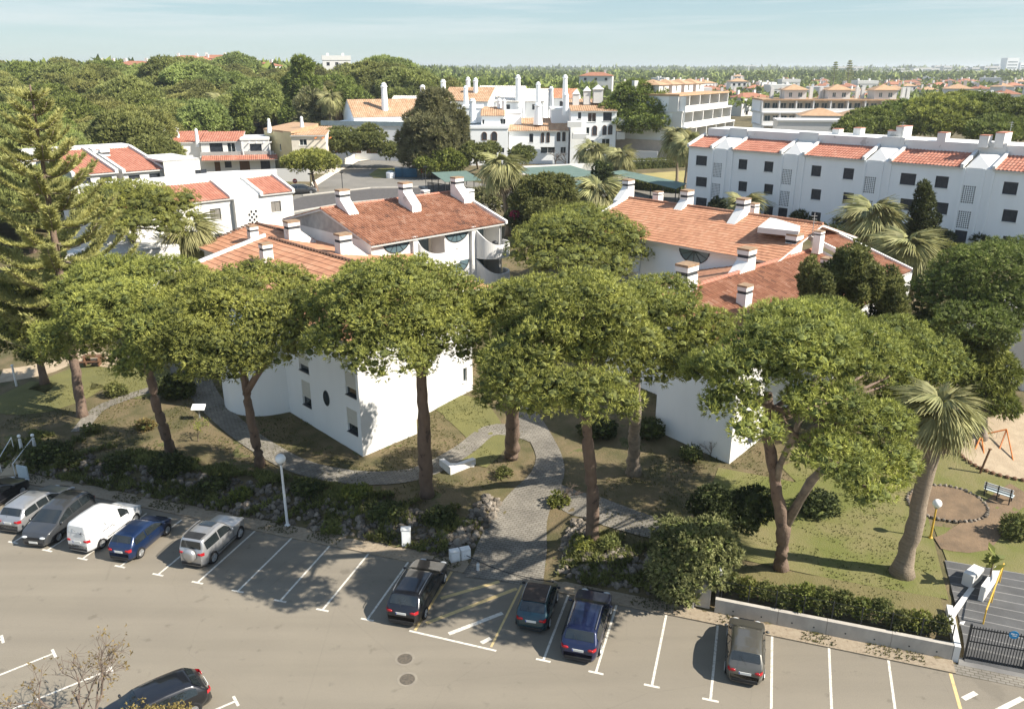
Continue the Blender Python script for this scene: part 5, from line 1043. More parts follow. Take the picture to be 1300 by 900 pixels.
def big_pine(label, base, lobes, trunk, rad, seed, m='pine', group='umbrella pines along the lot', limbs=7, bark='bark', name='umbrella_pine', cat='pine tree', lean=0.0, **kw):
    """base: photo pixel of the foot or (x, y); trunk: photo points (px, py, Y); lobes as lobe() arguments"""
    nt_ = len(trunk); trunk = [(a, c, Y - lean * (i + 1) / nt_) for i, (a, c, Y) in enumerate(trunk)]; lobes = [(q[0], q[1], q[2] - lean, *q[3:]) for q in lobes]
    b = T(*base) if len(base) == 2 else base; rng = np.random.default_rng(seed); r = random.Random(seed)
    t = thing(name, label, cat, b, group=group); Ls = [lobe(*q) for q in lobes]
    TP = [Vector(b)] + [Vector(D(*q)) for q in trunk]; n = len(TP)
    tr = trunk_mb(TP, [rad * (1 - .5 * i / (n - 1)) for i in range(n)], 12, .09, seed).build('trunk', M[bark], t, True)
    (V, F), C, R = pine_crown(Ls, rng, **kw)
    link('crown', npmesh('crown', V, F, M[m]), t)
    idx = sorted(range(len(C)), key=lambda i: rng.random())[:limbs * 3]
    top = TP[-1]; used = 0
    for i in idx:
        if used >= limbs: break
        c = Vector(C[i]); used += 1; s0 = TP[-2].lerp(top, r.uniform(.35, 1.0)); mid = s0.lerp(c, .5) + Vector((0, 0, -.35 + .2 * r.random()))
        MB().tube([s0, s0.lerp(mid, .5), mid, mid.lerp(c, .6), c], [rad * .34, rad * .28, rad * .22, rad * .15, rad * .07], 7).build('branch', M[bark], t, True)
    return t

big_pine('umbrella pine with leaning trunk on the lawn behind the blue hatchback', (218, 575), [(160, 400, 49, 62, 40), (215, 425, 47, 50, 42), (120, 395, 51, 42, 34), (90, 430, 50, 42, 30), (205, 355, 54, 52, 26), (250, 395, 50, 40, 34), (150, 350, 55, 50, 22), (185, 455, 47, 40, 26), (125, 372, 53, 50, 30)],
         [(200, 520, 48.5), (188, 465, 48.6), (180, 420, 49)], .36, 1, lean=5)
big_pine('forked umbrella pine before the rounded bay of the left house', (331, 590), [(290, 395, 48, 62, 44), (350, 410, 47, 44, 40), (240, 430, 46, 50, 42), (290, 450, 45.5, 50, 32), (330, 360, 51, 55, 24), (375, 385, 49, 28, 26), (245, 370, 52, 40, 28), (275, 465, 45.5, 42, 22), (330, 440, 46, 50, 34), (215, 400, 48.5, 40, 36)],
         [(322, 550, 46.9), (313, 500, 46.8), (310, 480, 46.8), (300, 430, 47)], .33, 2, lean=5)
f = bpy.data.objects['umbrella_pine.001']
MB().tube([D(312, 500, 43.2), D(325, 478, 42.2), D(342, 455, 41.8), D(352, 420, 42)], [.2, .19, .17, .12], 8).build('branch', M['bark'], f, True)
big_pine('umbrella pine with straight thick trunk in front of the white house corner', (542, 628), [(490, 385, 43, 70, 42), (440, 425, 42.5, 46, 34), (560, 425, 42.5, 48, 38), (500, 450, 41, 58, 26), (430, 385, 45, 40, 34), (520, 352, 46, 56, 22), (575, 380, 45, 36, 32), (470, 355, 46, 40, 20), (505, 410, 42, 52, 30), (415, 440, 42, 30, 24), (590, 400, 44, 28, 36)],
         [(539, 560, 42.6), (536, 500, 42.6), (533, 440, 42.8)], .44, 3, lean=3.5)
big_pine('umbrella pine with short thick trunk beside the paved path junction', (650, 580), [(650, 400, 48, 50, 40), (690, 430, 46, 52, 42), (640, 455, 46, 36, 30), (620, 400, 49, 30, 30), (680, 375, 51, 50, 20), (650, 495, 45, 42, 30), (690, 505, 44, 34, 28)],
         [(650, 540, 48), (650, 500, 47.9), (655, 450, 47.7)], .50, 4, lean=8)
big_pine('umbrella pine with pale straight trunk right of the centre path', (804, 600), [(810, 400, 47, 56, 34), (860, 415, 46, 46, 36), (820, 455, 44.5, 56, 34), (770, 410, 47, 42, 34), (870, 455, 45, 38, 32), (840, 372, 50, 44, 18), (900, 420, 46, 30, 26)],
         [(806, 540, 45.8), (807, 490, 45.8), (810, 440, 46)], .42, 5, lean=7.5, bark='bark_pale')
big_pine('slender umbrella pine rising from the rocky bank right of the paved path', (752, 683), [(745, 400, 38.5, 62, 44), (700, 440, 37.5, 46, 40), (790, 425, 37.5, 42, 40), (660, 490, 36.5, 46, 36), (715, 500, 35.5, 36, 30), (762, 505, 35, 46, 36), (740, 370, 40.5, 50, 22), (645, 460, 37.5, 32, 32)],
         [(752, 620, 38.1), (746, 560, 37.8), (742, 500, 37.5), (740, 450, 37.6)], .36, 6, lean=5)
big_pine('wide leaning pine with forked trunk and bare limbs above the right-hand lawn', (992, 720), [(1010, 440, 35.4, 70, 34), (950, 470, 34.8, 52, 34), (1070, 450, 37, 60, 36), (1110, 470, 43, 50, 34), (1175, 460, 44.5, 48, 34), (1010, 410, 39, 60, 22), (930, 510, 34.2, 36, 24), (960, 545, 33.0, 30, 18),
          (1050, 510, 33.8, 46, 30), (1100, 540, 34.6, 50, 34), (1060, 580, 32.8, 48, 30), (1115, 590, 34.0, 44, 34), (1150, 515, 43, 40, 34), (1100, 625, 33.0, 30, 16), (905, 470, 37, 36, 26), (1080, 432, 45, 52, 26), (1040, 402, 46, 46, 18), (1135, 428, 46.5, 42, 22)],
         [(995, 670, 35.3), (985, 620, 35.2), (976, 560, 35.3), (975, 500, 35.8)],   .36, 7, lean=4.6, limbs=9)
w8 = bpy.data.objects['umbrella_pine.006']
for pts, rr in ((((996, 668, 35.3), (1030, 610, 35), (1050, 590, 34.6), (1100, 560, 34.6)), (.27, .22, .18, .1)), (((976, 560, 35.3), (1000, 552, 34.6), (1030, 553, 34), (1060, 545, 34)), (.17, .13, .11, .06)), (((1030, 545, 34.6), (1065, 530, 34), (1095, 517, 33.6)), (.14, .12, .1)),
                (((975, 510, 35.7), (945, 500, 35), (915, 480, 34.8)), (.15, .1, .06)), (((985, 620, 35.2), (990, 590, 34.6), (1010, 548, 34.2), (1035, 480, 34.5)), (.16, .15, .14, .08))):
    MB().tube([D(a, c, Y - 4.6 * min(1, (720 - c) / 220)) for a, c, Y in pts], rr, 8).build('branch', M['bark_pale'], w8, True)
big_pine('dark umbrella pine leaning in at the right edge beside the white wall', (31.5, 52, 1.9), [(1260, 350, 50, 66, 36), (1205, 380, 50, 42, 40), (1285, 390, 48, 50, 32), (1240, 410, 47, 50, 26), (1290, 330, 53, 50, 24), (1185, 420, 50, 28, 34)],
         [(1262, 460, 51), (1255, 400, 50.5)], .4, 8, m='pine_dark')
big_pine('dense round umbrella pine in the gap between the two tiled roofs', (735, 362), [(735, 305, 72, 62, 34), (685, 315, 71, 40, 30), (780, 310, 71, 42, 34), (735, 335, 69, 60, 22), (735, 283, 75, 50, 18), (700, 295, 73, 36, 22)],
         [(735, 345, 72), (735, 320, 72)], .4, 9, group='pines between the houses', sub=.9, dens=12)
big_pine('rounded umbrella pine before the white house with chequered wall, far left', (168, 320), [(165, 262, 76, 52, 26), (210, 265, 75, 38, 28), (130, 265, 76, 34, 26), (185, 285, 73, 46, 18), (150, 250, 79, 46, 18)],
         [(169, 300, 76), (168, 285, 76)], .35, 10, group='pines between the houses', sub=.9, dens=12)
big_pine('low pine crown below the tall araucaria at the left edge', (57, 487), [(70, 395, 58, 42, 28), (40, 420, 57, 40, 30), (100, 420, 57, 34, 28), (20, 400, 60, 30, 26), (60, 445, 56, 34, 16), (5, 430, 57, 30, 24), (22, 372, 57, 42, 28), (112, 388, 57, 38, 28), (62, 360, 58, 46, 20)],
         [(50, 455, 61), (40, 430, 60)], .32, 11)

# araucaria (Norfolk pine) at the left edge: straight trunk, whorls of upswept branches
ab = T(105, 528); at = thing('araucaria', 'tall araucaria with tiered feathery branches at the left edge', 'araucaria', ab)
atop = D(38, 108, 56.5); A0, A1 = Vector(ab), Vector(atop)
trunk_mb([A0, A0.lerp(A1, .5), A1], [.36, .24, .05], 12, .05, 21).build('trunk', M['bark'], at, True)
rng = np.random.default_rng(5); r5 = random.Random(5); PV = []; PA = []
H_ = (A1 - A0).length; k = 0; zz = 6.0
while zz < H_ - .3:
    c = A0.lerp(A1, zz / H_); f_ = (H_ - zz) / (H_ - 6.0); Lb = .5 + 5.7 * f_ ** .8; low = zz < 8.5; nb = 6 if f_ > .2 else 5
    if low: Lb *= .75
    for j in range(nb):
        a = 2 * pi * (j + .5 * (k % 2) + r5.uniform(-.2, .2)) / nb; L = Lb * r5.uniform(.75, 1.1); rise = .12 + .25 * (1 - f_); pts = []
        for q in range(9):
            s = q / 8; pts.append(c + Vector((cos(a) * L * s, sin(a) * L * s, L * (rise * s - .16 * sin(s * pi)) + (.18 * L * s ** 2))))
        MB().tube(pts, [.075 * f_ + .03] + [.05 * (1 - i / 9) + .012 for i in range(1, 9)], 5).build('branch', M['bark_pale'], at, True)
        sd_ = Vector((-sin(a), cos(a), 0)); nn = int(L * (6.5 if not low else 3))
        for q in range(nn):
            s = .18 + .82 * (q + r5.random()) / nn; i = min(7, int(s * 8)); p = pts[i].lerp(pts[i + 1], s * 8 - i); wd = (.14 + .42 * sin(min(1, s * 1.1) * pi * .75)) * (.6 + .5 * f_)
            for sg in (-1, 1):
                ln = wd * r5.uniform(.7, 1.15); m = 5 if not low else 3
                for e in range(m):
                    u = (e + .3) / m * ln; PV.append(p + sd_ * sg * u + Vector((cos(a), sin(a), 0)) * u * .5 + Vector((0, 0, .10 + .25 * u))); PA.append(Vector((sg * sd_.x * .6 + cos(a) * .5, sg * sd_.y * .6 + sin(a) * .5, .75)))
    zz += (1.45 - .6 * (1 - f_)) ; k += 1
V, F = tufts(np.array(PV), unit(np.array(PA)), .36, 6, .085, .4, rng)
link('needles', npmesh('needles', V, F, M['arau']), at)

# ---- generic crowns made once, then copied
def far_pine(seed, w=5.0, h=3.2, th=4.6, m='pine_far', dens=6.5, k=6):
    rng = np.random.default_rng(seed); r = random.Random(seed)
    Ls = [(0, 0, th, w * .7, w * .7, h * .75)] + [(w * .52 * cos(a), w * .52 * sin(a), th - .3 + r.uniform(-.5, .6), w * .46, w * .46, h * .5) for a in [2 * pi * i / 6 + r.uniform(-.3, .3) for i in range(6)]]
    (V, F), C, R = pine_crown(Ls, rng, dens, w * .16, .46, .17, k, .35, .0)
    t = thing('umbrella_pine', 'x', 'pine tree', (0, 0, -900), world=False)
    link('crown', npmesh('crown', V, F, M[m]), t); mb = trunk_mb([(0, 0, 0), (.2, .1, th * .5), (0, 0, th)], [.38, .3, .2], 8, .06, seed); mb.build('trunk', M['bark'], t, True); return t
FP = [far_pine(s, w, h, th, m) for s, w, h, th, m in ((31, 5.0, 3.8, 4.8, 'pine_far'), (32, 5.8, 3.6, 5.4, 'pine_far'), (33, 4.4, 4.0, 4.4, 'pine_far'), (34, 5.2, 3.6, 5.2, 'pine_dark'))]
def broad_tree(seed, lobes, trunk, m='broad', rad=.2, name='tree', dens=16, ll=.26, lw=.13, k=7, sub=.8, quad=True, bark='bark_pale', inner=.6):
    rng = np.random.default_rng(seed); (P_, F_), C, R = pine_crown(lobes, rng, dens, sub, ll, lw, k, .9, inner, .1)
    t = thing(name, 'x', 'tree', (0, 0, -900), world=False)
    link('crown', npmesh('crown', P_, F_, M[m]), t)
    if trunk: trunk_mb(trunk, [rad * (1 - .5 * i / (len(trunk) - 1)) for i in range(len(trunk))], 8, .06, seed).build('trunk', M[bark], t, True)
    return t
def put(proto, label, cat, loc, rz=0, sc=1.0, group=None, first=set()):
    if proto.name not in first: first.add(proto.name); KIDS[proto.name] = [(c, list(c.children)) for c in proto.children]; o = proto; o.location = loc; o.rotation_euler.z = rz; o.scale = (sc, sc, sc) if not hasattr(sc, '__len__') else sc
    else: o = dup(proto, loc, rz, sc)
    return tag(o, label, cat, group)
class Proto(dict): pass

# the wood on the hill behind: 280 pines as things, what lies beyond as one mass
WL = 'umbrella pine in the dense wood behind the houses'; WG = 'pines of the wood'
r8 = random.Random(8); spots = []
def free(x, y, d): return all((x - a) ** 2 + (y - b) ** 2 > d * d for a, b in spots)
def forest(poly, Y0, Y1, n, d, sc):
    """trees scattered at real spacing over a sector of ground seen between two photo columns"""
    c = 0; tr = 0
    while c < n and tr < n * 40:
        tr += 1; Y = Y0 + (Y1 - Y0) * r8.random(); px = r8.uniform(*poly); x = (px - 650) / FOC * (Y * CP + 6); 
        if not free(x, Y, d) : continue
        spots.append((x, Y)); c += 1; s = r8.uniform(*sc)
        put(FP[r8.choice((0, 0, 1, 1, 2, 2, 3))], WL, 'pine tree', (x, Y, tz(x, Y) - .2), r8.uniform(0, 6.28), (s, s, s * r8.uniform(.9, 1.2)), WG)
forest((-70, 40), 92, 130, 8, 8, (1.1, 1.4))
forest((-70, 225), 132, 175, 36, 7.6, (1.1, 1.5))
forest((-70, 300), 175, 225, 58, 8.6, (1.15, 1.6))
forest((-60, 440), 225, 300, 86, 9.6, (1.2, 1.75))
forest((430, 600), 250, 310, 24, 9, (1.2, 1.7))
forest((-60, 500), 300, 360, 62, 11.5, (1.2, 1.8))
# single pines one can point at
def px_pine(label, px, py_base, z, proto, s, sz=1.0, group=None, Y=None):
    x, y = G(px, py_base, z) if Y is None else D(px, py_base, Y)[:2]; return put(proto, label, 'pine tree', (x, y, z - .2), r8.uniform(0, 6), (s, s, s * sz), group)
big_pine('large round pine with dark crown beside the terraced white building', (*G(812, 182, 7.5), 7.5), [(812, 138, 168, 34, 28), (790, 145, 167, 26, 22), (835, 145, 166, 22, 24), (812, 120, 170, 28, 14), (815, 155, 164, 30, 14)], [(810, 165, 168), (811, 150, 168)], .5, 41, m='pine_dark', group=None, sub=1.5, dens=5, leaf_l=.6, leaf_w=.2)
big_pine('small umbrella pine with forked trunk on the traffic island', (*G(403, 243, 7.55), 7.55), [(395, 207, 127, 26, 11), (375, 208, 126, 15, 10), (415, 208, 127, 15, 11), (395, 200, 129, 22, 7)], [(398, 228, 127), (395, 215, 127)], .28, 42, group=None, sub=.9, dens=9, leaf_l=.45, leaf_w=.13)
for i, (px, py, hw, hh, Y) in enumerate(((1110, 157, 36, 16, 150), (1150, 150, 38, 20, 158), (1195, 150, 44, 24, 150), (1240, 146, 42, 24, 158), (1285, 155, 40, 28, 146), (1210, 135, 40, 14, 172), (1085, 164, 22, 10, 140), (1262, 165, 30, 14, 140))):
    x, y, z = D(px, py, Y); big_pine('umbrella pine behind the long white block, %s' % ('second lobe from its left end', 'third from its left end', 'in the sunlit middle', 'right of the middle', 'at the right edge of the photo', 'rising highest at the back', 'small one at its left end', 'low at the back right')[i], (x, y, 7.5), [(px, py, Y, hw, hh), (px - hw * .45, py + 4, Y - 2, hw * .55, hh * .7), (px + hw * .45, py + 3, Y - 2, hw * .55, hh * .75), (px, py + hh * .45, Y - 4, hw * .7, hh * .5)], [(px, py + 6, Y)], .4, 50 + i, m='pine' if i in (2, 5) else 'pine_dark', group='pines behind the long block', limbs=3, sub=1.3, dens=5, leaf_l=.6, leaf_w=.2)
for i, (px, py, hw, hh, Y) in enumerate(((222, 92, 36, 15, 262), (250, 100, 34, 14, 250), (480, 105, 46, 20, 258), (520, 112, 40, 20, 250), (490, 88, 34, 10, 275), (360, 118, 30, 22, 240), (330, 130, 34, 24, 225))):
    x, y, z = D(px, py, Y); big_pine('tall dark pine on the wooded skyline, ' + ('highest above the villa with red roof', 'just right of the highest one above the villa', 'left behind the white hall', 'right behind the white hall', 'highest behind the white hall', 'beside the tall narrow dark tree', 'above the yellow villa')[i], (x, y, tz(x, y)), [(px, py, Y, hw, hh), (px - hw * .5, py + 4, Y - 3, hw * .5, hh * .7), (px + hw * .5, py + 4, Y - 3, hw * .5, hh * .7), (px, py + hh * .6, Y - 5, hw * .8, hh * .6)], [(px, py + 8, Y)], .5, 70 + i, m='pine_far', group='skyline pines', limbs=3, sub=2.0, dens=2.6, leaf_l=.85, leaf_w=.34)
# far-off wood to the horizon: one mass
rng = np.random.default_rng(99); Vs = []; Fs = []; o_ = 0
def mass(Y0, Y1, n, size, px0=-60, px1=1360, hz=(5, 9)):
    global o_
    Y = Y0 * (Y1 / Y0) ** rng.random(n); px = rng.uniform(px0, px1, n); X = (px - 650) / FOC * (Y * CP + 5); s = size * rng.uniform(.7, 1.4, n) * (Y / Y0) ** .35
    keep = np.ones(n, bool)
    town = (px > 640) & (Y > 300) & (Y < 1000) & (rng.random(n) < np.where(px > 880, .40, .15)); keep &= ~town
    X, Y, s = X[keep], Y[keep], s[keep]; n = len(X); Z = terr(X, Y) + rng.uniform(*hz, n); m = 11
    d = sphere_pts(n * m, rng).reshape(n, m, 3); d[..., 2] = np.abs(d[..., 2]) * .9 - .15; c = np.stack([X, Y, Z], 1)[:, None, :]; P = c + d * s[:, None, None] * np.array([1, 1, .55]) * rng.uniform(.85, 1.1, (n, m, 1))
    A = unit(d + np.array([0, 0, .3])); V, F = tufts(P.reshape(-1, 3), A.reshape(-1, 3), 1.35, 2, 1.45, .6, rng)
    sc = np.repeat(np.repeat(s, m), 2) * .34; V = V.reshape(-1, 3, 3); mid = (V[:, :1] + V[:, 1:2]) / 2; V = (mid + (V - mid) * sc[:, None, None]).reshape(-1, 3); Vs.append(V); Fs.append(F + o_); o_ += len(V)
mass(355, 520, 900, 5.6, -60, 760); mass(500, 900, 1300, 5.6, -60, 760); mass(300, 900, 900, 4.6, 700, 1360, (3, 6)); mass(900, 2600, 4300, 9.5); mass(2600, 9000, 3200, 24.0, hz=(5, 11))
tag(link('distant_wood', npmesh('distant_wood', np.concatenate(Vs), np.concatenate(Fs), M['pine_dark'])), kind='stuff')

# ------------------------------------------------------------------ palms
def frond_mesh(seed, m, droop=.35, nb=15, wilt=0.0):
    r = random.Random(seed); mb = MB(); mb.tube([(0, 0, 0), (.25, 0, .015), (.46, 0, 0)], [.014, .011, .008], 4)
    for i in range(nb):
        a = (i / (nb - 1) - .5) * 2.7; L = (.62 - .14 * abs(a) / 1.35) * r.uniform(.9, 1.08); b = Vector((.43, 0, 0)); d = Vector((cos(a), sin(a), 0)); n = Vector((-sin(a), cos(a), 0)); P = []
        for k, w in ((0, .010), (.4, .032), (.72, .022), (1.0, .003)):
            c = b + d * L * k + Vector((0, 0, .05 * sin(k * 3) * cos(a) - droop * (k ** 2) * L * (1 + wilt * r.random()) - .05 * abs(a) * k)); P += [c - n * w + Vector((0, 0, .012)), c + n * w - Vector((0, 0, .012))]
        mb.add(P, [(2 * j, 2 * j + 1, 2 * j + 3, 2 * j + 2) for j in range(3)])
    return mb.mesh('frond', m)
FR = [frond_mesh(i, M['palm'], .6 + .3 * i, 21, .6) for i in range(3)]; FD = [frond_mesh(10 + i, M['palm_dry'], .55, 13, .5) for i in range(2)]
def palm(label, base, head, R, n, rad, dry=10, seed=0, group=None, cat='palm tree', spread=1.0):
    r = random.Random(seed); b, h = Vector(base), Vector(head); t = thing('fan_palm', label, cat, b, group=group)
    m_ = b.lerp(h, .5) + Vector((.0, .0, 0)); trunk_mb([b, b.lerp(h, .12), m_, h], [rad * 1.35, rad, rad * .92, rad * .8], 12, .04, seed).build('trunk', M['palm_bark'], t, True)
    for i in range(n + dry):
        d = i >= n; az = 2.4 * i + r.uniform(-.3, .3); el = r.uniform(-1.35, -.75) if d else (1.25 - 1.75 * ((i + .5) / n) ** .9 + r.uniform(-.12, .12)) * spread
        me = r.choice(FD if d else FR); o = link('dry_frond' if d else 'frond', me, t, None); o.matrix_parent_inverse = Matrix.Translation(-b); s = R * r.uniform(.85, 1.12) * (.85 if d else 1)
        o.location = h + Vector((0, 0, -.15 * R * r.random() - (.12 * R if d else 0))); o.rotation_euler = (r.uniform(-.4, .4), -el, az); o.scale = (s, s, s)
    return t
pb = T(1145, 728); palm('stout fan palm with thick smooth trunk on the right-hand lawn beside the yellow globe lamp', pb, D(1196, 522, 34.6), 1.95, 40, .42, 8, 1, None)
def palm_px(label, bx, by, z, hx, hy, R, n, rad, dry, seed, group=None, spread=1.0):
    x, y = G(bx, by, z); h = D(hx, hy, y); return palm(label, (x, y, z), h, R, n, rad, dry, seed, group, 'palm tree', spread)
palm_px('shaggy fan palm with drooping dry skirt, upper of the two right of the tiled roof', 1118, 348, 6.0, 1110, 276, 2.9, 46, .3, 60, 2)
palm_px('shaggy fan palm with long dry skirt, lower of the two right of the tiled roof', 1161, 402, 4.4, 1152, 318, 2.7, 46, .3, 80, 3)
palm_px('tall fan palm with thick brown skirt at the right end of the orange-tiled house', 645, 296, 7.2, 637, 214, 2.6, 36, .28, 46, 4)
palm_px('pale silvery fan palm beside the pine in the centre gap', 762, 285, 7.4, 760, 245, 3.0, 40, .3, 14, 5)
palm_px('fan palm before the white wall with chequered lattice at left', 243, 345, 5.6, 243, 296, 2.7, 32, .3, 18, 6)
palm_px('short palm on the left in front of the large white villa', 752, 216, 7.5, 752, 190, 3.0, 30, .3, 6, 7)
palm_px('short palm on the right in front of the large white villa', 787, 222, 7.5, 787, 200, 3.0, 30, .3, 6, 8)
palm_px('tall slim palm left of the pair beside the long white block', 859, 232, 7.5, 861, 176, 2.9, 34, .24, 10, 9)
palm_px('tall slim palm right of the pair beside the long white block', 869, 240, 7.5, 875, 184, 2.8, 34, .24, 10, 10)
palm_px('tall slender palm, left of the pair behind the yellow villa', 413, 176, 8, 408, 112, 3.3, 34, .3, 16, 11)
palm_px('tall slender palm, right of the pair behind the yellow villa', 421, 194, 7.6, 418, 126, 2.6, 30, .28, 10, 12)
palm_px('slender palm standing in front of the wood above the white villa', 283, 168, 10.5, 281, 130, 3.4, 34, .34, 8, 13)
palm_px('low bushy palm in front of the long white block, behind the roof chimneys', 945, 282, 7.4, 945, 260, 2.4, 30, .3, 4, 14)

# ------------------------------------------------------------------ other trees and bushes, each its own shape
def leafy(name, label, cat, base, lobes, m, seed, trunk=None, rad=.2, group=None, dens=12, ll=.3, lw=.14, k=5, sub=.8, up=.1, inner=.0, bark='bark_pale', flat=.9):
    """lobes in photo pixels with a distance, as lobe()"""
    rng = np.random.default_rng(seed); (V, F), C, R = pine_crown([lobe(*q) for q in lobes], rng, dens, sub, ll, lw, k, flat, inner, up)
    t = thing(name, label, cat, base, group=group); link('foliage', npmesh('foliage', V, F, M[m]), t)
    if trunk: n = len(trunk); trunk_mb([Vector(base)] + [Vector(D(*q)) for q in trunk], [rad * (1 - .12 * i) for i in range(n + 1)], 8, .06, seed).build('trunk', M[bark], t, True)
    else: MB().tube([Vector(base) - Vector((0, 0, .2)), Vector(base) + Vector((0, 0, .4))], [.1, .07], 6).build('stem', M['twig'], t)
    return t
def gb(px, py, z): return (*G(px, py, z), z)
leafy('broadleaf_tree', 'dark dense round tree beside the brown-skirted palm in the centre gap', 'tree', gb(692, 290, 7.3), [(692, 246, 93, 34, 26), (672, 255, 92, 20, 18), (712, 255, 93, 18, 18), (690, 268, 90, 26, 14)], 'broad', 201, [(692, 262, 93)], .25, dens=10, ll=.4, lw=.2)
leafy('bougainvillea', 'dark shrub with magenta flowers below the brown-skirted palm', 'shrub', gb(662, 300, 7.0), [(655, 280, 91, 12, 14), (665, 290, 90, 12, 10)], 'broad_dark', 202, dens=10, ll=.35, lw=.2)
leafy('flowers', 'spray of magenta blossom by the end of the orange-tiled house', 'flowers', gb(652, 290, 7.2), [(653, 273, 90, 5, 4)], 'flower', 203, dens=22, ll=.2, lw=.14, sub=.4)
leafy('shrub', 'dry olive thicket left of the brown-skirted palm trunk', 'shrub', gb(620, 262, 7.5), [(612, 250, 108, 18, 9), (628, 258, 100, 14, 10), (655, 262, 100, 14, 12)], 'grey_green', 204, dens=7, ll=.45, lw=.16)
leafy('casuarina_tree', 'big dark feathery conifer behind the blue bins', 'tree', gb(552, 216, 7.5), [(552, 135, 147, 18, 22), (540, 160, 146, 26, 22), (566, 158, 147, 26, 24), (530, 180, 145, 22, 20), (575, 182, 146, 20, 22), (552, 195, 144, 32, 20), (548, 170, 143, 28, 26), (520, 198, 145, 14, 14)], 'grey_green', 205, [(552, 180, 147), (552, 140, 147)], .5, dens=5.5, ll=.75, lw=.2, sub=1.3, up=.5, k=7)
leafy('broadleaf_tree', 'mid-green bushy tree at the right foot of the big dark conifer', 'tree', gb(572, 216, 7.5), [(565, 204, 141, 20, 13), (545, 210, 140, 16, 10), (582, 208, 141, 10, 9)], 'bright', 206, [(568, 208, 141)], .2, dens=6, ll=.5, lw=.26)
leafy('broadleaf_tree', 'thin grey-green street tree left of the white villa wall', 'tree', gb(607, 214, 7.5), [(603, 196, 143, 20, 13), (622, 192, 146, 14, 10)], 'broad', 207, [(604, 204, 143)], .2, dens=5, ll=.5, lw=.22)
leafy('shrub', 'round dark green bush at the foot of the white villa', 'shrub', gb(663, 209, 7.5), [(663, 196, 150, 15, 11)], 'broad', 208, dens=7, ll=.45, lw=.22)
for i, (px, py, hw, hh, lab) in enumerate(((437, 178, 24, 15, 'large olive bush left of the pair before the white hall'), (470, 176, 18, 17, 'large olive bush right of the pair before the white hall'), (500, 190, 16, 7, 'low bush at the end of the white steps before the hall'))): leafy('shrub', lab, 'shrub', gb(px, py + hh + 4, 7.5), [(px, py, 158, hw, hh), (px - hw * .4, py + 4, 156, hw * .6, hh * .7), (px + hw * .4, py + 3, 156, hw * .6, hh * .7)], 'broad', 210 + i, dens=5, ll=.55, lw=.24, sub=1.1)
leafy('tall_conifer', 'tall narrow dark tree on the skyline behind the tall palms', 'tree', (*D(382, 150, 205)[:2], 9), [(384, 84, 205, 9, 14), (378, 108, 205, 15, 18), (390, 112, 204, 12, 20), (382, 135, 203, 18, 18), (375, 150, 202, 16, 16)], 'pine_dark', 215, [(382, 120, 205)], .4, dens=3.5, ll=.9, lw=.3, sub=1.3)
leafy('tall_conifer', 'olive-brown shaggy tree right beside the tall dark skyline tree', 'tree', (*D(398, 170, 190)[:2], 9), [(397, 140, 190, 16, 26), (405, 160, 188, 16, 18), (388, 162, 188, 12, 18)], 'grey_green', 216, [(398, 150, 190)], .4, dens=3.5, ll=.9, lw=.3, sub=1.3)
leafy('conifer', 'layered dark conifer above the white villa roof at left', 'tree', (*D(305, 170, 185)[:2], 10), [(305, 128, 185, 6, 10), (305, 142, 185, 11, 10), (305, 158, 185, 15, 10)], 'pine_dark', 217, [(305, 140, 185)], .3, dens=4, ll=.8, lw=.3, sub=1.0)
for i, (px, b_, tp_) in enumerate(((760, 234, 203), (770, 237, 207))):
    leafy('cypress', '%s of the two small columnar cypresses by the car park' % ('left' if i == 0 else 'right'), 'cypress', gb(px, b_, 7.5), [(px, tp_ + 6, 112, 3.4, 7), (px, (b_ + tp_) / 2, 112, 5.0, 11), (px, b_ - 6, 112, 5.2, 8)], 'broad_dark', 220 + i, dens=16, ll=.28, lw=.14, sub=.5, group='columnar cypresses')
leafy('cypress', 'large dark cone-shaped cypress before the long white block', 'cypress', gb(1172, 322, 7.3), [(1173, 238, 77, 3.5, 8), (1173, 250, 77, 8, 12), (1172, 264, 77, 12.5, 14), (1172, 280, 77, 16.5, 16), (1172, 298, 77, 18.5, 16), (1172, 314, 77, 17, 12)], 'broad_dark', 223, [(1172, 290, 79)], .2, dens=16, ll=.3, lw=.15, sub=.4, up=1.2, inner=.0)
rj = random.Random(12); jl = []
for k in range(34):
    jx = 1026 + 116 * rj.random(); top_ = 306 + abs(jx - 1072) * .6 + rj.uniform(0, 46); jl.append((jx, top_ + 22, 47.5 + 3 * rj.random(), rj.uniform(2.6, 4.6), rj.uniform(18, 30)))
jl += [(1075, 412, 48.5, 34, 14), (1110, 422, 48, 30, 12)]
leafy('juniper', 'dark knobbly juniper in front of the right-hand tiled roof', 'juniper', T(1085, 470), jl, 'broad', 224, [(1085, 400, 49), (1078, 345, 49.5)], .22, dens=20, ll=.24, lw=.11, sub=.26, k=5, up=1.1, inner=.0)
leafy('creeper_tree', 'yellow-green hanging evergreen below the dark pine at the right edge', 'tree', T(1248, 560), [(1250, 440, 49, 28, 24), (1262, 470, 48.5, 26, 28), (1240, 485, 48, 24, 26), (1258, 510, 48, 28, 18), (1225, 445, 49, 22, 26), (1275, 520, 48, 14, 10)], 'bright', 225, [(1250, 480, 49)], .25, dens=15, ll=.34, lw=.12, sub=.7, up=-.3, inner=.0)
leafy('broadleaf_tree', 'dense dark tree behind the juniper at the right of the tiled roof', 'tree', T(1150, 500), [(1150, 440, 50, 30, 26), (1180, 460, 49, 26, 28)], 'broad_dark', 226, [(1150, 460, 50)], .2, dens=14, ll=.35, lw=.16)
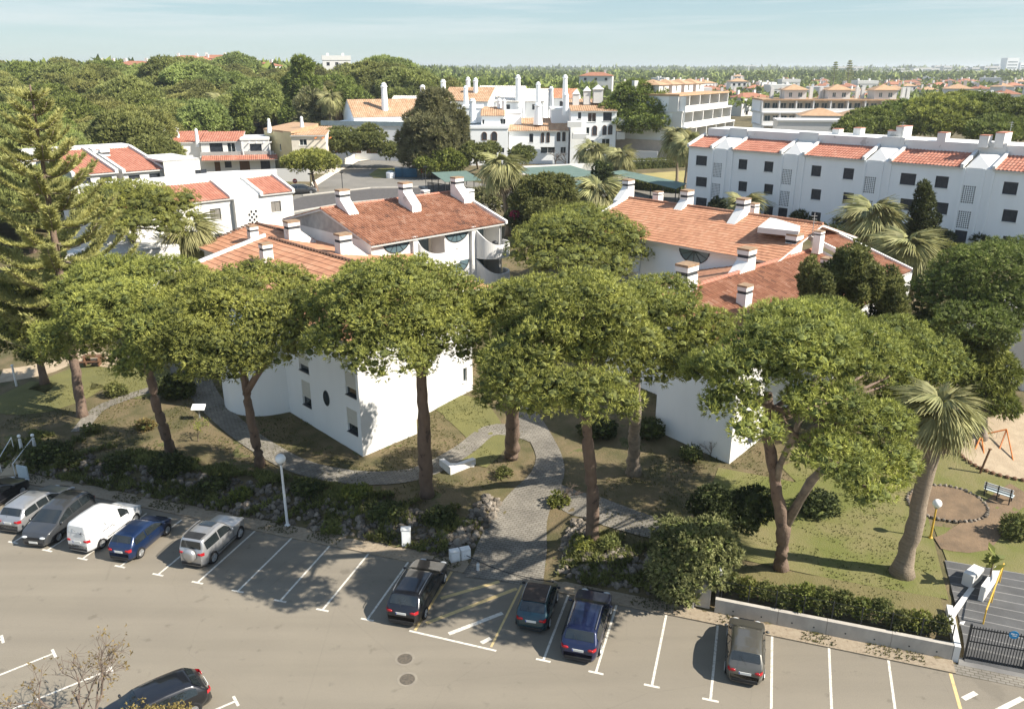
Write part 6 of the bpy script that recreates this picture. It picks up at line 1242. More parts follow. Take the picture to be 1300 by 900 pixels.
# shrubs in front of the long block
for i, (px, py, hw, hh, z, lab) in enumerate(((911, 262, 8, 11, 7.5, 'clipped dark shrub by the first door of the long white block'), (930, 268, 12, 7, 7.5, 'low shrub before the second stair of the long white block'), (963, 262, 10, 10, 7.5, 'yellow-green leafy shrub behind the middle roof chimney'), (984, 268, 6, 8, 7.5, 'small clipped shrub before the long white block'), (1010, 266, 11, 10, 7.5, 'dark square-clipped shrub beside the second door of the long block'), (1020, 275, 14, 7, 7.5, 'low dark shrub under the first-floor windows of the long block'), (1068, 283, 9, 6, 7.5, 'dark spiky shrub under the middle windows of the long block'), (1205, 302, 8, 8, 7.5, 'dark shrub left of the right-hand door of the long block'), (1250, 305, 14, 8, 7.5, 'dark leafy shrub right of the right-hand door of the long block'))):
    y_ = G(px, py + hh, z)[1]; leafy('shrub', lab, 'shrub', gb(px, py + hh, z), [(px, py, y_, hw, hh)], 'bright' if 'yellow' in lab else 'broad_dark', 230 + i, dens=14, ll=.35, lw=.18, sub=.5)
def hedge(name, label, a, b, wd, h, m, seed, z=None):
    rng = np.random.default_rng(seed); a, b = Vector(a[:2]), Vector(b[:2]); L = (b - a).length; d = (b - a) / L; n = Vector((-d.y, d.x)); m_ = int(L * (wd + 2 * h) * 15)
    x = rng.uniform(0, L, m_); f = rng.random(m_); per = f * (wd + 2 * h); yy = np.where(per < h, -wd / 2, np.where(per < h + wd, per - h - wd / 2, wd / 2)); zz = np.where(per < h, per, np.where(per < h + wd, h, wd + 2 * h - per)) + rng.normal(0, .06, m_)
    X = a.x + d.x * x + n.x * yy; Y = a.y + d.y * x + n.y * yy; Z = (terr(X, Y) if z is None else z) + zz; A = unit(np.stack([n.x * np.sign(yy) * (zz < h * .9), n.y * np.sign(yy) * (zz < h * .9), np.full(m_, .6)], 1))
    V, F = tufts(np.stack([X, Y, Z], 1), A, .28, 5, .13, .7, rng); t = thing(name, label, 'hedge', (a.x, a.y, 0)); link('foliage', npmesh('foliage', V, F, M[m]), t)
    z0 = tz(a.x, a.y) if z is None else z; z1_ = tz(b.x, b.y) if z is None else z; q = n * (wd / 2 - .12)
    P = [tuple(a - q), tuple(b - q), tuple(b + q), tuple(a + q)]; MB().prism(P, [z0 - .2, z1_ - .2, z1_ - .2, z0 - .2], [z0 + h - .12, z1_ + h - .12, z1_ + h - .12, z0 + h - .12]).build('hedge_core', M['broad_dark'], t); return t
hedge('hedge', 'long clipped hedge between the pale lawn and the white villa wall', G(772, 216, 7.5), G(868, 212, 7.5), 2.2, 1.6, 'broad', 300, 7.5)
hedge('hedge', 'yellowing hedge along the near edge of the pale lawn', G(805, 240, 7.5), G(866, 246, 7.5), 1.2, 1.3, 'bright', 301, 7.5)
hedge('hedge', 'dark hedge along the foot of the long white block', G(1030, 296, 7.5), G(1140, 318, 7.5), 1.1, 1.2, 'broad_dark', 302, 7.5)
hedge('hedge', 'light green clipped hedge before the right-hand door of the long white block', G(1180, 322, 7.5), G(1240, 335, 7.5), 1.4, 1.3, 'bright', 303, 7.5)

# ------------------------------------------------------------------ rock banks beside the lot and the path
def stone_mesh(seed):
    r = random.Random(seed); mb = MB(); mb.sphere((0, 0, 0), 1.0, 7, 5); s = (1, r.uniform(.6, .95), r.uniform(.5, .85)); mb.v = [tuple(c * s[i] * f for i, c in enumerate(p)) for p in mb.v for f in [1]]
    V = []
    for p in mb.v: h = random.Random(hash((round(p[0], 3), round(p[1], 3), round(p[2], 3), seed))); f = h.uniform(.72, 1.15); V.append((p[0] * f, p[1] * f, p[2] * f))
    mb.v = V; return mb.mesh('stone', M['stone'])
SM = [stone_mesh(i) for i in range(7)]
SMV = [np.array([v.co[:] for v in m.vertices]) for m in SM]; SMF = [[tuple(p.vertices) for p in m.polygons] for m in SM]
def bank(label, regions, n, seed, base, sc=(.10, .27)):
    t = thing('rock_bank', label, 'rock bank', base); r = random.Random(seed); ex = MB(); items = []
    tot = sum(w for *_, w in regions)
    for (s0, s1, t0, t1, w) in regions:
        for _ in range(int(n * w / tot)):
            s, tt = r.uniform(s0, s1), r.uniform(t0, t1); x, y = at_st(s, tt); items.append((r.uniform(*sc) * r.uniform(.7, 1.2), x, y))
    items.sort(reverse=True)
    for i, (q, x, y) in enumerate(items):
        z = tz(x, y) + q * r.uniform(.0, .35); k = r.randrange(7); rot = (r.uniform(-.5, .5), r.uniform(-.5, .5), r.uniform(0, 6.28))
        if i < 300: o = link('stone', SM[k], t); o.location = (x, y, z); o.rotation_euler = rot; o.scale = (q, q, q)
        else:
            mt = Matrix.Translation((x, y, z)) @ Matrix.Rotation(rot[2], 4, 'Z') @ Matrix.Rotation(rot[0], 4, 'X'); ex.add([tuple(mt @ Vector(v * q)) for v in SMV[k]], SMF[k])
    if ex.v: ex.build('small_stones', M['stone'], t)['kind'] = 'stuff'
    return t
bank('long bank of grey garden stones between the parked cars on the left and the gardens', [(1.15, 3.3, -21, -8, 1.0), (1.15, 3.6, -8, 4, 1.2), (1.15, 3.8, 4, 12.2, 1.1)], 1150, 1, (*at_st(2, -4), .4))
bank('bank of grey stones on the left side of the paved path', [(3.2, 6.6, 11.6, 12.9, 1), (1.2, 3.2, 11.4, 12.7, .8)], 230, 2, (*at_st(4, 12), .5))
bank('bank of grey stones between the paved path and the big bush', [(1.2, 3.6, 17.7, 24.3, 1.4), (3.2, 6.0, 17.4, 18.6, .5)], 430, 3, (*at_st(2, 21), .5))

# low plants in the banks: (photo x, y, radius px, kind, label)
def tuft_plant(t, c, n, L, w, m, seed, flat=.8):
    rng = np.random.default_rng(seed); d = sphere_pts(n, rng); d[:, 2] = np.abs(d[:, 2]) + .25; d = unit(d); mb = MB()
    for q in d:
        s = unit(np.cross(q, [0, 0, 1.0001])); l_ = L * rng.uniform(.75, 1.15); c0 = np.array(c); mid = c0 + q * l_ * .55; tip = c0 + q * l_ + np.array([0, 0, -.12 * l_]); mb.add([c0 - s * w * .5, c0 + s * w * .5, mid + s * w * .5, mid - s * w * .5, tip], [(0, 1, 2, 3), (3, 2, 4)])
    return mb.build('leaf_rosette', m, t)
for i, (px, py, L, lab) in enumerate(((297, 638, .55, 'pale spiky agave among the stones left of the white globe lamp'), (437, 658, .6, 'pale spiky agave among the stones in the middle of the left bank'), (522, 640, .45, 'grey spiky yucca near the foot of the thick-trunked pine'), (376, 522, .7, 'dark spiky yucca against the wall of the left house'), (741, 700, .0, ''))):
    if not lab: continue
    p = T(px, py); t = thing('agave', lab, 'agave', p); tuft_plant(t, (p[0], p[1], p[2] + .1), 26, L, .07, M['grey_green'] if i != 3 else M['broad_dark'], 400 + i)
shr = [(215, 590, 22, 14, 'broad_dark', 'dark green bush at the foot of the leaning pine on the left bank'), (60, 575, 24, 12, 'broad_dark', 'low dark bush right of the ramp handrail'), (90, 585, 14, 9, 'broad', 'mid-green grassy shrub right of the white sign board'), (150, 590, 16, 7, 'broad_dark', 'flat dark shrub on the left bank behind the white van'), (270, 615, 16, 8, 'broad_dark', 'dark creeping shrub above the silver off-roader'), (390, 620, 18, 8, 'broad_dark', 'dark creeping shrub just right of the white globe lamp'), (305, 628, 12, 7, 'bright', 'bright yellow-green cushion plant above the silver off-roader'), (452, 625, 18, 8, 'bright', 'olive ground plant on the bank above the empty stalls'), (490, 650, 20, 9, 'broad_dark', 'dark shrub among stones behind the white cabinet'), (560, 655, 18, 8, 'broad_dark', 'dark shrub among stones right of the thick-trunked pine'), (420, 670, 12, 6, 'broad', 'small green shrub at the foot of the left bank'), (708, 634, 11, 9, 'bright', 'bright round shrub beside the paved path'), (742, 690, 9, 9, 'bright', 'bright broad-leaved plant on the right-hand stone bank'), (775, 690, 9, 6, 'broad', 'small green shrub right of the slender pine trunk'),
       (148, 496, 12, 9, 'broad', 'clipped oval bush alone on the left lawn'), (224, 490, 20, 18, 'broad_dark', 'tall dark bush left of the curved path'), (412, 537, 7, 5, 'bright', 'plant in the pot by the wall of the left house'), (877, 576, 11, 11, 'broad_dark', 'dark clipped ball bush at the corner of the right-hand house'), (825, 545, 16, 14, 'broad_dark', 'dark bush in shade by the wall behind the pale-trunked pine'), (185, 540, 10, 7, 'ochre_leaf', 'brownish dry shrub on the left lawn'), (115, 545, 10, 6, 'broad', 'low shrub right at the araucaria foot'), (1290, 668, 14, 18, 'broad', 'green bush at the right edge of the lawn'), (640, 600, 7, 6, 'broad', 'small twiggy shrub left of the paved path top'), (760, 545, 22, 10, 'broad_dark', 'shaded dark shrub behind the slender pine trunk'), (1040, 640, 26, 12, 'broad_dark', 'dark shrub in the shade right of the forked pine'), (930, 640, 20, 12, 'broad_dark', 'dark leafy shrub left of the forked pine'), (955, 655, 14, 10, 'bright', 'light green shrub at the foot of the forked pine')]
for i, (px, py, hw, hh, m, lab) in enumerate(shr):
    p = T(px, py + hh * .7); leafy('shrub', lab, 'shrub', p, [(px, py, p[1], hw, hh), (px - hw * .5, py + hh * .25, p[1] - .2, hw * .5, hh * .6), (px + hw * .5, py + hh * .2, p[1] + .1, hw * .5, hh * .65)], m, 420 + i, dens=24, ll=.19, lw=.11, sub=.32, k=4)
p = T(838, 770); leafy('large_bush', 'large olive-leaved bush overhanging the lot edge right of the stone bank', 'bush', T(875, 768), [(872, 690, 34.2, 34, 28), (855, 725, 33.8, 26, 34), (900, 680, 34.6, 28, 26), (888, 725, 33.8, 28, 30), (850, 675, 34.6, 20, 20), (920, 700, 34.6, 18, 22), (862, 755, 33.4, 20, 16), (845, 705, 34, 14, 22)], 'olive', 460, dens=22, ll=.21, lw=.12, sub=.34, k=5, inner=.0)
leafy('large_bush', 'darker green bush behind the large olive-leaved bush', 'bush', T(925, 700), [(925, 650, 36.5, 34, 22), (960, 640, 36.8, 26, 18), (905, 640, 37, 26, 20)], 'broad_dark', 461, dens=30, ll=.2, lw=.11, sub=.5, k=6)
# hedge plants behind the concrete wall
hp = []
rh = random.Random(4)
hl = [(24.7 + .86 * i, rh.uniform(.8, 1.25)) for i in range(14)]
for i, (tt, h) in enumerate(hl):
    x, y = at_st(1.75 + rh.uniform(-.12, .12), tt); z = tz(x, y); rng = np.random.default_rng(470 + i); Ls = [(x, y, z + h * .5, .42, .42, h * .5), (x + .15, y - .1, z + h * .95, .26, .26, h * .3), (x - .2, y + .1, z + h * .75, .26, .26, h * .3)]
    (V, F), C, R = pine_crown(Ls, rng, 36, .24, .16, .095, 4, .95, .0, .3); t = thing('hedge_shrub', 'leafy green shrub in the row behind the low concrete wall', 'shrub', (x, y, z), group='shrubs behind the concrete wall'); link('foliage', npmesh('foliage', V, F, M['broad'] if i % 3 else M['bright']), t); MB().tube([(x, y, z - .1), (x, y, z + h * .6)], [.04, .02], 5).build('stem', M['twig'], t)
# bare winter trees
def bare(name, label, base, top, spread, seed, m='twig', depth=5, r0=.09, leafm=None, nl=0, cat='bare tree', L0=None):
    r = random.Random(seed); b = Vector(base); t = thing(name, label, cat, b); mb = MB(); tips = []; tr = MB()
    def grow(p, d, L, rad, k):
        q = p + d * L; mid = p + d * L * .5 + Vector((r.uniform(-1, 1), r.uniform(-1, 1), r.uniform(-1, 1))) * L * .06; (tr if k == depth else mb).tube([p, mid, q], [rad, rad * .85, rad * .7], 6 if k > 2 else 4, False)
        if k == 0: tips.append(q); return
        for _ in range(3 if k > 1 else 4):
            nd = (d + Vector((r.gauss(0, 1), r.gauss(0, 1), r.gauss(0, .7))) * spread).normalized(); grow(p + d * L * r.uniform(.55, 1), nd, L * r.uniform(.6, .85), rad * .6, k - 1)
    H = (Vector(top) - b); L0 = L0 or H.length * .36; grow(b - H.normalized() * .3, H.normalized(), L0, r0, depth)
    tr.build('trunk', M[m], t, True); mb.build('branches', M[m], t)
    if leafm: rng = np.random.default_rng(seed); P = np.array([tips[i % len(tips)] for i in range(nl)]) + rng.normal(0, .12, (nl, 3)); V, F = tufts(P, sphere_pts(nl, rng), .11, 4, .055, .9, rng); link('leaves', npmesh('leaves', V, F, M[leafm]), t)
    return t
bx, by, _ = D(112, 925, 24.0); bare('bare_tree', 'almost leafless twiggy tree in the lower left foreground of the lot', (bx, by, 0), (bx - .3, by + .2, 5.6), .68, 3, depth=5, r0=.1, leafm='ochre_leaf', nl=260)
bx, by, _ = D(178, 925, 23.5); bare('small_tree', 'sparse ochre-leaved tree in front of the black car at lower left', (bx, by, 0), (bx, by + .2, 3.9), .6, 5, depth=5, r0=.08, leafm='ochre_leaf', nl=3800, cat='tree')
p = T(715, 640); bare('bare_shrub', 'small leafless tree beside the bright round shrub on the paved path', p, (p[0], p[1], p[2] + 2.3), .55, 7, depth=4, r0=.05)
p = T(252, 560); bare('sapling', 'slim sapling with a few yellow-green leaves left of the curved path', p, (p[0], p[1], p[2] + 2.2), .5, 9, depth=3, r0=.04, leafm='bright', nl=120, cat='sapling')
p = T(902, 580); bare('bare_shrub', 'thin leafless shrub against the corner wall of the right-hand house', p, (p[0], p[1], p[2] + 1.8), .5, 11, depth=4, r0=.03)
for px in (660, 705, 735, 718):
    x, y = G(px, 213 if px > 650 else 214, 7.5); bare('bare_tree', 'thin bare street tree against the white villa wall', (x, y, 7.5), (x, y, 11.5), .5, px, depth=4, r0=.1)['group'] = 'bare trees by the villa wall'
# grass and litter over the gardens: uncountable
rng = np.random.default_rng(77); n = 36000; s_ = rng.uniform(1.3, 24, n); t_ = rng.uniform(-26, 44, n); X = FA[0] + RN[0] * s_ + RD[0] * t_; Y = FA[1] + RN[1] * s_ + RD[1] * t_
no = np.sin(X * .9 + 2 * np.sin(Y * .5)) * np.sin(Y * .8 + X * .3); k = (no > -.1) & ~((np.abs(t_ - 15.2) < 3.2)) & (t_ < 36.5); P = np.stack([X[k], Y[k], terr(X[k], Y[k]) + .02], 1)
V, F = tufts(P, np.tile([0, 0, 1.0], (len(P), 1)), .11, 3, .05, .55, rng); tag(link('grass', npmesh('grass', V, F, M['grass'])), kind='stuff')
rng = np.random.default_rng(79); n = 10000; s_ = rng.uniform(1.1, 4.8, n); t_ = rng.uniform(-22, 25, n); X = FA[0] + RN[0] * s_ + RD[0] * t_; Y = FA[1] + RN[1] * s_ + RD[1] * t_
k = (np.sin(X * 1.3 + 1.7 * np.sin(Y * 1.1)) * np.sin(Y * 1.7 - X * .6) > -.05) & ~((t_ > 12.6) & (t_ < 17.9)); P = np.stack([X, Y, terr(X, Y) + .12], 1)[k]
V, F = tufts(P, np.tile([0, 0, 1.0], (len(P), 1)), .30, 6, .11, .9, rng); tag(link('ground_cover', npmesh('ground_cover', V, F, M['broad'])), kind='stuff')
rng = np.random.default_rng(78); n = 2600; s_ = rng.uniform(.16, .98, n) ** 1; t_ = rng.uniform(-22, 36.3, n); k = ~((t_ > 12.6) & (t_ < 17.8)) & (np.sin(t_ * 1.7) + np.sin(t_ * .61) > .2); X = FA[0] + RN[0] * s_ + RD[0] * t_; Y = FA[1] + RN[1] * s_ + RD[1] * t_
V, F = tufts(np.stack([X, Y, np.full(n, .05)], 1)[k], np.tile([0, 0, 1.0], (k.sum(), 1)), .10, 4, .05, .8, rng); tag(link('weeds', npmesh('weeds', V, F, M['grass'])), kind='stuff')

# ------------------------------------------------------------------ wall, fence, gate, planter on the right
t = thing('retaining_wall', 'low grey concrete wall behind the olive-grey hatchback', 'wall', (*at_st(1.05, 31), 0)); ts = [25.95, 28.9, 31.1, 33.9, 36.45]
for i in range(4):
    a_, b_ = ts[i], ts[i + 1] - .015; MB().prism([at_st(.93, a_), at_st(.93, b_), at_st(1.16, b_), at_st(1.16, a_)], -.05, .80).build('wall_panel', M['concrete'], t)
    for q in (.3, .75): x, y = at_st(.929, a_ + (b_ - a_) * q); MB().box((x, y, .32), (.07, .012, .07), math.atan2(RD[1], RD[0])).build('drain_hole', M['slot'], t)
MB().prism([at_st(.925, 36.46), at_st(.925, 36.72), at_st(3.6, 36.72), at_st(3.6, 36.46)], -.05, [.80, .80, 1.15, 1.15]).build('end_wall', M['plaster'], t)
t = thing('mesh_fence', 'dark post-and-wire fence on top of the low concrete wall', 'fence', (*at_st(1.1, 31), .8))
for k in range(9): x, y = at_st(1.2, 26.2 + 1.27 * k); MB().tube([(x, y, .5), (x, y, 1.75)], .028, 6).build('fence_post', M['dark_metal'], t)
for z in (.95, 1.2, 1.45, 1.7):
    MB().tube([(*at_st(1.2, 26.2), z), (*at_st(1.2, 36.36), z)], .008, 4).build('wire', M['dark_metal'], t)
x, y = at_st(1.3, 25.2)
t = thing('meter_cabinet', 'grey meter cabinet between the big bush and the concrete wall', 'cabinet', (*at_st(1.15, 25.3), 0)); rzl = math.atan2(RD[1], RD[0])
x, y = at_st(1.25, 25.35); MB().box((x, y, .75), (.7, .4, 1.3), rzl).build('cabinet_body', M['concrete'], t); MB().box((x, y, 1.43), (.78, .48, .06), rzl).build('cabinet_top', M['concrete'], t); x, y = at_st(1.02, 25.35); MB().box((x, y, .85), (.5, .03, .8), rzl).build('cabinet_door', M['steel'], t)
x, y = at_st(1.15, 24.8); t = thing('gate_pillar', 'short white pillar between the big bush and the grey meter cabinet', 'pillar', (x, y, 0)); MB().box((x, y, .5), (.3, .5, 1.0), rzl).build('pillar_shaft', M['plaster'], t); MB().box((x, y, 1.03), (.36, .56, .06), rzl).build('pillar_cap', M['plaster_old'], t)
x, y = at_st(1.35, 26.0); t = thing('dark_post', 'dark slim lamp post at the left end of the concrete wall', 'post', (x, y, .1)); MB().tube([(x, y, 0), (x, y, 2.0)], .09, 8).build('post', M['dark_metal'], t); MB().lathe((x, y, 2.0), [(.14, 0), (.16, .12), (.05, .3), (.02, .55)], 10).build('lamp_head', M['steel'], t)
# sliding gate
g0, g1 = Vector(at_st(1.15, 36.95)), Vector(at_st(1.35, 43.5)); t = thing('driveway_gate', 'black metal bar gate with round blue sign at lower right', 'gate', (*g0, 0)); W = Wall(g0, g1)
for z0, z1 in ((.12, .18), (1.02, 1.06), (1.72, 1.78)): mb = MB(); W.box(mb, 0, W.L, z0, z1, -.05, -.01); mb.build('rail', M['dark_metal'], t)
for k in range(int(W.L / .115)):
    mb = MB(); a = .03 + k * .115; W.box(mb, a, a + .03, .05, 1.9, -.008, .022); mb.build('bar', M['dark_metal'], t)
for a in (0, W.L * .36): mb = MB(); W.box(mb, a, a + .09, .02, 1.95, -.07, -.052 + .06); mb.build('gate_post', M['dark_metal'], t)
c = Vector(on := (0, 0)); 
dr = ray(1287, 805); 
k_ = (W.A.dot(W.n)) / (dr[0] * W.n.x + dr[1] * W.n.y); sp = Vector((dr[0] * k_, dr[1] * k_)); sz_ = CAMH + dr[2] * k_; sa = (sp - W.A).dot(W.d)
P = [W.p(sa + .2 * cos(q), sz_ + .2 * sin(q), .03) for q in np.linspace(0, 2 * pi, 24, False)]; P2 = [W.p(sa + .2 * cos(q), sz_ + .2 * sin(q), .045) for q in np.linspace(0, 2 * pi, 24, False)]
sg = MB().add(P + P2, [tuple(range(24))[::-1], tuple(range(24, 48))] + [(i, (i + 1) % 24, 24 + (i + 1) % 24, 24 + i) for i in range(24)]).build('round_sign', mat('sign_blue', (.03, .25, .50), (.025, .21, .44), .5, 2), t)
mb = MB(); W.box(mb, sa - .12, sa + .02, sz_ + .02, sz_ + .07, .046, .05); W.box(mb, sa - .06, sa + .11, sz_ - .06, sz_ - .02, .046, .05); W.box(mb, sa + .05, sa + .12, sz_ + .03, sz_ + .06, .046, .05); mb.build('sign_print', M['white_metal'], sg)
# white planter walls with yellow handrail
t = thing('planter', 'white planter wall by the driveway beside the yellow handrail', 'planter', (*G(1245, 760, .9), .9))
for pts, h, w in ((((1207, 790), (1236, 752)), .42, .22), (((1222, 797), (1240, 765)), .30, .16), (((1232, 752), (1246, 738)), .85, .5), (((1246, 770), (1266, 738)), .95, .22)):
    a_, b_ = Vector(T(*pts[0])[:2]), Vector(T(*pts[1])[:2]); W = Wall(a_, b_); mb = MB(); z0 = tz(*((a_ + b_) / 2)); W.box(mb, 0, W.L, z0 - .2, z0 + h, -w, 0); mb.build('planter_wall', M['plaster'], t)
a_, b_ = T(1246, 800), T(1268, 742); t = thing('handrail', 'yellow metal handrail above the driveway planter', 'handrail', a_)
MB().tube([(a_[0], a_[1], a_[2] + 1.15), (b_[0], b_[1], b_[2] + 1.25), (b_[0], b_[1], b_[2])], .035, 8).build('rail', M['yellow_metal'], t); MB().tube([(a_[0], a_[1], a_[2]), (a_[0], a_[1], a_[2] + 1.15)], .035, 8).build('post', M['yellow_metal'], t)
m_ = Vector(a_).lerp(Vector(b_), .5); MB().tube([m_, m_ + Vector((0, 0, 1.2))], .03, 8).build('post', M['yellow_metal'], t)
p = T(1252, 752); t = thing('planter_plant', 'broad-leaved plant standing in the white planter', 'plant', (p[0], p[1], p[2] + .8)); mb = MB(); mb.tube([(p[0], p[1], p[2] + .3), (p[0], p[1], p[2] + 1.7)], .04, 6); mb.build('stem', M['twig'], t)
rng = np.random.default_rng(1); V, F = tufts(np.array([[p[0], p[1], p[2] + 1.3 + .12 * i] for i in range(9)]), unit(rng.normal(size=(9, 3)) + [0, 0, .8]), .62, 2, .42, .5, rng, True); link('leaves', npmesh('leaves', V, F, M['bright']), t)

# ------------------------------------------------------------------ lamps, boxes, benches, play things
def globe_lamp(label, base, H, m, r=.24, pr=.07, group=None):
    x, y, z = base; t = thing('globe_lamp', label, 'lamp', base, group=group); MB().lathe((x, y, z - .1), [(pr * 2, 0), (pr * 2, .16), (pr * 1.2, .22), (pr, .3), (pr * .75, H - r * .9)], 12).build('lamp_post', M[m], t, False); MB().sphere((x, y, z + H), r, 18, 12).build('globe', M['globe'], t, True); MB().lathe((x, y, z + H - r * 1.15), [(r * .4, 0), (r * .55, r * .25), (r * .4, r * .35)], 12).build('collar', M['steel'], t); return t
globe_lamp('tall white globe lamp at the lot edge among the stones', T(365, 667), 4.35, 'white_metal', .3, .085)
globe_lamp('yellow-posted globe lamp beside the round flower bed', T(1181, 683), 2.15, 'yellow_metal', .24, .06)
for i, (px, py) in enumerate(((28, 572), (45, 571))): globe_lamp('short white bollard lamp at the top of the ramp, %s one' % ('left' if i == 0 else 'right'), T(px, py), 1.1, 'white_metal', .12, .12, 'ramp bollard lamps')
t = thing('ramp', 'sandy entrance ramp with white handrails at the left edge', 'ramp', T(15, 590)); q = [T(0, 606), T(22, 604), T(40, 578), T(24, 574)]
MB().prism([p[:2] for p in q], -.1, [p[2] + .12 for p in q]).build('ramp_slab', M['sand'], t)
for a_, b_ in (((2, 600), (18, 572)), ((20, 606), (44, 574))):
    A_1, B_1 = T(*a_), T(*b_); MB().tube([(*A_1[:2], A_1[2]), (*A_1[:2], A_1[2] + 1.0), (*B_1[:2], B_1[2] + 1.0), (*B_1[:2], B_1[2])], .03, 6).build('handrail', M['white_metal'], t)
p = T(31, 609); t = thing('notice_board', 'pale blue-white notice board on the bank by the ramp', 'sign board', p); MB().box((p[0], p[1], p[2] + .55), (.85, .07, .95), -.3).build('board', mat('pale_blue_panel', (.55, .62, .64), (.48, .55, .57), .5, 1), t); MB().box((p[0], p[1] + .06, p[2] + .1), (.7, .06, .4), -.3).build('board_leg', M['steel'], t)
p = T(21, 490); t = thing('white_post', 'white post standing on the dirt at the left edge', 'post', p); MB().tube([p, (p[0], p[1], p[2] + 1.75)], .08, 8).build('post_shaft', M['white_metal'], t); MB().box((p[0], p[1], p[2] + 1.78), (.2, .2, .06)).build('post_cap', M['white_metal'], t)
p = T(516, 690); t = thing('utility_cabinet', 'white utility cabinet standing alone on the stone bank', 'cabinet', p); MB().box((p[0], p[1], p[2] + .45), (.5, .36, 1.0), .1).build('cabinet_body', M['white_metal'], t); MB().box((p[0], p[1], p[2] + .98), (.56, .42, .06), .1).build('cabinet_roof', M['white_metal'], t); MB().box((p[0], p[1] - .185, p[2] + .5), (.4, .015, .7), .1).build('cabinet_door', M['plaster_lifted'], t)
p = T(584, 709); t = thing('meter_box', 'low white double meter box at the left foot of the paved path', 'box', p)
for k in (-1, 1): MB().box((p[0] + .28 * k, p[1] + .1 * k, p[2] + .3), (.54, .4, .62), .35).build('box_half', M['white_metal'], t); MB().box((p[0] + .28 * k + .07, p[1] + .1 * k - .2, p[2] + .3), (.4, .015, .4), .35).build('box_door', M['plaster_lifted'], t)
p = T(607, 724); t = thing('bollard', 'small pale bollard at the foot of the paved path', 'bollard', p); MB().lathe((p[0], p[1], 0), [(.09, 0), (.085, .42), (.06, .48)], 10).build('bollard_post', M['white_metal'], t); MB().lathe((p[0], p[1], .48), [(.06, 0), (.03, .05)], 10).build('bollard_top', M['steel'], t)
t = thing('chain', 'dark chain sagging across the foot of the paved path', 'chain', (*G(640, 725), .3)); A_1, B_1 = Vector((*G(577, 706), .45)), Vector((*G(702, 748), .45)); MB().tube([A_1.lerp(B_1, k / 12) - Vector((0, 0, .34 * sin(pi * k / 12))) for k in range(13)], .022, 5).build('chain_line', M['dark_metal'], t)
for q in (A_1, B_1): MB().tube([(q.x, q.y, 0), (q.x, q.y, .5)], .035, 6).build('chain_post', M['dark_metal'], t)
t = thing('garden_seat', 'angular white L-shaped garden seat beside the curved path', 'seat wall', T(580, 592)); c0, c1, c2 = Vector(T(558, 592)[:2]), Vector(T(572, 603)[:2]), Vector(T(604, 590)[:2])
for a_, b_ in ((c0, c1), (c1 + (c2 - c1).normalized() * .005, c2)):
    W = Wall(a_, b_); mb = MB(); z0 = tz(*a_); W.box(mb, 0, W.L, z0 - .1, z0 + .5, -.32, 0); mb.build('seat_wall', M['plaster'], t)
W = Wall(c2, c0); mb = MB(); z0 = tz(*c0); W.box(mb, .1, W.L - .1, z0 - .05, z0 + .22, -.25, 0); mb.build('seat_wall', M['plaster_old'], t)
p = T(412, 543); t = thing('flower_pot', 'terracotta pot by the shaded wall of the left house', 'flower pot', p); MB().lathe((p[0], p[1], p[2]), [(.18, 0), (.28, .45), (.31, .46), (.31, .52), (.26, .52)], 14).build('pot', M['red_steps'], t); MB().lathe((p[0], p[1], p[2] + .44), [(.26, 0), (.24, .03)], 12).build('pot_soil', M['soil'], t)
p = T(254, 533); t = thing('information_panel', 'tilted pale panel on a post above the sapling', 'sign', p); mb = MB(); mt = Matrix.Translation((p[0], p[1], p[2] + 1.0)) @ Matrix.Rotation(.5, 4, 'X'); mb.box((0, 0, 0), (.95, .55, .08), 0, mt); mb.build('panel', M['plaster_lifted'], t); MB().tube([p, (p[0], p[1], p[2] + .98)], .05, 6).build('panel_post', M['steel'], t)
p = T(120, 462); t = thing('picnic_table', 'dark wooden picnic table on the left lawn', 'picnic table', p); z = p[2]; MB().box((p[0], p[1], z + .72), (1.7, .75, .06), .1).build('table_top', M['brown_wood'], t)
for k in (-1, 1): MB().box((p[0], p[1] + k * .7, z + .44), (1.7, .28, .05), .1).build('bench_seat', M['brown_wood'], t)
for k in (-1, 1): MB().box((p[0] + k * .6, p[1], z + .36), (.08, 1.3, .7), .1).build('table_leg', M['brown_wood'], t)
A_1, B_1 = T(1247, 628), T(1283, 642); t = thing('bench', 'pale blue-grey metal bench on the lawn by the sand pit', 'bench', A_1); W = Wall(B_1[:2], A_1[:2]); z = (A_1[2] + B_1[2]) / 2
for k in range(3): mb = MB(); W.box(mb, 0, W.L, z + .55 + k * .14, z + .66 + k * .14, -.03, 0); mb.build('back_slat', M['white_metal'] if k else mat('pale_blue_panel', (0, 0, 0)), t)
for k in range(3): mb = MB(); W.box(mb, 0, W.L, z + .42, z + .46, .04 + k * .15, .16 + k * .15); mb.build('seat_slat', MATS['pale_blue_panel'], t)
for a in (.1, W.L * .5, W.L - .1): mb = MB(); W.box(mb, a - .03, a + .03, z - .05, z + .98, -.08, -.035); W.box(mb, a - .03, a + .03, z - .05, z + .41, .38, .44); mb.build('bench_leg', M['dark_metal'], t)
A_1, B_1 = T(1245, 563), T(1279, 588); t = thing('swing_frame', 'orange tubular swing frame in the sand pit', 'swing', A_1); tp1, tp2 = D(1266, 546, A_1[1] - 1.0), D(1277, 543, B_1[1] + 1.2)
e0 = Vector(D(1246, 552, A_1[1] + .5)); e1 = Vector(D(1278, 545, A_1[1] + .2)); MB().tube([e0, e1], .05, 8).build('top_bar', M['orange_metal'], t)
for e_, (fx, fy) in ((e1, (1287, 588)), (e1, (1268, 572)), (e0, (1236, 575)), (e0, (1250, 582))):
    f_ = Vector(T(fx, fy)); MB().tube([f_, e_], .045, 8).build('leg', M['orange_metal'], t)
sm = e0.lerp(e1, .5); 
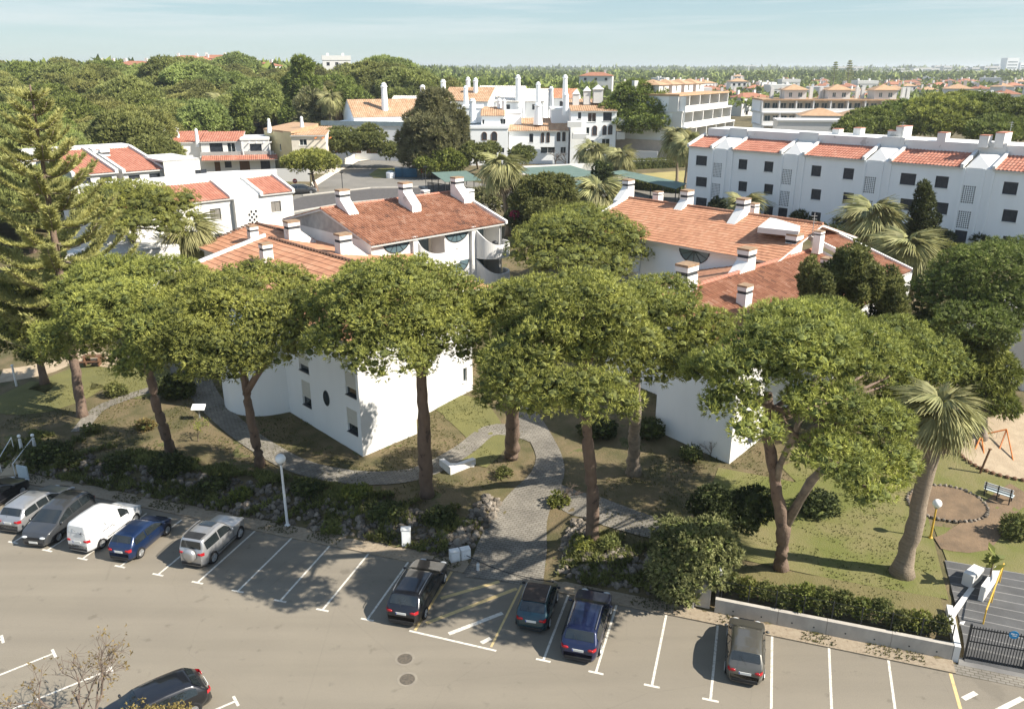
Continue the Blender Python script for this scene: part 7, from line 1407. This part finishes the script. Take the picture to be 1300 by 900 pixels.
for dx in (-.22, .22): MB().tube([sm + Vector((dx, 0, 0)), (sm.x + dx, sm.y, sm.z - 1.1)], .012, 4).build('swing_chain', M['steel'], t)
MB().box((sm.x, sm.y, sm.z - 1.12), (.5, .2, .04)).build('swing_seat', M['black'], t)
A_1 = T(1244, 601); e1 = Vector(D(1257, 570, A_1[1])); t = thing('leaning_post', 'leaning brown wooden post at the edge of the sand pit', 'post', A_1); MB().tube([A_1, e1], [.07, .06], 7).build('post_shaft', M['brown_wood'], t); MB().box((e1.x, e1.y, e1.z), (.16, .16, .05)).build('post_cap', M['brown_wood'], t)
t = thing('sand_pit_edge', 'row of dark logs edging the sand pit', 'edging', (sx_, sy_, tz(sx_, sy_)))
for k in range(34):
    a = pi * .75 + k * pi * .98 / 34; x = sx_ + 1.5 + 5.3 * cos(a) * cos(.2) - 3.7 * sin(a) * sin(.2); y = sy_ + .2 + 5.3 * cos(a) * sin(.2) + 3.7 * sin(a) * cos(.2); MB().lathe((x, y, tz(x, y) - .1), [(.13, 0), (.13, .26), (.1, .29)], 7).build('log', M['brown_wood'], t)
cx, cy, cz = T(1202, 641); t = thing('flower_bed', 'round flower bed ringed with small stones on the right-hand lawn', 'flower bed', (cx, cy, cz)); disc('bed_soil', cx, cy, 2.1, 1.75, M['soil'], .09, parent=None)
bs = bpy.data.objects['bed_soil']; bs.parent = t; bs.matrix_parent_inverse = Matrix.Translation(-Vector((cx, cy, cz)))
for k in range(46):
    a = 2 * pi * k / 46; x, y = cx + 2.15 * cos(a), cy + 1.8 * sin(a); o = link('stone', SM[k % 7], t); o.location = (x, y, tz(x, y) + .08); q = rh.uniform(.11, .17); o.scale = (q, q, q); o.rotation_euler.z = k
# upper terrace street things
for i, (px, lab) in enumerate(((507, 'blue recycling container, leftmost of the three by the big dark conifer'), (515.5, 'blue recycling container, middle of the three by the big dark conifer'), (525, 'dark blue recycling container, rightmost of the three by the big dark conifer'))):
    x, y = G(px, 225, 7.55); t = thing('recycling_bin', lab, 'recycling bin', (x, y, 7.55), group='recycling containers'); MB().prism([(x - .65, y - .55), (x + .65, y - .55), (x + .65, y + .55), (x - .65, y + .55)], 7.6, 9.1).build('bin_body', mat('bin_blue', (.03, .12, .20), (.025, .10, .17), .5, 1), t); MB().box((x, y, 9.17), (1.36, 1.16, .12)).build('bin_lid', M['steel'] if i < 2 else M['dark_metal'], t)
x, y = G(496, 226, 7.55); t = thing('waste_bin', 'round pale waste container left of the blue ones', 'waste bin', (x, y, 7.55)); MB().lathe((x, y, 7.55), [(.75, 0), (.8, .9), (.7, 1.0)], 16).build('bin_body', M['plaster_lifted'], t); MB().lathe((x, y, 8.55), [(.7, 0), (.4, .18)], 16).build('bin_lid', M['steel'], t)
def road_sign(label, px, pb, pt, z, kind):
    x, y = G(px, pb, z); zt = D(px, pt, y)[2]; t = thing('road_sign', label, 'road sign', (x, y, z)); MB().tube([(x, y, z), (x, y, zt + .35)], .04, 6).build('sign_post', M['steel'], t); r = .38; n = 8 if kind == 'stop' else 20
    P = [(x + r * cos(2 * pi * (k + .5) / n), y - .06, zt + r * sin(2 * pi * (k + .5) / n)) for k in range(n)]; o = MB().add(P + [(a, y - .045, c) for a, b, c in P], [tuple(range(n)), tuple(range(n, 2 * n))[::-1]] + [(i, n + i, n + (i + 1) % n, (i + 1) % n) for i in range(n)]).build('sign_plate', mat('sign_red', (.42, .03, .03), (.36, .025, .025), .5, 1), t)
    if kind == 'stop':
        cu = bpy.data.curves.new('txt', 'FONT'); cu.body = 'STOP'; cu.size = .26; cu.align_x = 'CENTER'; cu.align_y = 'CENTER'; cu.extrude = .003; ob = bpy.data.objects.new('tmp', cu); me = bpy.data.meshes.new_from_object(ob); bpy.data.objects.remove(ob); me.materials.append(M['white_metal']); o2 = link('sign_lettering', me, o); o2.location = (x, y - .068, zt); o2.rotation_euler = (pi / 2, 0, 0)
    else: MB().box((x, y - .066, zt), (.5, .008, .14)).build('sign_bar', M['white_metal'], o)
road_sign('red stop sign right of the recycling containers', 537, 228, 217, 7.55, 'stop'); road_sign('round no-entry sign on the white wall side of the island pine', 375, 236, 230, 7.55, 'bar')
for i, (px, pb, pt, lab) in enumerate(((435, 240, 219, 'dark street lantern post on the traffic island right of the small pine'), (395, 243, 221, 'thin grey post just left of the small island pine trunk'), (541, 242, 212, 'tall thin dark post at the corner of the dark mesh fence'))):
    x, y = G(px, pb, 7.55); zt = D(px, pt, y)[2]; t = thing('street_post', lab, 'post', (x, y, 7.55)); MB().tube([(x, y, 7.5), (x, y, zt)], .06, 6).build('post_shaft', M['dark_metal'], t); MB().box((x, y, zt), (.55, .3, .2)).build('post_head', M['dark_metal'], t)
a_, b_ = Vector(G(543, 246, 7.55)), Vector(G(612, 256, 7.55)); t = thing('mesh_fence', 'dark mesh fence by the road behind the orange-tiled house', 'fence', (*a_, 7.55)); W = Wall(a_, b_)
for k in range(int(W.L / 1.2)): mb = MB(); W.box(mb, k * 1.2, k * 1.2 + .08, 7.5, 9.3, -.1, 0); mb.build('fence_post', M['dark_metal'], t)
for k in range(9): mb = MB(); W.box(mb, 0, W.L, 7.65 + k * .19, 7.78 + k * .19, -.06, -.03); mb.build('fence_strand', M['dark_metal'], t)
a_, b_ = Vector(G(428, 214, 7.5)), Vector(G(482, 190, 7.5)); t = thing('stepped_wall', 'low white stepped wall climbing beside the side road', 'wall', (*a_, 7.5)); W = Wall(a_, b_)
for k in range(6): mb = MB(); W.box(mb, W.L * k / 6, W.L * (k + 1) / 6 - .02, 7.4, 8.5 + .12 * k, -.3, 0); mb.build('wall_step', M['ochre'], t)
for i, (px, pt, pb, Y) in enumerate(((1059, 78, 96, 700), (1077, 76, 96, 680))):
    x, y, z = D(px, pb, Y); zt = D(px, pt, Y)[2]; t = thing('araucaria', 'far araucaria spire on the skyline, %s of the twin pair' % ('left' if i == 0 else 'right'), 'araucaria', (x, y, 7), group='twin skyline araucarias'); mb = MB(); mb.tube([(x, y, 7), (x, y, zt)], [.5, .1], 6); mb.build('trunk', M['bark_pale'], t); P = []; A = []
    for k in range(14):
        f_ = k / 14; zz = 9 + (zt - 9) * f_
        for j in range(6):
            a = j * pi / 3 + k; L = (1 - f_) * 6.5 + .4
            for q in (.3, .55, .8, 1.0): P.append((x + L * q * cos(a), y + L * q * sin(a), zz + L * .12 * q)); A.append((cos(a) * .6, sin(a) * .6, .8))
    rng = np.random.default_rng(i); V, F = tufts(np.array(P), unit(np.array(A)), 1.3, 5, .5, .5, rng); link('needles', npmesh('needles', V, F, M['pine_far']), t)
x, y, z = D(951, 84, 1500); t = thing('tower_crane', 'tiny tower crane on the skyline above the far town', 'crane', (x, y, 7)); MB().box((x, y, z / 2 + 2), (1.6, 1.6, z - 3)).build('mast', M['white_metal'], t); MB().box((x + 3, y, z), (26, 1.2, 1.4)).build('jib', M['white_metal'], t)

# ------------------------------------------------------------------ cars
def paint(name, c, metal=.35): return mat(name, c, lerpc(c, (.02, .02, .02), .12), rough=.32, scale=.8, metal=metal, spec=.5, coat=.9)
CG = mat('car_glass', (.012, .016, .018), (.02, .025, .027), rough=.04, spec=.8, scale=.6)
TAIL = mat('tail_light_red', (.42, .012, .02), (.33, .01, .015), rough=.15, spec=.6, scale=3); HEAD = mat('headlight_clear', (.55, .57, .58), (.45, .47, .48), rough=.1, spec=.7, scale=3)
TRIM = mat('bumper_trim', (.03, .031, .033), (.022, .023, .025), rough=.6); RIM = mat('alloy_rim', (.52, .52, .52), (.42, .42, .42), rough=.3, metal=.8)
PLATE = mat('number_plate', (.74, .74, .70), (.68, .68, .64), .5); PBLUE = mat('plate_blue', (.03, .07, .35), None, .5); INT = mat('car_interior', (.16, .15, .14), (.06, .06, .06), .9, 3)
PROF = dict(
    hatch=[(0, .40), (.004, .70), (.03, .90), (.075, 1.08), (.15, 1.36), (.22, 1.41), (.40, 1.43), (.55, 1.39), (.60, 1.34), (.75, .98), (.80, .93), (.94, .78), (.985, .62), (1, .42)],
    wagon=[(0, .40), (.004, .74), (.03, .92), (.06, 1.05), (.13, 1.38), (.19, 1.44), (.40, 1.48), (.54, 1.43), (.58, 1.38), (.71, 1.02), (.76, .97), (.93, .82), (.985, .64), (1, .42)],
    suv=[(0, .45), (.004, .85), (.03, 1.02), (.06, 1.16), (.12, 1.50), (.18, 1.58), (.40, 1.62), (.54, 1.57), (.58, 1.50), (.71, 1.12), (.76, 1.07), (.93, .94), (.985, .76), (1, .46)],
    jeep=[(0, .50), (.004, .95), (.015, 1.06), (.03, 1.14), (.06, 1.62), (.10, 1.68), (.40, 1.72), (.50, 1.68), (.54, 1.62), (.645, 1.16), (.68, 1.10), (.95, 1.00), (.99, .82), (1, .52)],
    van=[(0, .40), (.004, 1.0), (.012, 1.30), (.03, 1.66), (.06, 1.78), (.25, 1.82), (.50, 1.80), (.58, 1.72), (.62, 1.64), (.74, 1.14), (.79, 1.06), (.94, .90), (.985, .70), (1, .42)],
    mpv=[(0, .42), (.004, .80), (.03, 1.0), (.06, 1.14), (.11, 1.46), (.18, 1.56), (.40, 1.62), (.54, 1.56), (.60, 1.46), (.78, 1.06), (.83, 1.0), (.95, .84), (.985, .68), (1, .44)],
    city=[(0, .42), (.004, .74), (.04, .92), (.075, 1.04), (.17, 1.38), (.26, 1.45), (.44, 1.47), (.58, 1.42), (.63, 1.36), (.80, .98), (.85, .92), (.95, .78), (.985, .62), (1, .44)],
    saloon=[(0, .42), (.004, .74), (.03, .96), (.13, 1.02), (.30, 1.36), (.37, 1.41), (.46, 1.42), (.54, 1.38), (.58, 1.33), (.71, .98), (.76, .94), (.93, .80), (.985, .64), (1, .42)])
KEY = dict(hatch=(.075, .15, .60, .75), wagon=(.06, .13, .58, .71), suv=(.06, .12, .58, .71), jeep=(.03, .058, .54, .645), van=(.012, .03, .62, .74), mpv=(.06, .11, .60, .78), city=(.075, .17, .63, .80), saloon=(.13, .30, .58, .71))
def car(label, kind, rear, front, L, W, pm, belt=.90, rails=False, sunroof=False, roof=None, cat='car', wr_=.31, spare=False, name='parked_car', flip=False, extras=None):
    r_, f_ = Vector(G(*rear)), Vector(G(*front)); c = (r_ + f_) / 2; hd = atan2(f_.y - r_.y, f_.x - r_.x) + (pi if flip else 0)
    t = thing(name, label, cat, (c.x, c.y, .006), hd, None, False)
    pf = PROF[kind]; xs_ = np.array([p[0] for p in pf]); zs_ = np.array([p[1] for p in pf]); rw0, rw1, ws1, ws0 = KEY[kind]
    def zt(u): return float(np.interp(u, xs_, zs_))
    H = zs_.max()
    def hw(u): e = abs(2 * u - 1); return W / 2 * (1 - .24 * e ** 12 - .05 * e ** 3)
    def sec(u):
        z = zt(u); w = hw(u); zb = min(belt, z - .05); g = max(0, min(1, (z - belt) / (H - belt))); wr = w * (.965 - .20 * g)
        return [(w * .80, .20), (w * .93, .22), (w * .985, .36), (w, .58), (w * .985, zb), (wr, z - .075 * g - .01), (wr * .93, z - .028 * g - .002), (wr * .6, z + .004), (0, z + .012)]
    us = sorted(set(list(xs_) + list(np.concatenate([np.linspace(0, 1, 42), [.008, .015, .04, .96, .975, .992]])))); V = []; n = 17
    for u in us:
        s = sec(u); ring = [(y, z) for y, z in s] + [(-y, z) for y, z in s[-2::-1]]; V += [((u - .5) * L, y, z) for y, z in ring]
    F = [(i * n + k, (i + 1) * n + k, (i + 1) * n + k + 1, i * n + k + 1) for i in range(len(us) - 1) for k in range(n - 1)]
    F += [tuple(range(n)), tuple((len(us) - 1) * n + k for k in range(n - 1, -1, -1))]
    body = MB().add(V, F).build('body', pm, t, True)
    def patch(nm, m, u0, u1, fn, nu=8, nv=8, par=None):
        P = [fn(u0 + (u1 - u0) * i / nu, j / nv) for i in range(nu + 1) for j in range(nv + 1)]; return MB().add(P, [(i * (nv + 1) + j, (i + 1) * (nv + 1) + j, (i + 1) * (nv + 1) + j + 1, i * (nv + 1) + j + 1) for i in range(nu) for j in range(nv)]).build(nm, m, par or t, True)
    def topf(fr, off=.014):
        def f(u, v):
            s = (v * 2 - 1) * fr; z = zt(u); g = max(0, min(1, (z - belt) / (H - belt))); w = hw(u) * (.965 - .20 * g); return ((u - .5) * L, s * w, z + off - .012 * abs(s) ** 3)
        return f
    o1, o2 = (zt(rw1) - zt(rw0)), 0
    # windscreen and rear window stand off the shell a little
    def slopef(ua, ub, fr, dx):
        base = topf(fr, .016)
        return lambda u, v: (lambda p: (p[0] + dx, p[1], p[2]))(base(u, v))
    patch('windscreen', CG, ws1 + .004, ws0 - .006, slopef(0, 0, .90, .014)); 
    if kind != 'van': patch('rear_window', CG, rw0 + .002, rw1 - .002, slopef(0, 0, .86, -.014))
    else: patch('rear_door_panel', mat('panel_grey', (.55, .56, .56), (.5, .51, .51), .5), rw0 + .0, rw1, slopef(0, 0, .80, -.012))
    def sidef(sg):
        def f(u, v):
            z = zt(u); g = max(0, min(1, (z - belt) / (H - belt))); w = hw(u); wr = w * (.965 - .20 * g); zb = min(belt, z - .05); y0, z0 = w * .985, zb; y1, z1 = wr, z - .075 * g - .01; q = .07 + .80 * v
            return ((u - .5) * L, sg * (y0 + (y1 - y0) * q + .014), z0 + (z1 - z0) * q)
        return f
    a0, a1 = rw0 + .035, ws0 - .035; mid = (.40 if kind not in ('city',) else .36)
    wins = [(a0 + .015, mid - .09), (mid - .075, mid + .09), (mid + .105, a1)] if kind in ('wagon', 'suv', 'mpv') else [(a0 + .02, mid - .05), (mid - .03, a1)] if kind != 'van' else [(.56, ws0 - .03)]
    for sg in (-1, 1):
        for u0, u1 in wins: patch('side_window', CG, u0, u1, sidef(sg), 6, 4)
        for u in (.19, .81):
            x = (u - .5) * L; w = hw(u); mb = MB(); k = 20
            P = [(x + (wr_ + .055) * cos(2 * pi * i / k), sg * (w * .992 + .004), max(.19, wr_ + (wr_ + .055) * sin(2 * pi * i / k))) for i in range(k)]; mb.add(P, [tuple(range(k)) if sg < 0 else tuple(range(k))[::-1]]); mb.build('wheel_arch', TRIM, t)
            wh = MB(); 
            def cyl(mb, r, ya, yb, rr=None, k=22):
                P = [(x + r * cos(2 * pi * i / k), sg * ya, wr_ + r * sin(2 * pi * i / k)) for i in range(k)] + [(x + (rr or r) * cos(2 * pi * i / k), sg * yb, wr_ + (rr or r) * sin(2 * pi * i / k)) for i in range(k)]
                mb.add(P, [(i, (i + 1) % k, k + (i + 1) % k, k + i) for i in range(k)] + [tuple(range(k, 2 * k))])
            cyl(wh, wr_, w * .80, w * .992 + .018, wr_ * .97); o = wh.build('wheel', M['black'], t, False)
            rm = MB(); cyl(rm, wr_ * .66, w * .98, w * .992 + .024); rm.build('rim', RIM, o); sp_ = MB()
            for q in range(5): a = q * 2 * pi / 5; sp_.tube([(x, sg * (w * .992 + .028), wr_), (x + wr_ * .6 * cos(a), sg * (w * .992 + .03), wr_ + wr_ * .6 * sin(a))], .028, 5)
            sp_.build('spokes', M['steel'], o)
        uu = ws0 - .045; p = sidef(sg)(uu, .0); MB().sphere((p[0] + .03, p[1] + sg * .09, p[2] + .05), (.06, .10, .07), 10, 6).build('wing_mirror', pm if not roof else TRIM, t, True)
        # lamps wrap round the corners
        zl = belt - .04
        def lampf(ua, ub, z0, z1):
            def f(u, v):
                z = z0 + (z1 - z0) * v; w = hw(u); return ((u - .5) * L + (-.012 if u < .5 else .012), sg * (w * (.992 if z > .55 else .995) + .012), z)
            return f
        patch('tail_light', TAIL, .004, .042, lampf(0, 0, zl - .17, zl + .01), 5, 4)
        MB().sphere((-L / 2 + .012, sg * W * .31, zl - .09), (.035, W * .075, .075), 12, 8).build('tail_light', TAIL, t, True); MB().sphere((L / 2 - .05, sg * W * .30, zt(.985) - .01), (.10, W * .095, .055), 12, 8).build('headlight', HEAD, t, True)
        if rails:
            pts = [((u - .5) * L, sg * hw(u) * .73, zt(u) + .035) for u in np.linspace(rw1 + .03, ws1 - .05, 8)]; MB().tube(pts, .018, 6).build('roof_rail', RIM, t)
        mb = MB(); mb.tube([((u - .5) * L, sg * (hw(u) + .004), .46) for u in np.linspace(.29, .71, 8)], .02, 5); mb.build('side_moulding', TRIM, t)
    MB().box((-L / 2 + .02, 0, .32), (.10, W * .66, .14)).build('rear_bumper', TRIM, t); MB().box((L / 2 - .03, 0, .32), (.10, W * .62, .14)).build('front_bumper', TRIM, t)
    pl = MB().box((-L / 2 - .018, 0, zl - .16), (.02, .52, .115)).build('number_plate', PLATE, t); MB().box((-L / 2 - .03, .235, zl - .16), (.006, .045, .11)).build('plate_band', PBLUE, pl)
    pl = MB().box((L / 2 + .035, 0, .40), (.02, .52, .115)).build('number_plate', PLATE, t)
    gr = MB()
    for k in range(3): gr.box((L / 2 - .005 - .008 * k, 0, .58 + .045 * k), (.03, W * .42, .022))
    gr.build('grille', TRIM, t)
    MB().tube([(-L / 2 - .005 + .01, -.02, zt(rw0 + .004) + .03), ((rw0 + (rw1 - rw0) * .5 - .5) * L - .02, .25, zt(rw0 + (rw1 - rw0) * .5) + .03)], .007, 4).build('wiper', TRIM, t)
    if roof: patch('roof_panel', roof, rw1 + .01, ws1 - .01, topf(.93, .034))
    if sunroof: patch('sunroof', CG, ws1 - .17, ws1 - .04, topf(.62, .034)); patch('rear_roof_panel', TRIM, rw1 + .02, rw1 + .15, topf(.80, .034))
    if spare:
        sp = MB(); x = -L / 2; sp.add([(x - .02, .38 * cos(a), .86 + .38 * sin(a)) for a in np.linspace(0, 2 * pi, 24, False)] + [(x - .19, .36 * cos(a), .86 + .36 * sin(a)) for a in np.linspace(0, 2 * pi, 24, False)] + [(x - .24, .2 * cos(a), .86 + .2 * sin(a)) for a in np.linspace(0, 2 * pi, 24, False)], [(i, (i + 1) % 24, 24 + (i + 1) % 24, 24 + i) for i in range(24)] + [(24 + i, 24 + (i + 1) % 24, 48 + (i + 1) % 24, 48 + i) for i in range(24)] + [tuple(range(48, 72))]); sp.build('spare_wheel_cover', pm, t, True)
    # door seams
    sm_ = MB()
    for sg in (-1, 1):
        for u in ((.38, .62) if kind not in ('hatch', 'jeep', 'city', 'van') else (.40, .66)): sm_.tube([((u - .5) * L, sg * (hw(u) * q + .003), z) for q, z in ((.988, .34), (1.0, .58), (.985, belt - .02))], .007, 4)
    sm_.build('door_seams', TRIM, t)
    for sg in (-1, 1):
        for u in ((.36, .57) if kind not in ('hatch', 'jeep', 'city', 'van') else (.43,)): MB().box(((u - .5) * L, sg * (hw(u) * .99 + .012), belt - .10), (.17, .025, .03)).build('door_handle', TRIM if kind in ('van', 'hatch') else pm, t)
    if extras: extras(t, L, W, patch, topf, sidef, hw)
    return t
car('olive-grey hatchback in the sunny stall before the concrete wall', 'hatch', (944.6, 866, .35), (948, 784.7, .6), 3.85, 1.66, paint('olive_grey_paint', (.105, .10, .085)))
car('metallic dark blue estate car with silver roof rails beside the teal small car', 'wagon', (733, 834, .4), (757, 748, .7), 4.68, 1.82, paint('dark_blue_paint', (.007, .014, .055)), .94, True)
car('small teal car with dark fabric roof and silver roof arches', 'city', (674.5, 793, .4), (690, 741.5, .6), 3.30, 1.62, paint('teal_paint', (.008, .042, .058)), .92, True, roof=mat('soft_top_brown', (.075, .055, .045), (.055, .042, .036), .85, 6))
car('black estate car beside the yellow hatched zone', 'wagon', (510, 786, .4), (550, 711, .7), 4.75, 1.86, paint('black_paint', (.010, .011, .015)), .98, True)
car('silver two-door off-roader with white-covered spare wheel and sunroof', 'jeep', (242, 712, .5), (297, 656, .8), 4.05, 1.76, paint('silver_paint', (.42, .42, .42), .6), 1.06, True, True, wr_=.36, spare=True)
car('blue three-door hatchback between white van and silver off-roader', 'hatch', (153, 705, .4), (204, 656, .7), 3.80, 1.64, paint('mid_blue_paint', (.008, .025, .08)))
def van_marks(t, L, W, patch, topf, sidef, hw):
    gm_ = mat('van_emblem', (.13, .14, .16), None, .6); mb = MB()
    for a, b in (((-.55, 1.28), (-.38, 1.42)), ((-.38, 1.42), (-.30, 1.26)), ((-.30, 1.26), (-.16, 1.40))): mb.tube([(-L / 2 - .008 + .03, a[0], a[1]), (-L / 2 - .008 + .03, b[0], b[1])], .018, 4)
    mb.build('rear_emblem', gm_, t); mb = MB()
    for a, b in (((-1.0, 1.2), (-.88, 1.34)), ((-.88, 1.34), (-.80, 1.2)), ((-.80, 1.2), (-.68, 1.32))): mb.tube([(a[0], -W / 2 * .93, a[1]), (b[0], -W / 2 * .93, b[1])], .016, 4)
    mb.build('side_emblem', gm_, t); MB().tube([(-1.2, -W / 2 - .005, .98), (-.35, -W / 2 - .005, .98)], .02, 5).build('door_rail', TRIM, t)
car('white delivery van with closed rear panel beside the dark grey people carrier', 'van', (101, 694, .4), (166, 641, .7), 4.35, 1.74, paint('white_paint', (.74, .74, .73), 0), .98, cat='van', name='parked_van', extras=van_marks)
car('dark grey people carrier parked nose-out left of the white van', 'mpv', (40, 688, .5), (110, 632, .6), 4.5, 1.82, paint('graphite_paint', (.055, .058, .062)), .98, False, False, flip=True)
car('silver estate car parked at the left between two dark cars', 'wagon', (14, 666, .5), (80, 620, .6), 4.6, 1.80, paint('silver_paint', (0, 0, 0)), .94, True)
car('black car half cut by the left edge of the photo', 'saloon', (-46, 652, .5), (22, 610, .6), 4.5, 1.80, MATS['black_paint'], .94)
rr_ = Vector(G(263, 869, .5)); dd_ = (Vector(G(23, 897)) - Vector(G(141, 849.3))).normalized(); ff_ = rr_ + dd_ * 4.5
_G = G
t = None
def Gp(a, b, z=0): return (a, b)
G = Gp
car('glossy black car with red tail light behind the ochre-leaved tree, lower left', 'hatch', (rr_.x, rr_.y, 0), (ff_.x, ff_.y, 0), 4.4, 1.82, MATS['black_paint'], .94)
def far_car(lab, x, y, hd, pm):
    global ox
    o = car(lab, 'hatch', (x - cos(hd), y - sin(hd), 0), (x + cos(hd), y + sin(hd), 0), 4.2, 1.75, pm); o.location.z = 7.56; return o
for px, py, hd, pm, lab in ((384, 246, .2, 'graphite_paint', 'dark car parked on the road behind the chequered white house'), (731, 225, .9, 'black_paint', 'black car under the green carport, left of two'), (745, 227, .9, 'graphite_paint', 'dark grey car under the green carport, right of two')):
    x, y = _G(px, py, 7.55); far_car(lab, x, y, hd, MATS[pm])
G = _G

# ------------------------------------------------------------------ the air: far things fade a little
hz_ = MB().box((0, 5850, 29.4), (14300, 12600, 61.2)).build('haze', None); hz_['kind'] = 'stuff'
hm_ = bpy.data.materials.new('haze_air'); hm_.use_nodes = True; n_ = hm_.node_tree.nodes; n_.remove(n_['Principled BSDF']); pv = n_.new('ShaderNodeVolumePrincipled')
pv.inputs['Color'].default_value = (.90, .95, 1.0, 1); pv.inputs['Density'].default_value = .00016; pv.inputs['Anisotropy'].default_value = .25
hm_.node_tree.links.new(pv.outputs[0], n_['Material Output'].inputs['Volume']); hz_.data.materials.clear(); hz_.data.materials.append(hm_)
for o in list(bpy.data.objects):
    if '_w' in o: del o['_w']
